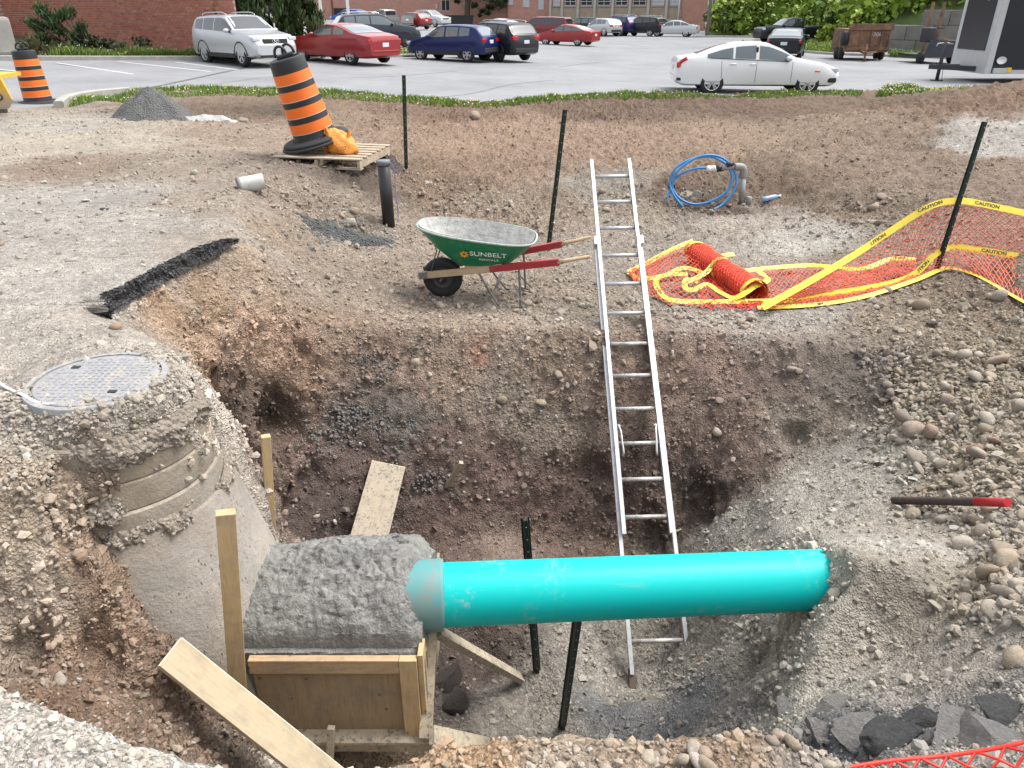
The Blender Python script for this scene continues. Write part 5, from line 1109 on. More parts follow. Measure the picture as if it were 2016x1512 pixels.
addnet('mesh', surf([TOPL, MIDL]), 136, 18, .0036, M_NET, sf, SO_); addnet('mesh', surf([MIDL, BOTL]), 136, 10, .0036, M_NET, sf, SO_)
fn = (-.1, -.85, .5)
bd, P = band(TOPL, .062, sf, SO_, fn); [caution(P, u, bd, Vector((0, 0, 0))+SO_, fn) for u in (.29, .46, .70)]
bd, P = band(MIDL, .062, sf, SO_, fn); [caution(P, u, bd, Vector((0, 0, 0))+SO_, fn) for u in (.38, .71)]
bd, P = band(BOTL, .05, sf, SO_, (0, -.35, .93))
# the part trodden flat beside the roll
FT = [on(1440, 548, .05), on(1520, 541, .05), on(1600, 537, .04), (on(1690, 541, .03)), on(1750, 524, .05), on(1800, 524, .04)]
FB = [on(1450, 612, .02), on(1540, 611, .02), on(1620, 604, .02), on(1700, 590, .02), on(1760, 572, .02), on(1810, 556, .02)]
addnet('mesh', surf([FT, FB], .05, 3), 76, 18, .0032, M_NET, sf, SO_)
bd, P = band([p+Vector((0, 0, .02)) for p in FT], .055, sf, SO_, (0, -.5, .86)); caution(P, .84, bd, SO_, (0, -.5, .86))
# roll and loose end
rf = empty('fence_roll', tuple(on(1420, 555, 0)), label='rolled up orange safety fence with loose yellow caution bands', cat='fence'); RO = rf.location.copy()
A = on(1366, 512, .11); B = on(1484, 598, .10); d_ = B-A; dn = d_.normalized(); s1 = dn.cross(Vector((0, 0, 1))).normalized(); s2 = s1.cross(dn)
def cyl(r0, wob):
    def S(u, v):
        a = v*2*math.pi; r = r0*(1+wob*math.sin(u*23+a*2)+wob*math.sin(a*3+u*9)); q = A+d_*u+(s1*math.cos(a)+s2*math.sin(a))*r; return np.array(q)
    return S
S = cyl(.105, .03); nu, nv = 24, 20; V = [S(i/nu, j/nv)-np.array(RO) for i in range(nu+1) for j in range(nv)]
b = MB(); b.add([tuple(v) for v in V], [(i*nv+j, (i+1)*nv+j, (i+1)*nv+(j+1) % nv, i*nv+(j+1) % nv) for i in range(nu) for j in range(nv)], True); b.build('roll_core', plast('packed_net', (.80, .075, .04), .6), rf)
addnet('mesh', cyl(.118, .04), 60, 28, .0036, M_NET2, rf, RO); addnet('mesh', cyl(.127, .05), 56, 26, .0036, M_NET, rf, RO)
for u0 in (.02, .47, .97):
    P = [Vector(tuple(cyl(.13, .02)(u0+.05*k/24, k/24)))-RO for k in range(25)]; b = MB(); vs = []
    for p in P: vs += [p-dn*.03, p+dn*.03]
    b.add(vs, [(2*k, 2*k+2, 2*k+3, 2*k+1) for k in range(24)], True); b.build('caution_band', M_BAND, rf)
LT = [on(1237, 541, .02), on(1272, 527, .04), on(1322, 505, .08), on(1362, 498, .12)]
LB = [on(1239, 546, .01), on(1262, 576, .02), on(1315, 604, .02), on(1400, 617, .02)]
addnet('mesh', surf([LT, LB], .06, 7), 36, 26, .0032, M_NET, rf, RO)
LT2 = [on(1366, 520, .04), on(1410, 560, .05), on(1450, 596, .04), on(1500, 604, .03)]; LB2 = [on(1380, 613, .02), on(1420, 617, .02), on(1470, 616, .02), on(1530, 613, .02)]
addnet('mesh', surf([LT2, LB2], .04, 9), 26, 18, .0032, M_NET2, rf, RO)
gn = (0, -.5, .86)
for k, pts in enumerate(([(1237, 543, .03), (1272, 528, .05), (1322, 506, .08), (1362, 497, .12)], [(1238, 543, .02), (1262, 556, .03), (1305, 555, .05), (1345, 541, .07), (1385, 546, .05)],
                       [(1352, 553, .06), (1312, 553, .06), (1291, 564, .05), (1294, 580, .04), (1315, 597, .04), (1360, 601, .04), (1450, 604, .04), (1560, 602, .04)],
                       [(1372, 566, .05), (1350, 566, .07), (1347, 578, .05), (1362, 583, .05), (1390, 575, .06), (1415, 588, .06), (1445, 602, .07), (1480, 598, .16)],
                       [(1345, 570, .05), (1385, 560, .10), (1412, 542, .2), (1440, 536, .2)], [(1480, 596, .16), (1505, 585, .16), (1500, 570, .13), (1480, 567, .2)])):
    bd, P = band([on(*q) for q in pts], .055, rf, RO, gn, 8)
    if k in (0, 2, 4): caution(P, .45, bd, RO, gn)
# ================================================================ red net in front, by the camera
fnet = empty('safety_net', tuple(pH(1900, 1500, 1.85)), label='bright red plastic safety net sagging at the near edge of the pit', cat='net'); NO = fnet.location.copy()
NT_ = [pH(1560, 1536, 1.80), pH(1660, 1513, 1.80), pH(1760, 1497, 1.79), pH(1860, 1488, 1.78), pH(1950, 1475, 1.75), pH(2016, 1461, 1.72), pH(2140, 1430, 1.68)]
NB_ = [p+Vector((.05, -.42, -.10)) for p in NT_]
addnet('mesh', surf([NT_, NB_]), 22, 16, .0042, M_NET2, fnet, NO)
b = MB(); b.tube([p-NO for p in smooth_path(NT_, 6)], .0055, 8); b.build('top_cord', M_NET2, fnet)
# ================================================================ parking lot
t = NT('lot_asphalt'); n = t.noise(.35, 6, .6); n2 = t.noise(3, 5, .7); f = t.noise(40, 3, .7)
c = t.ramp(n, [(.3, (.185, .189, .196)), (.5, (.225, .229, .236)), (.7, (.255, .257, .26))]); c = t.mix(.5, c, t.ramp(n2, [(.35, .84), (.6, 1.04)]), 'MULTIPLY'); c = t.mix(.5, c, t.ramp(f, [(.3, .84), (.7, 1.1)]), 'MULTIPLY')
t.set(col=c, rough=.85, spec=.3); t.bump(f, .15, .004)
b = MB(); near = [pL(x, y) for x, y in VERGE_BACK]; near = [Vector((-60, near[0].y, 0))]+near+[Vector((60, near[-1].y, 0))]
vs = []
for p in near:
    fx_ = max(-300, min(300, p.x*6))
    for y in (p.y, 60, 130, 400):
        k = 0 if y == p.y else 1; x = p.x if y <= 130 else p.x; vs.append((p.x, y, lot_z(p.x)))
b.add(vs, [(i*4+j, (i+1)*4+j, (i+1)*4+j+1, i*4+j+1) for i in range(len(near)-1) for j in range(3)])
tag(b.build('parking_lot', t.m), kind='structure')
b = MB(); b.add([(-700, -60, -5), (700, -60, -5), (700, 1400, -5), (-700, 1400, -5)], [(0, 1, 2, 3)]); tag(b.build('terrain', simple('far_ground', (.12, .12, .09), .95)), kind='structure')
M_LINE = simple('worn_white_paint', (.55, .56, .56), .7, scale=12, var=.3); M_TAR = simple('tar_seal', (.10, .10, .10), .7); M_KERB = simple('kerb_concrete', (.36, .345, .31), .9, scale=3, var=.3, bump=.3)
def strip(name, P, w, mat, dz=.004, kind='structure', z=None):
    b = MB(); vs = []; P = [Vector((p.x, p.y, 0)) for p in P]
    for i, p in enumerate(P):
        tt = (P[min(i+1, len(P)-1)]-P[max(i-1, 0)]).normalized(); s_ = Vector((-tt.y, tt.x, 0))*w/2
        for q in (p-s_, p+s_): vs.append((q.x, q.y, lot_z(q.x)+dz))
    b.add(vs, [(2*i, 2*i+1, 2*i+3, 2*i+2) for i in range(len(P)-1)]); return tag(b.build(name, mat), kind=kind)
strip('painted_line', [pL(112, 124), pL(262, 146)], .12, M_LINE); strip('painted_line', [pL(232, 121), pL(415, 141)], .12, M_LINE); strip('painted_line', [pL(-60, 130), pL(46, 142)], .12, M_LINE); strip('painted_line', [pL(345, 122), pL(470, 138)], .12, M_LINE)
strip('tar_seal', smooth_path([pL(790, 200), pL(860, 192), pL(930, 184), pL(1010, 166), pL(1090, 158)], 5), .05, M_TAR)
strip('tar_seal', smooth_path([pL(1100, 132), pL(1200, 122), pL(1330, 128)], 5), .06, M_TAR); strip('tar_seal', smooth_path([pL(1180, 96), pL(1270, 88), pL(1400, 92)], 5), .1, M_TAR)
strip('tar_seal', smooth_path([pL(430, 165), pL(560, 150), pL(740, 152), pL(900, 140)], 5), .04, M_TAR)
def kerb(P, w=.16, h=.13, label=None):
    P = [Vector((p.x, p.y, 0)) for p in P]; b = MB(); vs = []; prof = [(-w/2, -.1), (-w/2, h-.02), (-w/2+.025, h), (w/2-.025, h), (w/2, h-.02), (w/2, -.1)]
    for i, p in enumerate(P):
        tt = (P[min(i+1, len(P)-1)]-P[max(i-1, 0)]).normalized(); s_ = Vector((-tt.y, tt.x, 0))
        vs += [(p.x+s_.x*a, p.y+s_.y*a, lot_z(p.x)+z) for a, z in prof]
    m = len(prof); b.add(vs, [(i*m+k, i*m+k+1, (i+1)*m+k+1, (i+1)*m+k) for i in range(len(P)-1) for k in range(m-1)]+[tuple(range(m)), tuple(range(len(vs)-1, len(vs)-m-1, -1))]); return tag(b.build('kerb', M_KERB), kind='structure')
kerb([pL(-300, 117), pL(-60, 117), pL(120, 117.5), pL(260, 117.5), pL(400, 117)])
kerb(smooth_path([pL(118, 216), pL(128, 207), pL(150, 199), pL(190, 192), pL(250, 186)], 5), .18, .16)
kerb(smooth_path([pL(740, 114), pL(800, 112), pL(835, 113)], 3)); kerb([pL(1365, 73.5), pL(1420, 73.5), pL(1490, 74)], .2, .14); kerb(smooth_path([pL(1462, 82), pL(1490, 80), pL(1520, 79)], 3), .2, .14)
kerb(smooth_path([pL(1578, 103), pL(1600, 105), pL(1640, 108), pL(1700, 110), pL(1760, 112), pL(1840, 115), pL(1900, 117)], 3))
# ================================================================ grass
t = NT('grass_blades'); at = t.node('ShaderNodeAttribute', attribute_name='tone'); t.set(col=at.outputs['Color'], rough=.7, spec=.2); t.p.inputs['Subsurface Weight'].default_value = 0; M_GRASS = t.m
def grass(name, pts_fn, n, h0, h1, w, seed, pal, flowers=.02, lean=.35, label=None):
    r = np.random.default_rng(seed); B = np.array([pts_fn(r) for _ in range(n)]); h = r.uniform(h0, h1, n)*(.55+.9*np.clip(.5+fbm(B[:, 0], B[:, 1], B[:, 0]*0, 1.3, 3, seed), 0, 1)); a = r.uniform(0, 6.28, n); ln = r.normal(0, lean, (n, 2))*h[:, None]
    W_ = r.uniform(.6, 1.2, n)*w; dx, dy = np.cos(a)*W_, np.sin(a)*W_
    z0 = np.zeros(n); V = np.stack([B-np.stack([dx, dy, z0], 1), B+np.stack([dx, dy, z0], 1), B+np.stack([ln[:, 0]*.4+dx*.7, ln[:, 1]*.4+dy*.7, h*.6], 1), B+np.stack([ln[:, 0]*.4-dx*.7, ln[:, 1]*.4-dy*.7, h*.6], 1), B+np.stack([ln[:, 0], ln[:, 1], h], 1)], 1)
    fl = r.random(n) < flowers; V[fl, 4, 2] += .02
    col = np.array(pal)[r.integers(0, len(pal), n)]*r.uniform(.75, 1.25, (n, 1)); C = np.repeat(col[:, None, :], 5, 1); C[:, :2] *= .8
    me = bpy.data.meshes.new(name); F3 = []
    base = np.arange(n)*5; q = np.stack([base, base+1, base+2, base+2, base+3, base], 1).reshape(-1, 3); tip = np.stack([base+3, base+2, base+4], 1); Fc = np.concatenate([q, tip])
    if fl.any():
        k = np.nonzero(fl)[0]; m = len(k); c0 = V[k, 4]; s_ = .018; off = np.array([(-s_, 0, 0), (s_, 0, 0), (0, 0, s_), (0, 0, -s_), (0, -s_, 0), (0, s_, 0)]); FV = c0[:, None, :]+off[None]; b0 = n*5+np.arange(m)*6
        tri = np.array([(0, 4, 2), (4, 1, 2), (1, 5, 2), (5, 0, 2), (4, 0, 3), (1, 4, 3), (5, 1, 3), (0, 5, 3)]); Fc = np.concatenate([Fc, (tri[None]+b0[:, None, None]).reshape(-1, 3)]); fc = np.where(r.random((m, 1)) < .35, np.array([[.75, .58, .03]]), np.array([[.72, .72, .68]])); VV_ = np.concatenate([V.reshape(-1, 3), FV.reshape(-1, 3)]); CC = np.concatenate([C.reshape(-1, 3), np.repeat(fc, 6, 0)])
    else: VV_ = V.reshape(-1, 3); CC = C.reshape(-1, 3)
    me = np_mesh(name, VV_, Fc); ca = me.color_attributes.new('tone', 'FLOAT_COLOR', 'POINT'); ca.data.foreach_set('color', np.concatenate([CC, np.ones((len(CC), 1))], 1).astype(np.float32).ravel()); me.materials.append(M_GRASS)
    o = link(bpy.data.objects.new(name, me)); tag(o, label, 'grass', kind='stuff'); return o
PAL = [(.12, .23, .03), (.16, .28, .04), (.10, .18, .03), (.22, .30, .07), (.15, .24, .04), (.20, .20, .08)]
VF = [pL(x, y) for x, y in VERGE_FRONT]; VB = [pL(x, y) for x, y in VERGE_BACK if x > 140]
def strip_fn(Fr, Bk, lo=0., hi=1., u0=0., u1=1.):
    fa = pieces([Fr])[0]; ba = pieces([Bk])[0]
    def fn(r):
        u = u0+(u1-u0)*r.random(); v = lo+(hi-lo)*r.random()**.8; a = [np.interp(u, fa[1], fa[0][:, c]) for c in (0, 1)]; b_ = [np.interp(u, ba[1], ba[0][:, c]) for c in (0, 1)]
        x, y = a[0]*(1-v)+b_[0]*v, a[1]*(1-v)+b_[1]*v; return (x, y, gz(x, y)-.01)
    return fn
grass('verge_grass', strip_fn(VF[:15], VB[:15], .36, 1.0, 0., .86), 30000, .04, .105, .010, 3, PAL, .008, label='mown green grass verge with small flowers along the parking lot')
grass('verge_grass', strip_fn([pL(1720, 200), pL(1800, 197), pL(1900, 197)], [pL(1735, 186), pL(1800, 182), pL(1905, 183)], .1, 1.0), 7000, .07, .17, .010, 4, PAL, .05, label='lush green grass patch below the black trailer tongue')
def flat_fn(quad):
    A, B, C, D = quad
    def fn(r):
        u, v = r.random(), r.random(); p = (A*(1-u)+B*u)*(1-v)+(D*(1-u)+C*u)*v; return (p.x, p.y, lot_z(p.x)+.06)
    return fn
def bed(name, quad, mat, dz=.06):
    b = MB(); b.add([(p.x, p.y, lot_z(p.x)+dz) for p in quad], [(0, 1, 2, 3)]); return tag(b.build(name, mat), kind='structure')
M_TURF = simple('turf', (.05, .085, .02), .95, scale=3, var=.3)
# ================================================================ left brick building
BR_A, BR_B = Vector((-26.7, 43.7, 0)), Vector((-10.2, 30.8, 0)); bdx = (BR_B-BR_A).normalized(); BL = (BR_B-BR_A).length; bnr = Vector((bdx.y, -bdx.x, 0)); bnr = bnr if bnr.y < 0 else -bnr; BZ = .0
bq = [pL(-250, 116.5), pL(400, 116.5), BR_B+bnr*.1, BR_A+bnr*.1-bdx*12]; bed('flower_bed', bq, simple('bed_soil', (.07, .075, .035), .95, scale=2, var=.4), .08)
grass('bed_grass', flat_fn([pL(100, 116), pL(395, 116), BR_B+bnr*.2, pL(110, 103)]), 9000, .10, .30, .016, 6, PAL+[(.13, .13, .06), (.10, .12, .04)], .01, label='weedy grass bed in front of the left brick wall')
t = NT('brick'); oi = t.node('ShaderNodeObjectInfo'); at = t.node('ShaderNodeAttribute', attribute_name='tone')
BRT = [(0, (.36, .135, .095)), (.25, (.46, .18, .125)), (.5, (.41, .16, .115)), (.7, (.50, .215, .15)), (.85, (.30, .115, .09)), (1, (.52, .25, .17))]
fac = t.math('FRACT', t.math('ADD', oi.outputs['Random'], at.outputs['Fac'])); c = t.ramp(fac, BRT); c = t.mix(.6, c, t.ramp(t.noise(14, 5, .7), [(.3, .75), (.7, 1.15)]), 'MULTIPLY'); t.set(col=c, rough=.9, spec=.2); M_BRICK = t.m
M_MORT = simple('brick_mortar', (.60, .50, .44), .95)
bb = empty('brick_building', tuple(BR_A), (0, 0, math.atan2(bdx.y, bdx.x)), 'near red brick building with grey foundation behind the silver SUV', 'building')
_M = Matrix.Rotation(-math.atan2(bdx.y, bdx.x), 4, 'Z'); _e = _M @ (Vector((BR_B.x, BR_B.y, 0)).normalized()*9); FP = [(0, .01), (BL, .01), (BL+_e.x, .01+_e.y), (0, 9)]
b = MB(); b.prism(FP, -.2, 6.2); b.build('wall', M_MORT, bb)
b = MB(); b.box((BL/2, -.03, -.12), (BL+.04, .10, .5)); b.build('foundation', M_KERB, bb)
b = MB(); b.prism([(x*1.01-.1, y*1.01-.1) for x, y in FP], 6.2, 6.45); b.build('roof', simple('roof_edge', (.2, .2, .2), .7), bb)
bm_ = MB(); bm_.box((0, 0, 0), (.286, .03, .082), bev=0); me_b = bpy.data.meshes.new('brick'); me_b.from_pydata(bm_.v, [], bm_.f); me_b.materials.append(M_BRICK)
rest = []; idx = 0; spots = []
for r_ in range(34):
    for c_ in range(int(BL/.3)+1):
        x = BL-.15-c_*.3+(.15 if r_ % 2 else 0)
        if 0 < x < BL-.1: spots.append((x, .185+r_*.1, r_, c_))
spots.sort(key=lambda s_: (s_[1] > 2.35 or s_[0] > BL-2.2, -s_[0]))
for k, (x, z, r_, c_) in enumerate(spots):
    if k < 300: o = bpy.data.objects.new('brick', me_b); link(o, bb); o.location = (x, -.006+random.uniform(-.002, .002), z)
    else: rest.append((x, z))
V = []; Fq = []; tn = []
cube = np.array(bm_.v); cf = np.array(bm_.f)
for k, (x, z) in enumerate(rest): V.append(cube+np.array((x, -.006+random.uniform(-.002, .002), z))); Fq.append(cf+8*k); tn += [random.random()]*8
me = np_mesh('brickwork', np.concatenate(V), np.concatenate(Fq)); at_ = me.attributes.new('tone', 'FLOAT', 'POINT'); at_.data.foreach_set('value', np.array(tn, np.float32)); me.materials.append(M_BRICK); tag(link(bpy.data.objects.new('brickwork', me), bb), kind='stuff')
# return wall beyond the corner
t = NT('far_brick'); bt = t.node('ShaderNodeTexBrick', Scale=1.0); bt.inputs['Brick Width'].default_value = .3; bt.inputs['Row Height'].default_value = .1; bt.inputs['Mortar Size'].default_value = .011
for nm, cc in (('Color1', (.38, .16, .11, 1)), ('Color2', (.46, .21, .15, 1)), ('Mortar', (.5, .40, .35, 1))): bt.inputs[nm].default_value = cc
mp = t.node('ShaderNodeMapping'); mp.inputs['Rotation'].default_value = (math.pi/2, 0, 0); t.lk(t.coord('Object'), mp.inputs[0]); t.lk(mp.outputs[0], bt.inputs['Vector'])
t.set(col=t.mix(.6, bt.outputs['Color'], t.ramp(t.noise(1.2, 5, .7), [(.3, .8), (.7, 1.12)]), 'MULTIPLY'), rough=.9, spec=.2); M_FBRICK = t.m
b = MB(); b.box((6, 4, 3), (12, 8, 6.4)); o = b.build('brick_annex', M_FBRICK); o.location = BR_A+Vector((0, 0.05, 0)); o.rotation_euler = (0, 0, math.radians(128)); tag(o, 'red brick wing receding behind the grey concrete block', 'building')
b = MB(); b.box((0, 0, .62), (1.6, .7, 1.24), bev=.12); o = b.build('concrete_block', simple('weathered_block', (.30, .29, .27), .9, scale=2, var=.3, bump=.3)); p = pL(-5, 112); o.location = (p.x, p.y, lot_z(p.x)+.05); o.rotation_euler = (0, 0, -.5); tag(o, 'weathered grey concrete block standing by the brick wall corner', 'block')
# ================================================================ far buildings
def wall_frame(pxa, da, pxb, db, zb):
    A = pD(pxa, 21, da); B = pD(pxb, 21, db); A.z = B.z = zb; d_ = (B-A); return A, math.atan2(d_.y, d_.x), Vector((d_.x, d_.y, 0)).length
M_GLASS = NT('window_glass').set(col=(.03, .035, .04), rough=.08, spec=.6).m; M_FRAMEW = simple('pale_frame', (.5, .49, .46), .6); M_DARK = simple('dark_opening', (.02, .02, .022), .8); M_TAN = simple('tan_panel', (.36, .29, .21), .9, scale=1.2, var=.25); M_PILAR = simple('pale_pillar', (.44, .42, .38), .85, scale=1.5, var=.2); M_BLIND = simple('pale_blind', (.46, .48, .50), .7)
A, rz, L = wall_frame(596, 124, 1016, 116, -.45); fb = empty('brick_building', tuple(A), (0, 0, rz), 'long far brick building with low windows behind the parked pickup', 'building')
def shell(A, rz, L, dep, z0, z1, name, mat, par, gx=0.):
    Mi = Matrix.Rotation(-rz, 4, 'Z'); e0 = Mi @ (Vector((A.x, A.y, 0)).normalized()*dep); B = Vector((A.x+L*math.cos(rz), A.y+L*math.sin(rz), 0)); e1 = Mi @ (B.normalized()*dep)
    b = MB(); b.prism([(-gx, -gx), (L+gx, -gx), (L+e1.x+gx, e1.y), (e0.x-gx, e0.y)], z0, z1); return b.build(name, mat, par)
def px_to_s(px_, A=A, rz=rz): 
    u = (px_-CX)/F_PX; dr = Vector((math.cos(rz), math.sin(rz))); # x/(zc)=u, z~cam level
    k = math.cos(TILT); return (u*(A.y*k)-A.x)/(dr.x-u*dr.y*k)
shell(A, rz, L, 12, -.5, 8.5, 'wall', M_FBRICK, fb); shell(A, rz, L, 12.2, 8.5, 8.9, 'roof', M_DARK, fb, .2)
def window(par, s0, s1, z0, z1, y=-.0, mat=M_GLASS, bars=1, name='window'):
    w = MB(); t_ = .09; 
    for bx in (((s0+s1)/2, z0, s1-s0+t_, t_), ((s0+s1)/2, z1, s1-s0+t_, t_)): w.box((bx[0], y-.04, bx[1]), (bx[2], .1, bx[3]))
    for x in [s0, s1]+[s0+(s1-s0)*(k+1)/(bars+1) for k in range(bars)]: w.box((x, y-.035, (z0+z1)/2), (t_*.8, .08, z1-z0))
    o = w.build(name, M_FRAMEW, par); g_ = MB(); g_.box(((s0+s1)/2, y-.012, (z0+z1)/2), (s1-s0, .03, z1-z0)); g_.build('pane', mat, o); return o
zf = lambda py_, d: (21-py_)*d*1.17/F_PX*1.25+CAM_Z+.55
for a_, b_, y0, y1, m_ in ((870, 886, 22, 8, M_DARK), (998, 1010, 14, -14, M_BLIND), (1029, 1042, 17, -14, M_BLIND)): 
    if b_ < 1016: window(fb, px_to_s(a_), px_to_s(b_), zf(y0, 100), zf(y1, 100), 0, m_, 1)
b = MB(); s0, s1 = px_to_s(658), px_to_s(690); b.box(((s0+s1)/2, -.03, 1.3), (s1-s0, .12, 2.2)); b.build('garage_opening', M_DARK, fb)
b = MB(); s0, s1 = px_to_s(653), px_to_s(657); b.box(((s0+s1)/2, -.05, 4), (.25, .14, 8.8)); b.build('downpipe', simple('brown_pipe', (.16, .07, .05), .7), fb)
for a_, y_ in ((768+92, 16), (916, 12)): 
    b = MB(); s0 = px_to_s(a_); b.box((s0, -.05, zf(y_, 100)), (.25, .1, .6)); b.build('vent', M_FRAMEW, fb)
# middle bay with tall windows
A2, rz2, L2 = wall_frame(1000, 115.2, 1084, 113.5, -.65); mb_ = empty('brick_building', tuple(A2), (0, 0, rz2), 'brick bay with three narrow tall windows beside the tan panelled block', 'building')
shell(A2, rz2, L2, 12, -.5, 8.5, 'wall', M_FBRICK, mb_); shell(A2, rz2, L2, 12.2, 8.5, 8.9, 'roof', M_DARK, mb_, .1)
for k, (a_, b_) in enumerate(((1001, 1010), (1030, 1042), (1060, 1070))): window(mb_, max(.15, px_to_s(a_, A2, rz2)), px_to_s(b_, A2, rz2), zf(12+k*3, 97), zf(-30, 97), 0, M_BLIND, 0)
# panelled apartment block
A3, rz3, L3 = wall_frame(1082, 113, 1392, 102, -.65); ap = empty('apartment_block', tuple(A3), (0, 0, rz3), 'long apartment block with pale pillars and tan panels under windows', 'building')
shell(A3, rz3, L3, 12, -.5, 9.5, 'wall', M_FBRICK, ap); shell(A3, rz3, L3, 12.2, 9.5, 9.9, 'roof', M_DARK, ap, .2)
b = MB(); S7 = px_to_s(1345, A3, rz3); b.box((S7/2, -.14, 1.18), (S7, .3, .28)); b.build('concrete_beam', M_PILAR, ap)
pil = [px_to_s(x, A3, rz3) for x in (1085, 1108, 1139, 1172, 1207, 1241, 1277, 1313)]
for s_ in pil: b = MB(); b.box((s_, -.14, 4.6), (.34, .34, 9.4)); b.build('pillar', M_PILAR, ap)
for s0, s1 in zip(pil, pil[1:]+[S7]):
    b = MB(); b.box(((s0+s1)/2, -.05, 2.0), (s1-s0-.36, .16, 1.32)); b.build('tan_panel', M_TAN, ap)
    w = window(ap, s0+.35, s1-.45, 2.9, 4.6, 0, random.choice([M_GLASS, M_GLASS, M_BLIND]), 1)
    b = MB(); b.box(((s0+s1)/2, -.1, 2.78), (s1-s0-.5, .3, .08)); b.build('sill', M_PILAR, w)
    b = MB(); b.box(((s0+s1)/2, -.05, 3.35), (s1-s0-.8, .09, .07)); b.build('transom', M_FRAMEW, w)
    window(ap, s0+.35, s1-.45, 6.2, 8.0, 0, M_GLASS, 1)
# fire stair and the brick house behind it
A4 = pD(1402, 21, 104); A4.z = -.9; st_ = empty('fire_stair', tuple(A4), (0, 0, -.2), 'dark steel fire stair beside the end of the apartment block', 'stair')
for k in range(2):
    b = MB(); b.beam((-.9+1.0*k, 0, 0), (-.9+1.0*k, 0, 7), .14, .14, (0, 1, 0)); b.build('stair_post', M_POST, st_)
for k in range(10): b = MB(); b.box((-.8+.17*k, .2, .3+.32*k), (.28, 1.0, .05)); b.build('tread', M_POST, st_)
b = MB(); b.beam((-.9, -.3, .9), (.8, -.3, 4.1), .05, .08); b.build('handrail', M_POST, st_)
A5, rz5, L5 = wall_frame(1408, 112, 1478, 106, -.7); hb = empty('brick_house', tuple(A5), (0, 0, rz5), 'brick house with grey flat roof half hidden by the green trees', 'house')
shell(A5, rz5, L5, 8, -.4, 4.2, 'wall', M_FBRICK, hb); shell(A5, rz5, L5, 8.6, 4.2, 4.7, 'roof', simple('grey_roof', (.32, .34, .35), .7), hb, .5)
for a_, b_ in ((1416, 1424), (1430, 1438)): window(hb, px_to_s(a_, A5, rz5), px_to_s(b_, A5, rz5), 1.6, 3.4, 0, M_GLASS, 0)
# porch frame and pale railing behind the cedar
p = pL(628, 62); pf = empty('porch_frame', (p.x, p.y+8, lot_z(p.x)), (0, 0, .1), 'white porch frame standing beside the dark cedar', 'porch')
for x0, x1, z0, z1 in ((-1.5, 1.0, 2.55, 2.8), (.85, 1.1, 0, 2.7), (-1.6, -1.35, 0, 2.7)): b = MB(); b.box(((x0+x1)/2, 0, (z0+z1)/2), (x1-x0, .25, z1-z0)); b.build('post' if z0 == 0 else 'beam', M_WHITE, pf)
p = pL(610, 82); rl = empty('railing', (p.x, p.y, lot_z(p.x)), (0, 0, .1), 'pale wooden railing behind the red sedan', 'railing')
for k in range(14): b = MB(); b.box((-1.6+k*.27, 0, .55), (.09, .05, 1.1)); b.build('baluster', M_WHITE, rl)
b = MB(); b.box((.1, 0, 1.12), (3.8, .09, .09)); b.build('handrail', M_WHITE, rl)
# poles
p = pL(1391, 73); b = MB(); b.tube([(0, 0, -.2), (.05, 0, 5), (.12, 0, 10)], [.17, .15, .12], 10); o = b.build('utility_pole', simple('weathered_wood', (.20, .18, .16), .9, scale=4, var=.3)); o.location = (p.x, p.y, lot_z(p.x)); tag(o, 'grey wooden utility pole at the end of the apartment block', 'pole')
p = pL(1333, 60); lp_ = empty('flag_pole', (p.x, p.y, lot_z(p.x)), label='thin white pole rising behind the silver sedan', cat='pole'); b = MB(); b.tube([(0, 0, 0), (.02, 0, 8)], [.11, .07], 10); b.build('mast', M_WHITE, lp_); b = MB(); b.lathe([(.2, 0), (.2, .1), (.1, .14)], 12); b.build('base', M_WHITE, lp_)
# dark bin and loading area left of the camper
p = pL(905, 52); bn = empty('waste_bin', (p.x, p.y, lot_z(p.x)), (0, 0, .1), 'dark waste skip beside the conifer trunk', 'skip')
b = MB(); b.prism([(-1.6, 0), (1.6, 0), (1.8, 1.25), (-1.8, 1.25)], -.8, .8, Matrix.Rotation(math.pi/2, 4, 'X')); b.build('skip_body', M_DARK, bn); b = MB(); b.box((0, 0, 1.28), (3.7, 1.7, .08)); b.build('lid', M_BLACK, bn)
# ================================================================ vehicles
def paint(name, col, metal=.3, rough=.28):
    t = NT(name); t.set(col=col, metal=metal, rough=rough, spec=.35 if max(col) < .12 else .5, coat=.18 if max(col) < .12 else .4); t.p.inputs['Coat Roughness'].default_value = .06; return t.m
t = NT('car_glass'); t.set(col=(.025, .03, .033), rough=.05, spec=.8, coat=.5); M_CGLASS = t.m
t = NT('car_glass_pale'); t.set(col=(.075, .095, .105), rough=.05, spec=.9, coat=1.); M_CGLASS2 = t.m
M_TYRE = simple('tyre_rubber', (.02, .02, .021), .8); M_ALLOY = NT('alloy').set(col=(.55, .56, .57), metal=.7, rough=.3).m; M_STEELW = simple('steel_wheel', (.05, .05, .052), .5, .4); M_TRIM = simple('black_trim', (.02, .02, .021), .6)
M_TAIL = NT('tail_lens').set(col=(.45, .01, .015), rough=.12, spec=.7).m; M_HEAD = NT('head_lens').set(col=(.55, .57, .60), rough=.1, spec=.8).m; M_AMBER = NT('amber_lens').set(col=(.75, .2, .02), rough=.2).m; M_PLATE = simple('plate', (.62, .66, .70), .5, scale=30, var=.25); M_CHROME = NT('chrome').set(col=(.6, .6, .62), metal=.9, rough=.15).m
def ip(tab, x): a = np.array(tab); return float(np.interp(x, a[:, 0], a[:, 1]))
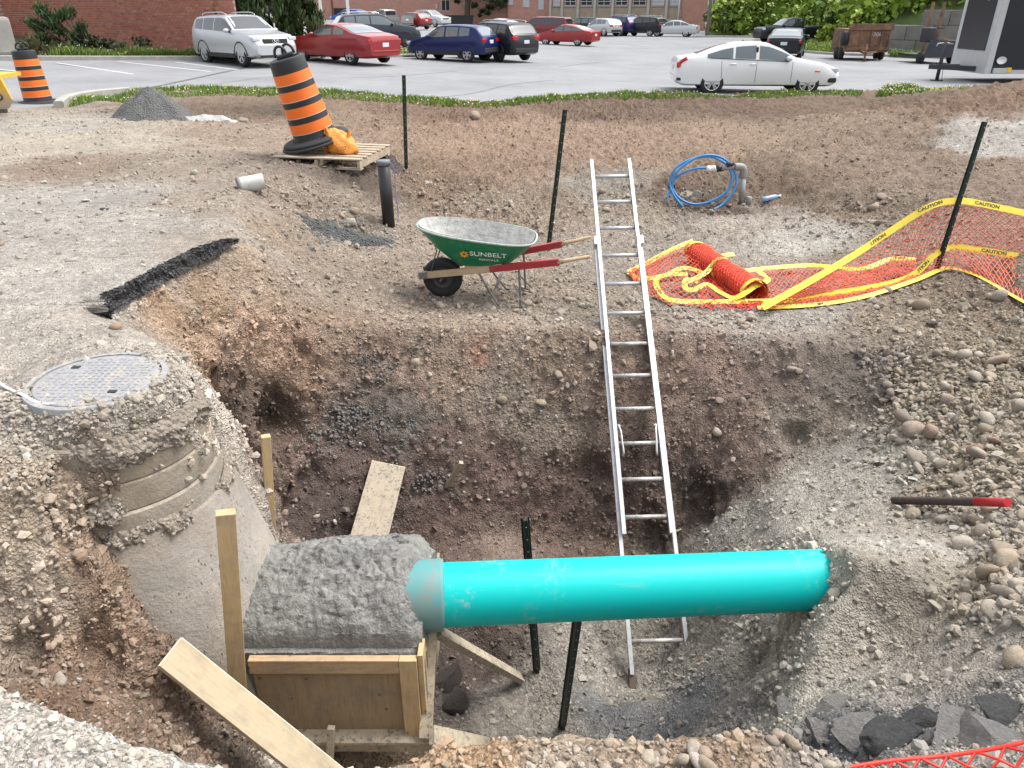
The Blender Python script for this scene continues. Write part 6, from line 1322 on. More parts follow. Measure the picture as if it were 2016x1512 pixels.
SHAPES = {
 # top: roofline z over x/L (-.5 rear .. .5 front); belt z; plan width factor; windows as (x0,x1); glass spans
 'sedan': dict(L=4.63, W=1.80, H=1.42, wb=2.70, off=.02, r=.34, top=[(-.5, .86), (-.485, .98), (-.40, 1.02), (-.33, 1.10), (-.22, 1.30), (-.12, 1.39), (-.02, 1.42), (.06, 1.38), (.14, 1.24), (.235, 1.00), (.30, .95), (.40, .87), (.46, .78), (.5, .62)],
     belt=[(-.5, .84), (-.4, .98), (-.2, .96), (.1, .91), (.24, .89), (.4, .80), (.5, .60)], win=[(-.315, -.16), (-.145, -.02), (.0, .19)], ws=(.065, .225), rw=(-.36, -.17), tail=.80, head=.68),
 'coupe': dict(L=5.05, W=1.89, H=1.48, wb=3.05, off=.02, r=.36, top=[(-.5, .90), (-.485, 1.04), (-.38, 1.10), (-.30, 1.16), (-.2, 1.34), (-.1, 1.45), (0, 1.48), (.06, 1.44), (.13, 1.28), (.20, 1.08), (.26, 1.04), (.40, .97), (.47, .88), (.5, .65)],
     belt=[(-.5, .88), (-.36, 1.08), (-.15, 1.04), (.1, .99), (.22, .97), (.4, .90), (.5, .62)], win=[(-.22, -.09), (-.07, .16)], ws=(.065, .195), rw=(-.33, -.14), tail=.84, head=.76),
 'hatch': dict(L=4.29, W=1.76, H=1.58, wb=2.62, off=.0, r=.325, top=[(-.5, .82), (-.49, 1.06), (-.46, 1.18), (-.40, 1.46), (-.34, 1.53), (-.15, 1.58), (.02, 1.57), (.08, 1.52), (.15, 1.34), (.24, 1.08), (.30, 1.03), (.42, .93), (.47, .82), (.5, .62)],
     belt=[(-.5, .80), (-.44, 1.12), (-.2, 1.04), (.1, 1.0), (.24, .97), (.42, .86), (.5, .60)], win=[(-.33, -.20), (-.185, -.03), (-.01, .2)], ws=(.085, .23), rw=(-.475, -.39), tail=.92, head=.78, clad=1),
 'suv': dict(L=4.72, W=1.88, H=1.70, wb=2.76, off=.01, r=.365, top=[(-.5, .88), (-.49, 1.14), (-.46, 1.28), (-.42, 1.54), (-.38, 1.64), (-.2, 1.69), (.0, 1.70), (.06, 1.66), (.13, 1.46), (.21, 1.20), (.27, 1.15), (.42, 1.05), (.475, .95), (.5, .72)],
     belt=[(-.5, .86), (-.45, 1.20), (-.2, 1.14), (.1, 1.09), (.22, 1.07), (.42, .98), (.5, .70)], win=[(-.39, -.27), (-.255, -.10), (-.085, .18)], ws=(.07, .20), rw=(-.475, -.41), tail=1.02, head=.92, clad=1, rack=1),
 'van': dict(L=5.14, W=1.98, H=1.75, wb=3.08, off=.03, r=.34, top=[(-.5, .84), (-.49, 1.10), (-.465, 1.60), (-.44, 1.70), (-.2, 1.75), (.08, 1.74), (.14, 1.66), (.22, 1.38), (.31, 1.08), (.36, 1.02), (.44, .92), (.48, .80), (.5, .62)],
     belt=[(-.5, .82), (-.45, 1.10), (0, 1.06), (.2, 1.02), (.3, .98), (.44, .85), (.5, .60)], win=[(-.43, -.235), (-.22, -.04), (-.02, .25)], ws=(.15, .305), rw=(-.485, -.46), tail=1.1, head=.76, rack=0),
 'pickup': dict(L=5.70, W=1.95, H=1.80, wb=3.55, off=.0, r=.39, top=[(-.5, 1.04), (-.498, 1.16), (-.09, 1.17), (-.085, 1.20), (-.08, 1.66), (-.06, 1.76), (.03, 1.80), (.08, 1.79), (.13, 1.70), (.20, 1.38), (.235, 1.24), (.28, 1.20), (.44, 1.14), (.485, 1.04), (.5, .80)],
     belt=[(-.5, 1.02), (-.1, 1.13), (.1, 1.15), (.24, 1.14), (.44, 1.06), (.5, .78)], win=[(-.06, .03), (.045, .205)], ws=(.125, .23), rw=None, tail=1.0, head=.98, bed=1),
}
CAR_CACHE = {}
def car_body(kind, pm, wheel_r):
    S = SHAPES[kind]; L, W = S['L'], S['W']; low = .24 if kind in ('sedan', 'coupe') else .30
    xs = sorted(set([round(x, 4) for x in np.linspace(-.5, .5, 47)]+[p[0] for p in S['top']]))
    def half(x):
        e = abs(x)*2; return W/2*(1-.10*max(0, (e-.72)/.28)**2-.08*max(0, (e-.92)/.08)**2)
    def section(x):
        zt = ip(S['top'], x); zb = min(ip(S['belt'], x), zt-.012); w = half(x); e = abs(x)*2; lo = low+.10*max(0, (e-.86)/.14)**2
        gh = max(0, zt-zb); wr = w*.955-min(gh, .75)*.30-.012
        return [(0, lo), (w*.8, lo), (w*.955, lo+.05), (w*.985, lo+.22*(zb-lo)), (w, lo+.55*(zb-lo)), (w*.99, lo+.84*(zb-lo)), (w*.955, zb), ((w*.955+wr)/2+.012*min(1, gh*2), (zb+zt-.05*min(1, gh*3))/2), (wr, zt-.05*min(1, gh*3)-.004), (wr*.82, zt-.014*min(1, gh*3)-.002), (0, zt)]
    return S, xs, section, half, low
def patch(fn, us, vs, off=0.):
    b = MB(); P = [[Vector(fn(u, v)) for v in vs] for u in us]; m = len(vs)
    b.add([p for r in P for p in r], [(i*m+j, (i+1)*m+j, (i+1)*m+j+1, i*m+j+1) for i in range(len(us)-1) for j in range(m-1)], True); return b
def make_car(kind, name, pm, label, cat, loc, heading, scale=1., wheel=M_ALLOY, glass=M_CGLASS, extra=None, group='vehicles in the parking lot', spokes=5):
    S, xs, section, half, low = car_body(kind, pm, 0); L, W, r = S['L'], S['W'], S['r']
    e = empty(name, loc, (0, 0, heading), label, cat, group); e.scale = (scale,)*3
    secs = [section(x) for x in xs]; m = len(secs[0])
    vs = []; 
    for x, s_ in zip(xs, secs): vs += [(x*L, -y, z) for y, z in s_]+[(x*L, y, z) for y, z in s_[-2:0:-1]]
    n = 2*m-2; fs = [(i*n+k, i*n+(k+1) % n, (i+1)*n+(k+1) % n, (i+1)*n+k) for i in range(len(xs)-1) for k in range(n)]+[tuple(range(n-1, -1, -1)), tuple(range((len(xs)-1)*n, len(xs)*n))]
    b = MB(); b.add(vs, fs, True); body = b.build('body', pm, e); fix_normals(body)
    # wheel arches cut out of the body
    c = MB(); ax_ = [S['off']*L-S['wb']/2, S['off']*L+S['wb']/2]
    for x in ax_:
        for s_ in (-1, 1): c.lathe([(.001, -.16), (r*1.13, -.16), (r*1.13, .3), (.001, .3)], 22, Matrix.Translation((x, s_*(W/2-.12), r)) @ Matrix.Rotation(-s_*math.pi/2, 4, 'X'), False)
    cut = c.build('arch_cutter', pm); fix_normals(cut); cut.data.materials.append(M_TRIM); cut.data.polygons.foreach_set('material_index', [1]*len(cut.data.polygons)); md = body.modifiers.new('arches', 'BOOLEAN'); md.operation = 'DIFFERENCE'; md.object = cut; md.solver = 'EXACT'; body.data.materials.append(M_TRIM)
    bpy.context.view_layer.update(); me = bpy.data.meshes.new_from_object(body.evaluated_get(bpy.context.evaluated_depsgraph_get())); body.modifiers.clear(); body.data = me; bpy.data.objects.remove(cut)
    if len(me.materials) > 1:
        for p in me.polygons: p.material_index = min(p.material_index, 1)
    me.polygons.foreach_set('use_smooth', [True]*len(me.polygons)); me.set_sharp_from_angle(angle=math.radians(32))
    # glass
    def side(x, f, s_, o=.006):
        q = section(x); a, mid, c_ = q[6], q[7], q[8]
        p = (a[0]+(mid[0]-a[0])*f*2, a[1]+(mid[1]-a[1])*f*2) if f < .5 else (mid[0]+(c_[0]-mid[0])*(f-.5)*2, mid[1]+(c_[1]-mid[1])*(f-.5)*2)
        return (x*L, s_*(p[0]+o), p[1]+o*.3)
    def over(x, v, o=.008):
        q = section(x); v2 = abs(v); pts = [q[10], q[9], q[8]]; yy = v2*q[8][0]
        z = np.interp(yy, [pts[0][0], pts[1][0], pts[2][0]], [pts[0][1], pts[1][1], pts[2][1]]); return (x*L, math.copysign(yy, v), float(z)+o)
    for s_ in (-1, 1):
        for x0, x1 in S['win']:
            patch(lambda u, v: side(u, v, s_), np.linspace(x0, x1, 8), [.08, .3, .5, .7, .88]).build('side_window', glass, e)
        x = ax_[1]/L-.17*(2.7/L); q = section(x); mr = MB()
        bm = bmesh.new(); bmesh.ops.create_icosphere(bm, subdivisions=2, radius=1); mr.bm(bm, Matrix.Translation((S['ws'][1]*L-.22, s_*(half(S['ws'][1])+.05), ip(S['belt'], S['ws'][1])+.10)) @ Matrix.Diagonal((.09, .12, .075, 1)), True); mr.build('mirror', pm, e)
    patch(over, np.linspace(S['ws'][0], S['ws'][1], 7), np.linspace(-.9, .9, 7)).build('windscreen', glass, e)
    if S['rw']: patch(over, np.linspace(S['rw'][0], S['rw'][1], 7), np.linspace(-.88, .88, 7)).build('rear_window', glass, e)
    elif kind == 'pickup':
        b = MB(); b.box((-.083*L-.01, 0, 1.44), (.03, 1.25, .36), bev=.01); b.build('rear_window', glass, e)
    # lamps, bumpers, plates
    for s_ in (-1, 1):
        wz = S['tail']; hw = half(.485)
        b = MB(); tx = -.485*L; b.box((tx, s_*(half(-.485)-.16), wz), (.12, .34, .16 if kind != 'van' else .3), bev=.03); b.build('tail_lamp', M_TAIL, e)
        b = MB(); b.box((.462*L, s_*(half(.462)-.17), S['head']), (.24, .30, .13), bev=.035); b.build('headlamp', M_HEAD, e)
    b = MB(); b.box((-.49*L, 0, .50), (.14, W*.74, .20 if S.get('clad') else .07), bev=.03); b.build('rear_bumper', M_TRIM if S.get('clad') or kind == 'pickup' else pm, e)
    b = MB(); b.box((-.492*L-.035*0, 0, .72 if kind in ('sedan', 'coupe') else .86), (.10, .32, .15), bev=.01); b.build('number_plate', M_PLATE, e)
    b = MB(); b.box((.482*L, 0, S['head']-.10), (.12, W*.52, .20), bev=.03); gr = b.build('grille', M_TRIM, e)
    b = MB(); b.box((.488*L, 0, .38), (.10, W*.66, .12), bev=.02); b.build('front_bumper', M_TRIM, e)
    if S.get('clad'):
        for s_ in (-1, 1):
            b = MB(); b.box((S['off']*L, s_*(W/2-.035), low+.05), (S['wb']-2.3*r, .08, .15), bev=.02); b.build('sill_cladding', M_TRIM, e)
            for x in ax_:
                b = MB(); pts = [(x+(r*1.22)*math.cos(a), s_*(W/2-.02), r+(r*1.22)*math.sin(a)) for a in np.linspace(.05, math.pi-.05, 14)]; b.tube(pts, .032, 6); b.build('arch_trim', M_TRIM, e)
    if S.get('rack'):
        for s_ in (-1, 1): b = MB(); b.tube(smooth_path([(-.36*L, s_*.56, 1.66), (-.32*L, s_*.56, 1.74), (-.05*L, s_*.58, 1.765), (.03*L, s_*.57, 1.69)], 4), .02, 6); b.build('roof_rail', M_CHROME if pm is not M_TRIM else M_TRIM, e)
    if S.get('bed'):
        b = MB(); b.box((-.295*L, 0, 1.175), (.36*L, W*.78, .02)); b.build('bed_floor', M_TRIM, e)
        b = MB(); b.box((-.497*L, 0, .98), (.04, W*.70, .42), bev=.015); b.build('tailgate', pm, e)
    # wheels
    for x in ax_:
        for s_ in (-1, 1):
            w = empty('wheel', (x, s_*(W/2-.115), r)); w.parent = e; w.empty_display_size = .1; R_ = Matrix.Rotation(-s_*math.pi/2, 4, 'X')
            t_ = MB(); t_.lathe([(r*.64, -.10), (r*.92, -.105), (r, -.07), (r, .07), (r*.92, .105), (r*.66, .10)], 28, R_); t_.build('tyre', M_TYRE, w)
            q = MB(); q.lathe([(r*.66, .10), (r*.63, .085), (r*.60, .02), (.02, .015)], 24, R_); rim = q.build('rim', M_STEELW, w)
            if wheel is not M_STEELW:
                k = MB()
                for a in range(spokes):
                    for dlt in (-.16, .16): k.box((0, 0, 0), (.035, r*.54, .025), R_ @ Matrix.Rotation(a*2*math.pi/spokes+dlt, 4, 'Z') @ Matrix.Translation((0, r*.34, .085)))
                k.lathe([(0, .10), (.06, .095), (.065, .07)], 12, R_); k.lathe([(r*.60, .085), (r*.62, .10), (r*.66, .10)], 24, R_); tag(k.build('spokes', wheel, rim), kind='stuff')
            else:
                k = MB(); k.lathe([(0, .09), (.09, .085), (.12, .06), (r*.5, .04)], 20, R_); k.build('hub', simple('hub_grey', (.09, .09, .092), .5, .4), rim)
    return e
PX = lambda px_, py_: pL(px_, py_)
def at_lot(px_, py_): p = pL(px_, py_); return (p.x, p.y, lot_z(p.x)+.002)
D2R = math.radians
C_SILVER, C_RED, C_BLUE, C_NAVY, C_BLACK, C_WHITE, C_GREY, C_MAROON, C_DKGREY = (paint('silver_paint', (.52, .53, .55), .35), paint('red_paint_car', (.27, .015, .018), .15), paint('bright_blue_paint', (.01, .05, .42), .2), paint('navy_paint', (.012, .022, .10), .25), paint('black_paint', (.011, .012, .016), .1),
   paint('white_paint_car', (.76, .77, .78), 0, .22), paint('grey_paint', (.23, .22, .22), .3), paint('maroon_paint', (.17, .016, .025), .2), paint('slate_paint', (.035, .04, .055), .3))
CARS = [
 # kind, name, paint, label, category, spot under the middle of the car, heading, scale, wheel, glass
 ('suv', 'parked_suv', C_SILVER, 'silver SUV parked by the near red brick building', 'SUV', (484, 126), -43, .95, M_ALLOY, M_CGLASS),
 ('coupe', 'parked_car', C_RED, 'dark red sedan with one steel wheel parked beside the silver SUV', 'car', (680, 123), 141, .95, M_ALLOY, M_CGLASS2),
 ('suv', 'parked_suv', C_DKGREY, 'slate SUV with silver roof rails parked behind the dark red sedan', 'SUV', (742, 93), 22, .98, M_STEELW, M_CGLASS2),
 ('hatch', 'parked_car', C_BLUE, 'bright blue boxy hatchback beside the grey pickup', 'car', (690, 50), 150, 1.05, M_ALLOY, M_CGLASS),
 ('pickup', 'parked_pickup', C_GREY, 'grey pickup truck parked beside the bright blue hatchback', 'pickup', (765, 57), 140, 1., M_ALLOY, M_CGLASS),
 ('hatch', 'parked_car', C_RED, 'small red hatchback between the grey pickup and silver off-roader', 'car', (812, 58), 140, 1., M_ALLOY, M_CGLASS2),
 ('suv', 'parked_suv', C_SILVER, 'silver SUV facing out beside the small red hatchback', 'SUV', (850, 53), -40, 1.05, M_ALLOY, M_CGLASS2),
 ('hatch', 'parked_car', C_NAVY, 'navy blue crossover with alloy wheels parked in the open lot', 'car', (892, 119), 152, .90, M_ALLOY, M_CGLASS2),
 ('suv', 'parked_suv', C_BLACK, 'black SUV on steel wheels next to the navy crossover', 'SUV', (972, 118), 132, .92, M_STEELW, M_CGLASS),
 ('coupe', 'parked_car', C_SILVER, 'silver sports car mostly hidden behind the navy crossover', 'car', (985, 72), 155, .95, M_ALLOY, M_CGLASS2),
 ('van', 'parked_van', C_MAROON, 'maroon minivan parked behind the red sedan', 'van', (1070, 76), 152, .95, M_ALLOY, M_CGLASS),
 ('sedan', 'parked_car', C_RED, 'bright red sedan parked alone in front of the maroon minivan', 'car', (1118, 89), 147, .92, M_ALLOY, M_CGLASS2),
 ('hatch', 'parked_car', C_BLACK, 'black wagon parked between the maroon minivan and silver hatchback', 'car', (1148, 70), 150, 1.05, M_ALLOY, M_CGLASS2),
 ('hatch', 'parked_car', C_SILVER, 'silver grey hatchback parked beside the navy off-roader', 'car', (1184, 71), 125, 1., M_ALLOY, M_CGLASS2),
 ('suv', 'parked_suv', C_NAVY, 'navy SUV parked in the far row by the apartment block', 'SUV', (1217, 70), 125, 1.05, M_ALLOY, M_CGLASS),
 ('suv', 'parked_suv', C_BLACK, 'black SUV between the navy SUV and the silver sedan', 'SUV', (1264, 71), 140, 1.02, M_ALLOY, M_CGLASS),
 ('sedan', 'parked_car', C_SILVER, 'silver sedan at the end of the far row', 'car', (1326, 72), 158, 1.0, M_ALLOY, M_CGLASS2),
 ('pickup', 'parked_pickup', C_BLACK, 'black pickup truck parked under the wooded slope', 'pickup', (1556, 84), 186, .98, M_ALLOY, M_CGLASS),
 ('sedan', 'parked_car', C_BLACK, 'black sedan with a door open behind the white sedan', 'car', (1545, 112), 68, 1., M_ALLOY, M_CGLASS2),
 ('sedan', 'parked_car', C_WHITE, 'white sedan parked along the grass verge', 'car', (1474, 182), -5, 1.0, M_ALLOY, M_CGLASS2),
]
CAR_OBJ = []
for kind, nm, pm, lab, cat, (px_, py_), hd, sc_, wh, gl in CARS:
    p = at_lot(px_, py_); CAR_OBJ.append(make_car(kind, nm, pm, lab, cat, p, D2R(hd), sc_, wh, gl))
# details of the white sedan that can be read: seams, handles, marker, fog lamp surround
ws_ = CAR_OBJ[-1]
def sed_side(x, z, s_=-1, o=.004):
    S, xs, section, half, low = car_body('sedan', None, 0); q = section(x); ys = [a for a, _ in q[1:7]]; zs = [c for _, c in q[1:7]]; return Vector((x*4.63, s_*(float(np.interp(z, zs, ys))+o), z))
for xk in (.205, -.012, -.215):
    b = MB(); pts = [sed_side(xk+(.0 if xk > -.2 else (z-.3)*-.02), z, -1, .001) for z in np.linspace(.36, .90, 9)]; b.tube(pts, .006, 5); b.build('door_seam', M_TRIM, ws_)
for xk in (.035-.09, -.175): b = MB(); p0, p1 = sed_side(xk, .83, -1, .012), sed_side(xk+.04, .835, -1, .012); b.tube([p0, p1], .016, 8); b.build('door_handle', C_WHITE, ws_)
b = MB(); b.tube([sed_side(.345, .66, -1, .004), sed_side(.375, .655, -1, .004)], .022, 8); b.build('side_marker', M_AMBER, ws_)
b = MB(); b.box(sed_side(.455, .42, -1, -.03), (.26, .10, .13), bev=.03); b.build('fog_surround', M_TRIM, ws_)
b = MB(); b.box(sed_side(-.478, .42, -1, -.03), (.14, .10, .08), bev=.02); b.build('rear_reflector', M_TRIM, ws_)
b = MB(); b.tube([sed_side(-.30, .99, -1, .0), sed_side(-.1, .955, -1, .01), sed_side(.18, .91, -1, .01)], .010, 6); b.build('window_trim', M_TRIM, ws_)
b = MB(); b.box(sed_side(-.015, 1.12, -1, -.075), (.06, .02, .32)); b.build('pillar_trim', M_TRIM, ws_)
b = MB(); b.tube(smooth_path([sed_side(-.44, .99, -1, .0), sed_side(-.478, .86, -1, .0), sed_side(-.482, .74, -1, .0)], 3), .05, 8); b.build('tail_lamp', M_TAIL, ws_)
# oval badge on the silver SUV grille and open door of the black sedan
b = MB(); b.tube([(2.335, .13*math.cos(a), .84+.075*math.sin(a)) for a in np.linspace(0, 2*math.pi, 18)[:-1]], .012, 6, closed=True); bd = b.build('badge', M_CHROME, CAR_OBJ[0])
b = MB(); b.tube([(2.335, -.06, .80), (2.335, -.035, .88)], .012, 6); b.build('badge_stroke', M_CHROME, bd); b = MB(); b.tube([(2.335, .035, .80), (2.335, .06, .88)], .012, 6); b.build('badge_stroke', M_CHROME, bd); b = MB(); b.tube([(2.335, -.05, .84), (2.335, .05, .84)], .012, 6); b.build('badge_stroke', M_CHROME, bd)
od = CAR_OBJ[-2]; b = MB(); b.box((.45, -1.22, .72), (.9, .07, .72), Matrix.Translation((.55, -.9, 0)) @ Matrix.Rotation(D2R(-58), 4, 'Z') @ Matrix.Translation((-.9, 1.22, 0)), .03); dr_ = b.build('open_door', C_BLACK, od)
b = MB(); b.box((.42, -1.22, 1.22), (.7, .05, .30), Matrix.Translation((.55, -.9, 0)) @ Matrix.Rotation(D2R(-58), 4, 'Z') @ Matrix.Translation((-.9, 1.22, 0)), .02); b.build('door_glass', M_CGLASS, dr_)
# ---------------------------------------------------------------- camper pickup, flat trailer
p = at_lot(1010, 50); ck = empty('camper_truck', p, (0, 0, D2R(-35)), 'white and brown striped camper truck behind the maroon minivan', 'truck', 'vehicles in the parking lot')
M_CREAM = simple('cream_paint', (.55, .50, .42), .4); M_BRSTR = simple('brown_stripe', (.28, .07, .03), .4)
b = MB(); b.prism([(-2.6, .5), (2.5, .5), (2.55, 1.0), (1.6, 1.12), (1.0, 1.72), (-.2, 1.75), (-.2, 2.35), (-2.2, 2.5), (-2.6, 1.2)], -.95, .95, Matrix.Rotation(math.pi/2, 4, 'X')); b.build('body', M_CREAM, ck)
b = MB(); b.box((0, 0, 1.08), (5.0, 1.94, .26)); b.build('stripe', M_BRSTR, ck)
for x0, x1, z0, z1 in ((-2.0, -1.45, 1.45, 2.1), (-1.2, -.4, 1.5, 2.0), (.1, .9, 1.2, 1.62)):
    b = MB(); b.box(((x0+x1)/2, 0, (z0+z1)/2), (x1-x0, 1.96, z1-z0), bev=.02); b.build('side_window', M_CGLASS, ck)
b = MB(); b.box((1.32, 0, 1.42), (.03, 1.6, .52), Matrix.Translation((1.32, 0, 1.42)) @ Matrix.Rotation(-.8, 4, 'Y') @ Matrix.Translation((-1.32, 0, -1.42))); b.build('windscreen', M_CGLASS2, ck)
for x in (-1.6, 1.6):
    for s_ in (-1, 1): b = MB(); b.lathe([(0, -.1), (.36, -.1), (.38, 0), (.36, .1), (0, .1)], 20, Matrix.Translation((x, s_*.86, .38)) @ Matrix.Rotation(math.pi/2, 4, 'X')); b.build('wheel', M_TYRE, ck)
p = at_lot(965, 49); tl = empty('utility_trailer', p, (0, 0, D2R(-8)), 'low white sided utility trailer beside the camper truck', 'trailer', 'vehicles in the parking lot')
b = MB(); b.box((0, 0, .95), (4.0, 1.8, .85), bev=.03); b.build('box', simple('chalky_white', (.58, .57, .53), .7, scale=2, var=.25), tl)
for x in (-.6, 1.0): b = MB(); b.box((x, -.92, .95), (.08, .06, .85)); b.build('rib', M_FRAMEW, tl)
for s_ in (-1, 1): b = MB(); b.lathe([(0, -.1), (.33, -.1), (.34, .1), (0, .1)], 18, Matrix.Translation((.2, s_*.95, .34)) @ Matrix.Rotation(math.pi/2, 4, 'X')); b.build('wheel', M_TYRE, tl)
# ---------------------------------------------------------------- rusty dump trailer
t = NT('rust'); n = t.noise(2.2, 6, .7); t.set(col=t.ramp(n, [(.25, (.05, .045, .05)), (.42, (.13, .075, .05)), (.55, (.22, .12, .07)), (.7, (.30, .17, .10)), (.85, (.10, .08, .08))]), rough=.85); M_RUST = t.m
p = at_lot(1700, 119); rt = empty('dump_trailer', p, (0, 0, D2R(-6)), 'rusty steel dump trailer with number 306 parked on the slope edge', 'trailer'); rt.scale = (.76,)*3
b = MB(); b.box((0, 1.5, 1.18), (2.55, 3.6, 1.35)); b.build('box', M_RUST, rt)
b = MB(); b.box((0, -.34, 1.98), (2.7, .16, .36), bev=.02); b.build('top_beam', M_RUST, rt); b = MB(); b.box((0, -.36, .72), (2.6, .14, .2)); b.build('lower_beam', M_RUST, rt)
for x in (-1.2, -.55, .12, .75, 1.22): b = MB(); b.box((x, -.34, 1.3), (.09, .1, 1.2)); b.build('rib', M_RUST, rt)
for s_ in (-1, 1):
    for yy in (.8, 1.7): b = MB(); b.lathe([(0, -.12), (.36, -.12), (.38, 0), (.36, .12), (0, .12)], 20, Matrix.Translation((s_*1.28, yy, .38)) @ Matrix.Rotation(math.pi/2, 4, 'Y')); b.build('wheel', M_TYRE, rt)
b = MB(); b.lathe([(0, -.12), (.42, -.12), (.44, 0), (.42, .12), (0, .12)], 20, Matrix.Translation((-1.5, -.1, 1.3)) @ Matrix.Rotation(math.pi/2, 4, 'Y')); b.build('spare_wheel', M_TYRE, rt)
b = MB(); b.beam((-.4, -.4, .55), (-.45, -1.7, .5), .12, .14); b.beam((.6, -.4, .55), (-.45, -1.7, .5), .1, .12); b.build('drawbar', M_RUST, rt); b = MB(); b.tube([(-.45, -1.55, 0), (-.45, -1.55, 1.0)], .06, 10); b.box((-.45, -1.55, .02), (.22, .22, .04)); b.build('jack', M_RUST, rt)
me = text_mesh('306', .33); me.materials.append(simple('painted_number', (.55, .52, .48), .7)); o = link(bpy.data.objects.new('number', me), rt); o.matrix_local = frame(o, (1, 0, 0), (0, 0, 1), (.44, -.318, 1.55))
# ---------------------------------------------------------------- black equipment trailer with mower deck and forks
p = at_lot(1845, 126); et = empty('equipment_trailer', p, (0, 0, D2R(4)), 'black tilt deck trailer with rusty uprights before the block wall', 'trailer'); et.scale = (.78,)*3
M_BLK = simple('faded_black', (.03, .034, .045), .55, scale=5, var=.3)
b = MB(); b.prism([(-.95, .35), (.95, .35), (.85, 1.25), (-.72, 1.3)], -.05, .05, Matrix.Rotation(math.pi/2, 4, 'X')); b.build('front_deck', M_BLK, et)
b = MB(); b.box((-.02, 1.4, .42), (1.9, 2.8, .14)); b.build('bed', M_BLK, et); b = MB(); b.box((-.55, .7, 1.55), (.5, .8, .8), bev=.08); b.build('engine_cover', M_BLK, et)
for x in (-.15, .55): b = MB(); b.beam((x, 1.6, .4), (x+.08, 1.7, 3.3), .14, .14, (0, 1, 0)); b.build('upright', M_RUST, et)
b = MB(); b.box((.2, 1.0, 1.9), (.5, .3, .06)); b.build('seat', M_BLACK, et)
for z in (1.0, 1.35): b = MB(); b.tube([(-.2, .9, z), (.8, .9, z)], .025, 6); b.build('rail', M_RUST, et)
for s_ in (-1, 1): b = MB(); b.lathe([(0, -.1), (.3, -.1), (.32, .1), (0, .1)], 18, Matrix.Translation((s_*.95, .3, .32)) @ Matrix.Rotation(math.pi/2, 4, 'Y')); b.build('wheel', M_TYRE, et)
b = MB(); b.box((1.15, .8, .8), (.35, 1.6, .9)); b.build('rust_box', M_RUST, et); b = MB(); b.beam((1.05, .2, 1.6), (1.45, .2, .9), .06, .12); b.build('orange_guard', simple('orange_guard', (.65, .18, .08), .5), et)
# ---------------------------------------------------------------- enclosed cargo trailer, right edge
q0 = pL(1934, 164); 
ct = empty('cargo_trailer', (q0.x, q0.y, lot_z(q0.x)), (0, 0, D2R(0)), 'enclosed cargo trailer with black panels and pale corner trim', 'trailer'); bpy.context.view_layer.update()
M_PALEM = simple('pale_metal', (.50, .51, .51), .45, .2, scale=3); M_BPANEL = NT('glossy_black_panel').set(col=(.012, .013, .018), rough=.18, spec=.5).m; M_BPANEL2 = NT('dark_side_panel').set(col=(.015, .018, .024), rough=.4, spec=.4).m
# side (faces the camera, runs right) and front nose (faces left)
b = MB(); b.box((3.3, 1.1, 1.65), (6.6, 2.2, 2.7), bev=.04); b.build('box', M_BPANEL2, ct)
b = MB(); b.box((.06, -.012, 1.65), (.20, .05, 2.72)); b.build('corner_trim', M_PALEM, ct)
A6 = pD(1885, 150, q0.y+1.9); A6l = ct.matrix_world.inverted() @ A6
b = MB(); b.box((-.02, 1.1, 1.65), (.06, 2.24, 2.72), bev=.01); fp = b.build('nose_panel', M_PALEM, ct); b = MB(); b.box((-.058, 1.12, 2.0), (.03, 1.72, 2.0)); b.build('black_inset', M_BPANEL, fp)
b = MB(); b.box((3.4, -.03, .36), (6.3, .06, .12)); b.build('bottom_rail', M_PALEM, ct)
b = MB(); b.box((.48, -.06, .40), (.55, .10, .16), bev=.01); b.build('step', M_PALEM, ct); b = MB(); b.box((.72, -.075, .42), (.14, .1, .15), bev=.01); b.build('marker_lamp', simple('yellow_lens', (.75, .50, .03), .3), ct)
b = MB(); b.lathe([(.0, .0), (.16, .0), (.17, .02)], 20, Matrix.Translation((.42, -.03, .72)) @ Matrix.Rotation(math.pi/2, 4, 'X') @ Matrix.Diagonal((1, .7, 1, 1))); b.build('oval_sticker', M_WHITE, ct)
me = text_mesh('6', .32); me.materials.append(M_WHITE); o = link(bpy.data.objects.new('number', me), fp); o.matrix_local = frame(o, (0, -1, 0), (0, 0, 1), (-.076, .75, 2.62))
b = MB(); b.beam((0, .55, .42), (-1.35, 1.1, .46), .10, .16); b.beam((0, 1.65, .42), (-1.35, 1.1, .46), .10, .16); b.build('tongue', M_BLK, ct)
b = MB(); b.tube([(-1.05, 1.0, .03), (-1.05, 1.0, 1.25)], .06, 10); b.box((-1.05, 1.0, .02), (.3, .3, .03)); jk = b.build('jack_post', M_BLK, ct); b = MB(); b.tube([(-1.05, 1.0, 1.22), (-1.35, .9, 1.2), (-1.38, .9, 1.12)], .02, 6); b.tube([(-1.05, 1.0, 1.22), (-.75, 1.05, 1.18)], .03, 6); b.build('jack_crank', M_PALEM, jk)
b = MB(); b.tube(smooth_path([(-.95, .95, .5), (-.93, .95, .25), (-.9, .95, .03)], 4), .012, 5); b.build('safety_chain', M_STEEL, ct)
for yy in (0.0, 2.2): b = MB(); b.lathe([(0, -.1), (.33, -.1), (.35, .1), (0, .1)], 18, Matrix.Translation((4.2, yy, .35)) @ Matrix.Rotation(math.pi/2, 4, 'X')); b.build('wheel', M_TYRE, ct)
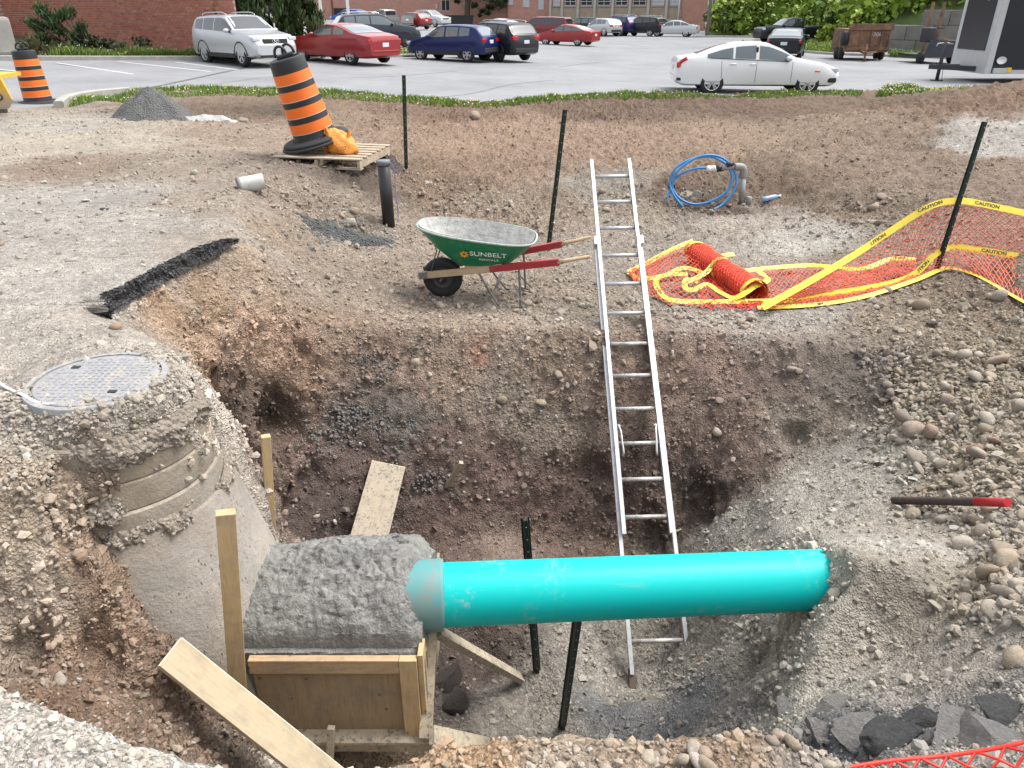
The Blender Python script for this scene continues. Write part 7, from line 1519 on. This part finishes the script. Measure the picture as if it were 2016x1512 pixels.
# ---------------------------------------------------------------- big block retaining wall
q1, q2 = pL(1752, 108), pL(1925, 116); dv = Vector((q2.x-q1.x, q2.y-q1.y, 0)); rw_ = empty('retaining_wall', (q1.x, q1.y+.4, lot_z(q1.x)), (0, 0, math.atan2(dv.y, dv.x)), 'retaining wall of large grey concrete blocks below the woods', 'wall')
M_BLOCKS = simple('block_concrete', (.20, .19, .175), .9, scale=1.4, var=.45, bump=.3)
nB = int(dv.length/1.5)+2; bme = None
for r_ in range(3):
    for k in range(nB):
        if r_ == 2 and k < 1: continue
        if bme is None: b = MB(); b.box((0, 0, 0), (1.47, .75, .73), bev=.03); o = b.build('block', M_BLOCKS, rw_); bme = o.data
        else: o = link(bpy.data.objects.new('block', bme), rw_)
        o.location = (.75+k*1.5-(.7 if r_ % 2 else 0), .4+r_*.06+random.uniform(-.02, .02), .38+r_*.75); o.rotation_euler = (0, 0, random.uniform(-.012, .012))
# ================================================================ vegetation
t = NT('leaf'); at = t.node('ShaderNodeAttribute', attribute_name='tone'); t.set(col=at.outputs['Color'], rough=.6, spec=.25); M_LEAF = t.m
M_BARK = simple('bark', (.10, .085, .07), .95, scale=6, var=.35, bump=.5); M_BARKG = simple('grey_bark', (.17, .155, .14), .95, scale=5, var=.3, bump=.4)
def leaves(name, clumps, per, size, pal, par, O, seed, mode='leaf', shell=.55):
    """clumps: (centre, (rx,ry,rz)); small faces spread through each clump's volume"""
    r = np.random.default_rng(seed); V = []; C = []
    for c, rad in clumps:
        n = per; d = r.normal(0, 1, (n, 3)); d /= np.linalg.norm(d, axis=1)[:, None]; q = d*(shell+(1-shell)*r.random((n, 1)))*np.array(rad)*(1+.25*r.normal(0, 1, (n, 1))); P = np.array(c)+q
        if mode == 'spray': a = d*np.array((.5, .5, .3))+np.array((0, 0, .9))+r.normal(0, .25, (n, 3))
        elif mode == 'droop': a = d*np.array((1, 1, .2))+np.array((0, 0, -.25))+r.normal(0, .3, (n, 3))
        else: a = r.normal(0, 1, (n, 3))
        a /= np.linalg.norm(a, axis=1)[:, None]; s_ = np.cross(a, r.normal(0, 1, (n, 3))); s_ /= np.linalg.norm(s_, axis=1)[:, None]
        ln = size*r.uniform(.6, 1.4, (n, 1)); w = ln*(.18 if mode != 'leaf' else .42)
        V.append(np.stack([P-a*ln*.5, P+s_*w, P+a*ln*.5, P-s_*w], 1)); base = np.array(pal)[r.integers(0, len(pal))]; C.append((.6*base+.4*np.array(pal)[r.integers(0, len(pal), n)])*r.uniform(.7, 1.25, (n, 1)))
    V = np.concatenate(V); n = len(V); Fq = np.arange(n*4).reshape(n, 4); me = np_mesh(name, V.reshape(-1, 3)-np.array(O), Fq); ca = me.color_attributes.new('tone', 'FLOAT_COLOR', 'POINT'); C = np.repeat(np.concatenate(C), 4, 0); ca.data.foreach_set('color', np.concatenate([C, np.ones((len(C), 1))], 1).astype(np.float32).ravel()); me.materials.append(M_LEAF)
    return link(bpy.data.objects.new(name, me), par)
rv = random.Random(21)
# cedar beside the brick building
c0 = Vector((-10.9, 33.2, 0)); c0.z = lot_z(c0.x); tr = empty('cedar_tree', tuple(c0), label='dense dark green cedar between silver SUV and red sedan', cat='tree')
cl = []
for k in range(150):
    a = rv.uniform(0, 6.28); z = rv.uniform(.2, 5.2); R = 2.05*(1-.55*(z/5.5)**1.6)*(.8+.25*math.sin(a*3)); rr = R*math.sqrt(rv.uniform(.35, 1)); cl.append(((c0.x+.2+rr*math.cos(a)*1.05, c0.y+rr*math.sin(a)*.9, c0.z+z), (.22, .22, .5)))
PALC = [(.035, .065, .022), (.05, .085, .03), (.065, .10, .035), (.03, .05, .02), (.09, .12, .05)]
leaves('crown', cl, 130, .26, PALC, tr, c0, 31, 'spray', .3); b = MB(); b.tube([(0, 0, -.1), (.05, 0, 2), (0, .1, 4.5)], [.22, .15, .05], 8); b.build('trunk', M_BARK, tr)
c1 = Vector((-8.9, 34.5, 0)); c1.z = lot_z(c1.x); tr = empty('cedar_tree', tuple(c1), label='lower spreading cedar growing behind the red sedan', cat='tree'); cl = []
for k in range(70): a = rv.uniform(0, 6.28); z = rv.uniform(.1, 2.9); R = 1.15*(1-.6*(z/3.1)**1.4); rr = R*math.sqrt(rv.uniform(.3, 1)); cl.append(((c1.x+rr*math.cos(a), c1.y+rr*math.sin(a), c1.z+z), (.2, .2, .42)))
leaves('crown', cl, 110, .24, PALC, tr, c1, 33, 'spray', .3); b = MB(); b.tube([(0, 0, -.1), (0, 0, 2.5)], [.14, .05], 8); b.build('trunk', M_BARK, tr)
# ragged shrub against the left wall
q = pL(128, 110); s0 = Vector((q.x, q.y+1.5, lot_z(q.x)+.06)); sh = empty('shrub', tuple(s0), label='ragged half bare evergreen shrub against the left brick wall', cat='shrub')
K = 1/F_PX*(s0.y*.9)
def rel(px_, py_): p = pD(px_, py_, s0.y+rv.uniform(-.3, .3)); return p
tips = [(78, 18), (92, 30), (108, 36), (122, 30), (130, 24), (62, 44), (80, 55), (104, 48), (158, 55), (150, 72), (165, 78), (120, 60), (84, 74), (176, 90), (140, 88), (104, 92), (70, 98), (160, 98)]
for k, (x_, y_) in enumerate(tips[:12]):
    p = rel(x_, y_)-s0; b = MB(); b.tube([q_ for q_ in smooth_path([Vector((rv.uniform(-.15, .15), 0, 0)), p*.5+Vector((.12, 0, -.1)), p], 4)], [.05-.035*i/8 for i in range(9)], 6); b.build('branch', M_BARK, sh)
leaves('foliage', [(tuple(rel(x_+rv.uniform(-3, 3), y_+rv.uniform(-2, 2))), (.30, .22, .22)) for x_, y_ in tips for _ in range(2)], 130, .17, [(.05, .10, .03), (.075, .14, .045), (.04, .07, .03), (.10, .10, .06)], sh, s0, 35, 'spray', .2)
leaves('low_growth', [((s0.x+rv.uniform(-2.2, 2.6), s0.y+rv.uniform(-.6, .6), s0.z+rv.uniform(.05, .4)), (.35, .3, .2)) for _ in range(26)], 90, .14, [(.06, .08, .035), (.09, .085, .05), (.05, .075, .03)], sh, s0, 37)
# weeds by the concrete block
q = pL(20, 112); s1 = Vector((q.x, q.y, lot_z(q.x)+.06)); wd = empty('weed_clump', tuple(s1), label='brownish weed clump in front of the grey concrete block', cat='weeds')
leaves('foliage', [((s1.x+rv.uniform(-1.5, 1.5), s1.y+rv.uniform(-.3, .3), s1.z+rv.uniform(.1, .5)), (.3, .2, .25)) for _ in range(14)], 90, .2, [(.10, .10, .05), (.13, .09, .06), (.07, .10, .03)], wd, s1, 39, 'spray', .2)
# conifer hanging over the far car park
q = pL(920, 50); p0 = Vector((q.x, q.y, lot_z(q.x))); cn = empty('conifer_tree', tuple(p0), label='tall conifer with bare trunk before the far brick building', cat='tree')
b = MB(); b.tube([(0, 0, -.2), (.1, 0, 4), (.2, 0, 10)], [.42, .36, .2], 10); b.build('trunk', M_BARK, cn); cl = []
for px_, py_, r_ in [(955, -6, 1.2), (975, 2, 1.2), (990, -8, 1.2), (940, -12, 1.2), (965, 14, .8), (985, 10, .9), (1000, 0, .8), (950, 22, .5), (935, 10, .6), (905, -14, 1.2), (925, -16, 1.2), (900, 2, .5), (960, 26, .4), (945, 30, .3)]:
    p = pD(px_, py_, p0.y-.5+rv.uniform(-1, 1)); cl.append((tuple(p), (r_, r_, r_*.6)))
for k in range(26): a = rv.uniform(0, 6.28); z = rv.uniform(4, 11); R = rv.uniform(.5, 3.5)*(1-(z-4)/9); cl.append(((p0.x+R*math.cos(a), p0.y+R*math.sin(a), p0.z+z), (1.1, 1.1, .6)))
leaves('crown', cl, 260, .35, [(.03, .05, .02), (.045, .075, .03), (.025, .04, .018)], cn, p0, 41, 'droop', .2)
for px_, py_ in ((950, 22), (985, 10), (935, 12)): p = pD(px_, py_, p0.y)-p0; b = MB(); b.tube([(0.1, 0, p.z+1.2), tuple(p)], [.1, .03], 6); b.build('limb', M_BARK, cn)
# ---------------------------------------------------------------- wooded slope
foot = [pL(1388, 72), pL(1430, 72), pL(1480, 72.5), pL(1540, 75), pL(1600, 79), pL(1650, 87), pL(1700, 97), pL(1790, 102), pL(1900, 103), pL(2040, 105), pL(2200, 107)]
nu, nv = 60, 26; vs = []; HILL = []
fpc = pieces([foot])[0]; side_ = Vector((.42, .91, 0))
for i in range(nu+1):
    u = i/nu; p = Vector([np.interp(u, fpc[1], fpc[0][:, c]) for c in range(3)]); wall_ = math.exp(-((u-.86)/.16)**4)
    for j in range(nv+1):
        v = j/nv; dd = 46*v**1.25; x, y = p.x+side_.x*dd, p.y+side_.y*dd; z = lot_z(p.x)+.05+dd*.42*(1-.25*v)+.35*math.sin(x*.31+y*.2)*min(1, dd/3)+(1.9*sstep(.2, .9, np.array(dd)).item()*wall_)
        vs.append((x, y, z))
b = MB(); b.add(vs, [(i*(nv+1)+j, (i+1)*(nv+1)+j, (i+1)*(nv+1)+j+1, i*(nv+1)+j+1) for i in range(nu) for j in range(nv)], True); t = NT('woodland_floor'); n = t.noise(.8, 5, .7); t.set(col=t.ramp(n, [(.3, (.05, .06, .025)), (.5, (.07, .11, .025)), (.7, (.11, .09, .055))]), rough=.95); tag(b.build('hillside', t.m), kind='structure')
HV = np.array(vs).reshape(nu+1, nv+1, 3)
def hill(u, v):
    i = min(int(u*nu), nu-1); j = min(int(v*nv), nv-1); return HV[i, j]+(HV[i+1, j]-HV[i, j])*(u*nu-i)+(HV[i, j+1]-HV[i, j])*(v*nv-j)
GRN = [(.17, .29, .03), (.25, .36, .045), (.12, .20, .025), (.32, .40, .065), (.08, .14, .025), (.20, .26, .06)]
cl = []
for k in range(420):
    u, v = rv.random(), rv.random()**1.3*.95+.03; p = hill(u, v); s_ = rv.uniform(.6, 1.5)*(1+.5*v); cl.append(((p[0], p[1], p[2]+s_*rv.uniform(.3, 1.3)), (s_, s_, s_*.9)))
tag(leaves('undergrowth', cl, 120, .42, GRN, None, (0, 0, 0), 51, 'leaf', .45), 'mass of fresh green undergrowth covering the wooded slope', 'undergrowth', kind='stuff')
def tree(px_, py_, r0, hgt, label, seed, lean=0., pal=GRN, bark=M_BARKG, fl=1., name='tree'):
    u0 = pL(px_, py_); p = Vector((u0.x, u0.y, lot_z(u0.x)+.2)); r = random.Random(seed); e = empty(name, tuple(p), label=label, cat='tree', group='trees on the wooded slope'); b = MB()
    T = [Vector((lean*z/hgt+.12*math.sin(z+seed), 0, z)) for z in np.linspace(-.3, hgt, 9)]; b.tube(T, [r0*(1-.7*k/8) for k in range(9)], 9); b.build('trunk', bark, e); cl = []
    for k in range(7):
        z = hgt*r.uniform(.45, .95); a = r.uniform(0, 6.28); L_ = hgt*r.uniform(.12, .25); s_ = Vector((lean*z/hgt, 0, z)); tip = s_+Vector((math.cos(a)*L_, math.sin(a)*L_, L_*.6)); b = MB(); b.tube([s_, (s_+tip)/2+Vector((0, 0, .2)), tip], [r0*.4, r0*.25, r0*.1], 6); b.build('limb', bark, e); cl.append((tuple(p+tip), (hgt*.13, hgt*.13, hgt*.1)))
    for k in range(10): a = r.uniform(0, 6.28); z = hgt*r.uniform(.5, 1.05); R = hgt*r.uniform(.05, .2); cl.append(((p.x+lean+R*math.cos(a), p.y+R*math.sin(a), p.z+z), (hgt*.11, hgt*.11, hgt*.09)))
    leaves('crown', cl, int(130*fl), .45, pal, e, p, seed, 'leaf', .3); return e
tree(1497, 66, .22, 11, 'slim grey trunked tree above the black pickup', 61); tree(1514, 64, .26, 12, 'straight tree next to the slim grey one on the slope', 62, .4); tree(1524, 65, .18, 11, 'thin leaning tree close behind the straight tree', 63, .8); tree(1540, 66, .46, 13, 'thick dark trunked tree behind the black pickup', 64, .9, bark=M_BARK)
def shrub(px_, py_, w, h, label, seed, pal, n=14, per=130, size=.3, name='shrub', lift=0):
    q = pL(px_, py_); p = Vector((q.x, q.y, lot_z(q.x)+lift)); r = random.Random(seed); e = empty(name, tuple(p), label=label, cat='shrub', group='shrubs along the wooded slope'); cl = []
    for k in range(n): a = r.uniform(0, 6.28); R = w*.42*math.sqrt(r.random()); z = h*r.uniform(.12, .85)*(1-.3*R/w); cl.append(((p.x+R*math.cos(a), p.y+R*math.sin(a)*.7, p.z+z), (w*.16, w*.16, h*.15)))
    leaves('foliage', cl, per, size, pal, e, p, seed, 'leaf', .2)
    for k in range(4): a = r.uniform(0, 6.28); b = MB(); b.tube([(0, 0, -.1), (w*.15*math.cos(a), w*.1*math.sin(a), h*.4), (w*.3*math.cos(a), w*.2*math.sin(a), h*.75)], [.05, .035, .012], 5); b.build('stem', M_BARK, e)
YG = [(.24, .30, .04), (.30, .34, .06), (.18, .24, .03)]; DG = [(.07, .12, .02), (.10, .16, .03), (.05, .09, .02)]; MG = [(.13, .2, .04), (.10, .15, .035), (.17, .2, .08)]
shrub(1420, 71, 4.5, 3.4, 'tangled olive green shrub beside the utility pole', 71, MG, 18); shrub(1452, 71, 5, 4.2, 'loose grey green shrub below the brick house', 72, MG+YG, 20); shrub(1475, 70, 5, 5.5, 'bright yellow green bush against the slim trees', 73, YG, 22)
shrub(1632, 92, 1.8, 1.7, 'bright leafy shrub behind the tail of the black pickup', 74, YG, 16, 130, .2); shrub(1655, 88, 3, 2.6, 'dark green shrub between pickup and rusty trailer', 75, DG, 16, 130, .22); shrub(1720, 84, 4, 2.4, 'yellowish shrub rising behind the rusty dump trailer', 76, YG+MG, 18, 130, .22, lift=.6); shrub(1612, 78, 4, 4, 'tall green bush above the black pickup bed', 77, GRN, 20, 130, .3)
grass('slope_grass', flat_fn([pL(1585, 104), pL(1650, 108), pL(1660, 92), pL(1590, 88)]), 7000, .12, .35, .03, 81, PAL+YG, .02, label='bright green grass bank beside the rusty dump trailer')
grass('slope_grass', flat_fn([pL(1752, 113), pL(1812, 116), pL(1812, 108), pL(1752, 106)]), 3000, .1, .25, .03, 82, PAL, .02, label='narrow grass strip under the block retaining wall')
bed('island_turf', [pL(742, 112.5), pL(834, 112.5), pL(832, 104), pL(760, 104)], M_TURF, .07); grass('island_grass', flat_fn([pL(745, 112), pL(832, 112), pL(830, 104), pL(764, 104)]), 4000, .08, .16, .02, 83, PAL, .05, label='small grass island between red sedan and navy crossover')
# teal sign on the slope
q = pL(1872, 100); sg = empty('small_sign', (q.x+1.5, q.y+4, lot_z(q.x)+2.0), label='small teal board on a post above the block wall', cat='sign'); b = MB(); b.tube([(0, 0, -1), (0, 0, 1.4)], .05, 6); b.build('post', M_BARKG, sg); b = MB(); b.box((0, -.06, 1.45), (1.1, .05, .55), bev=.02); b.build('board', simple('teal_board', (.02, .28, .30), .5), sg)
# debug
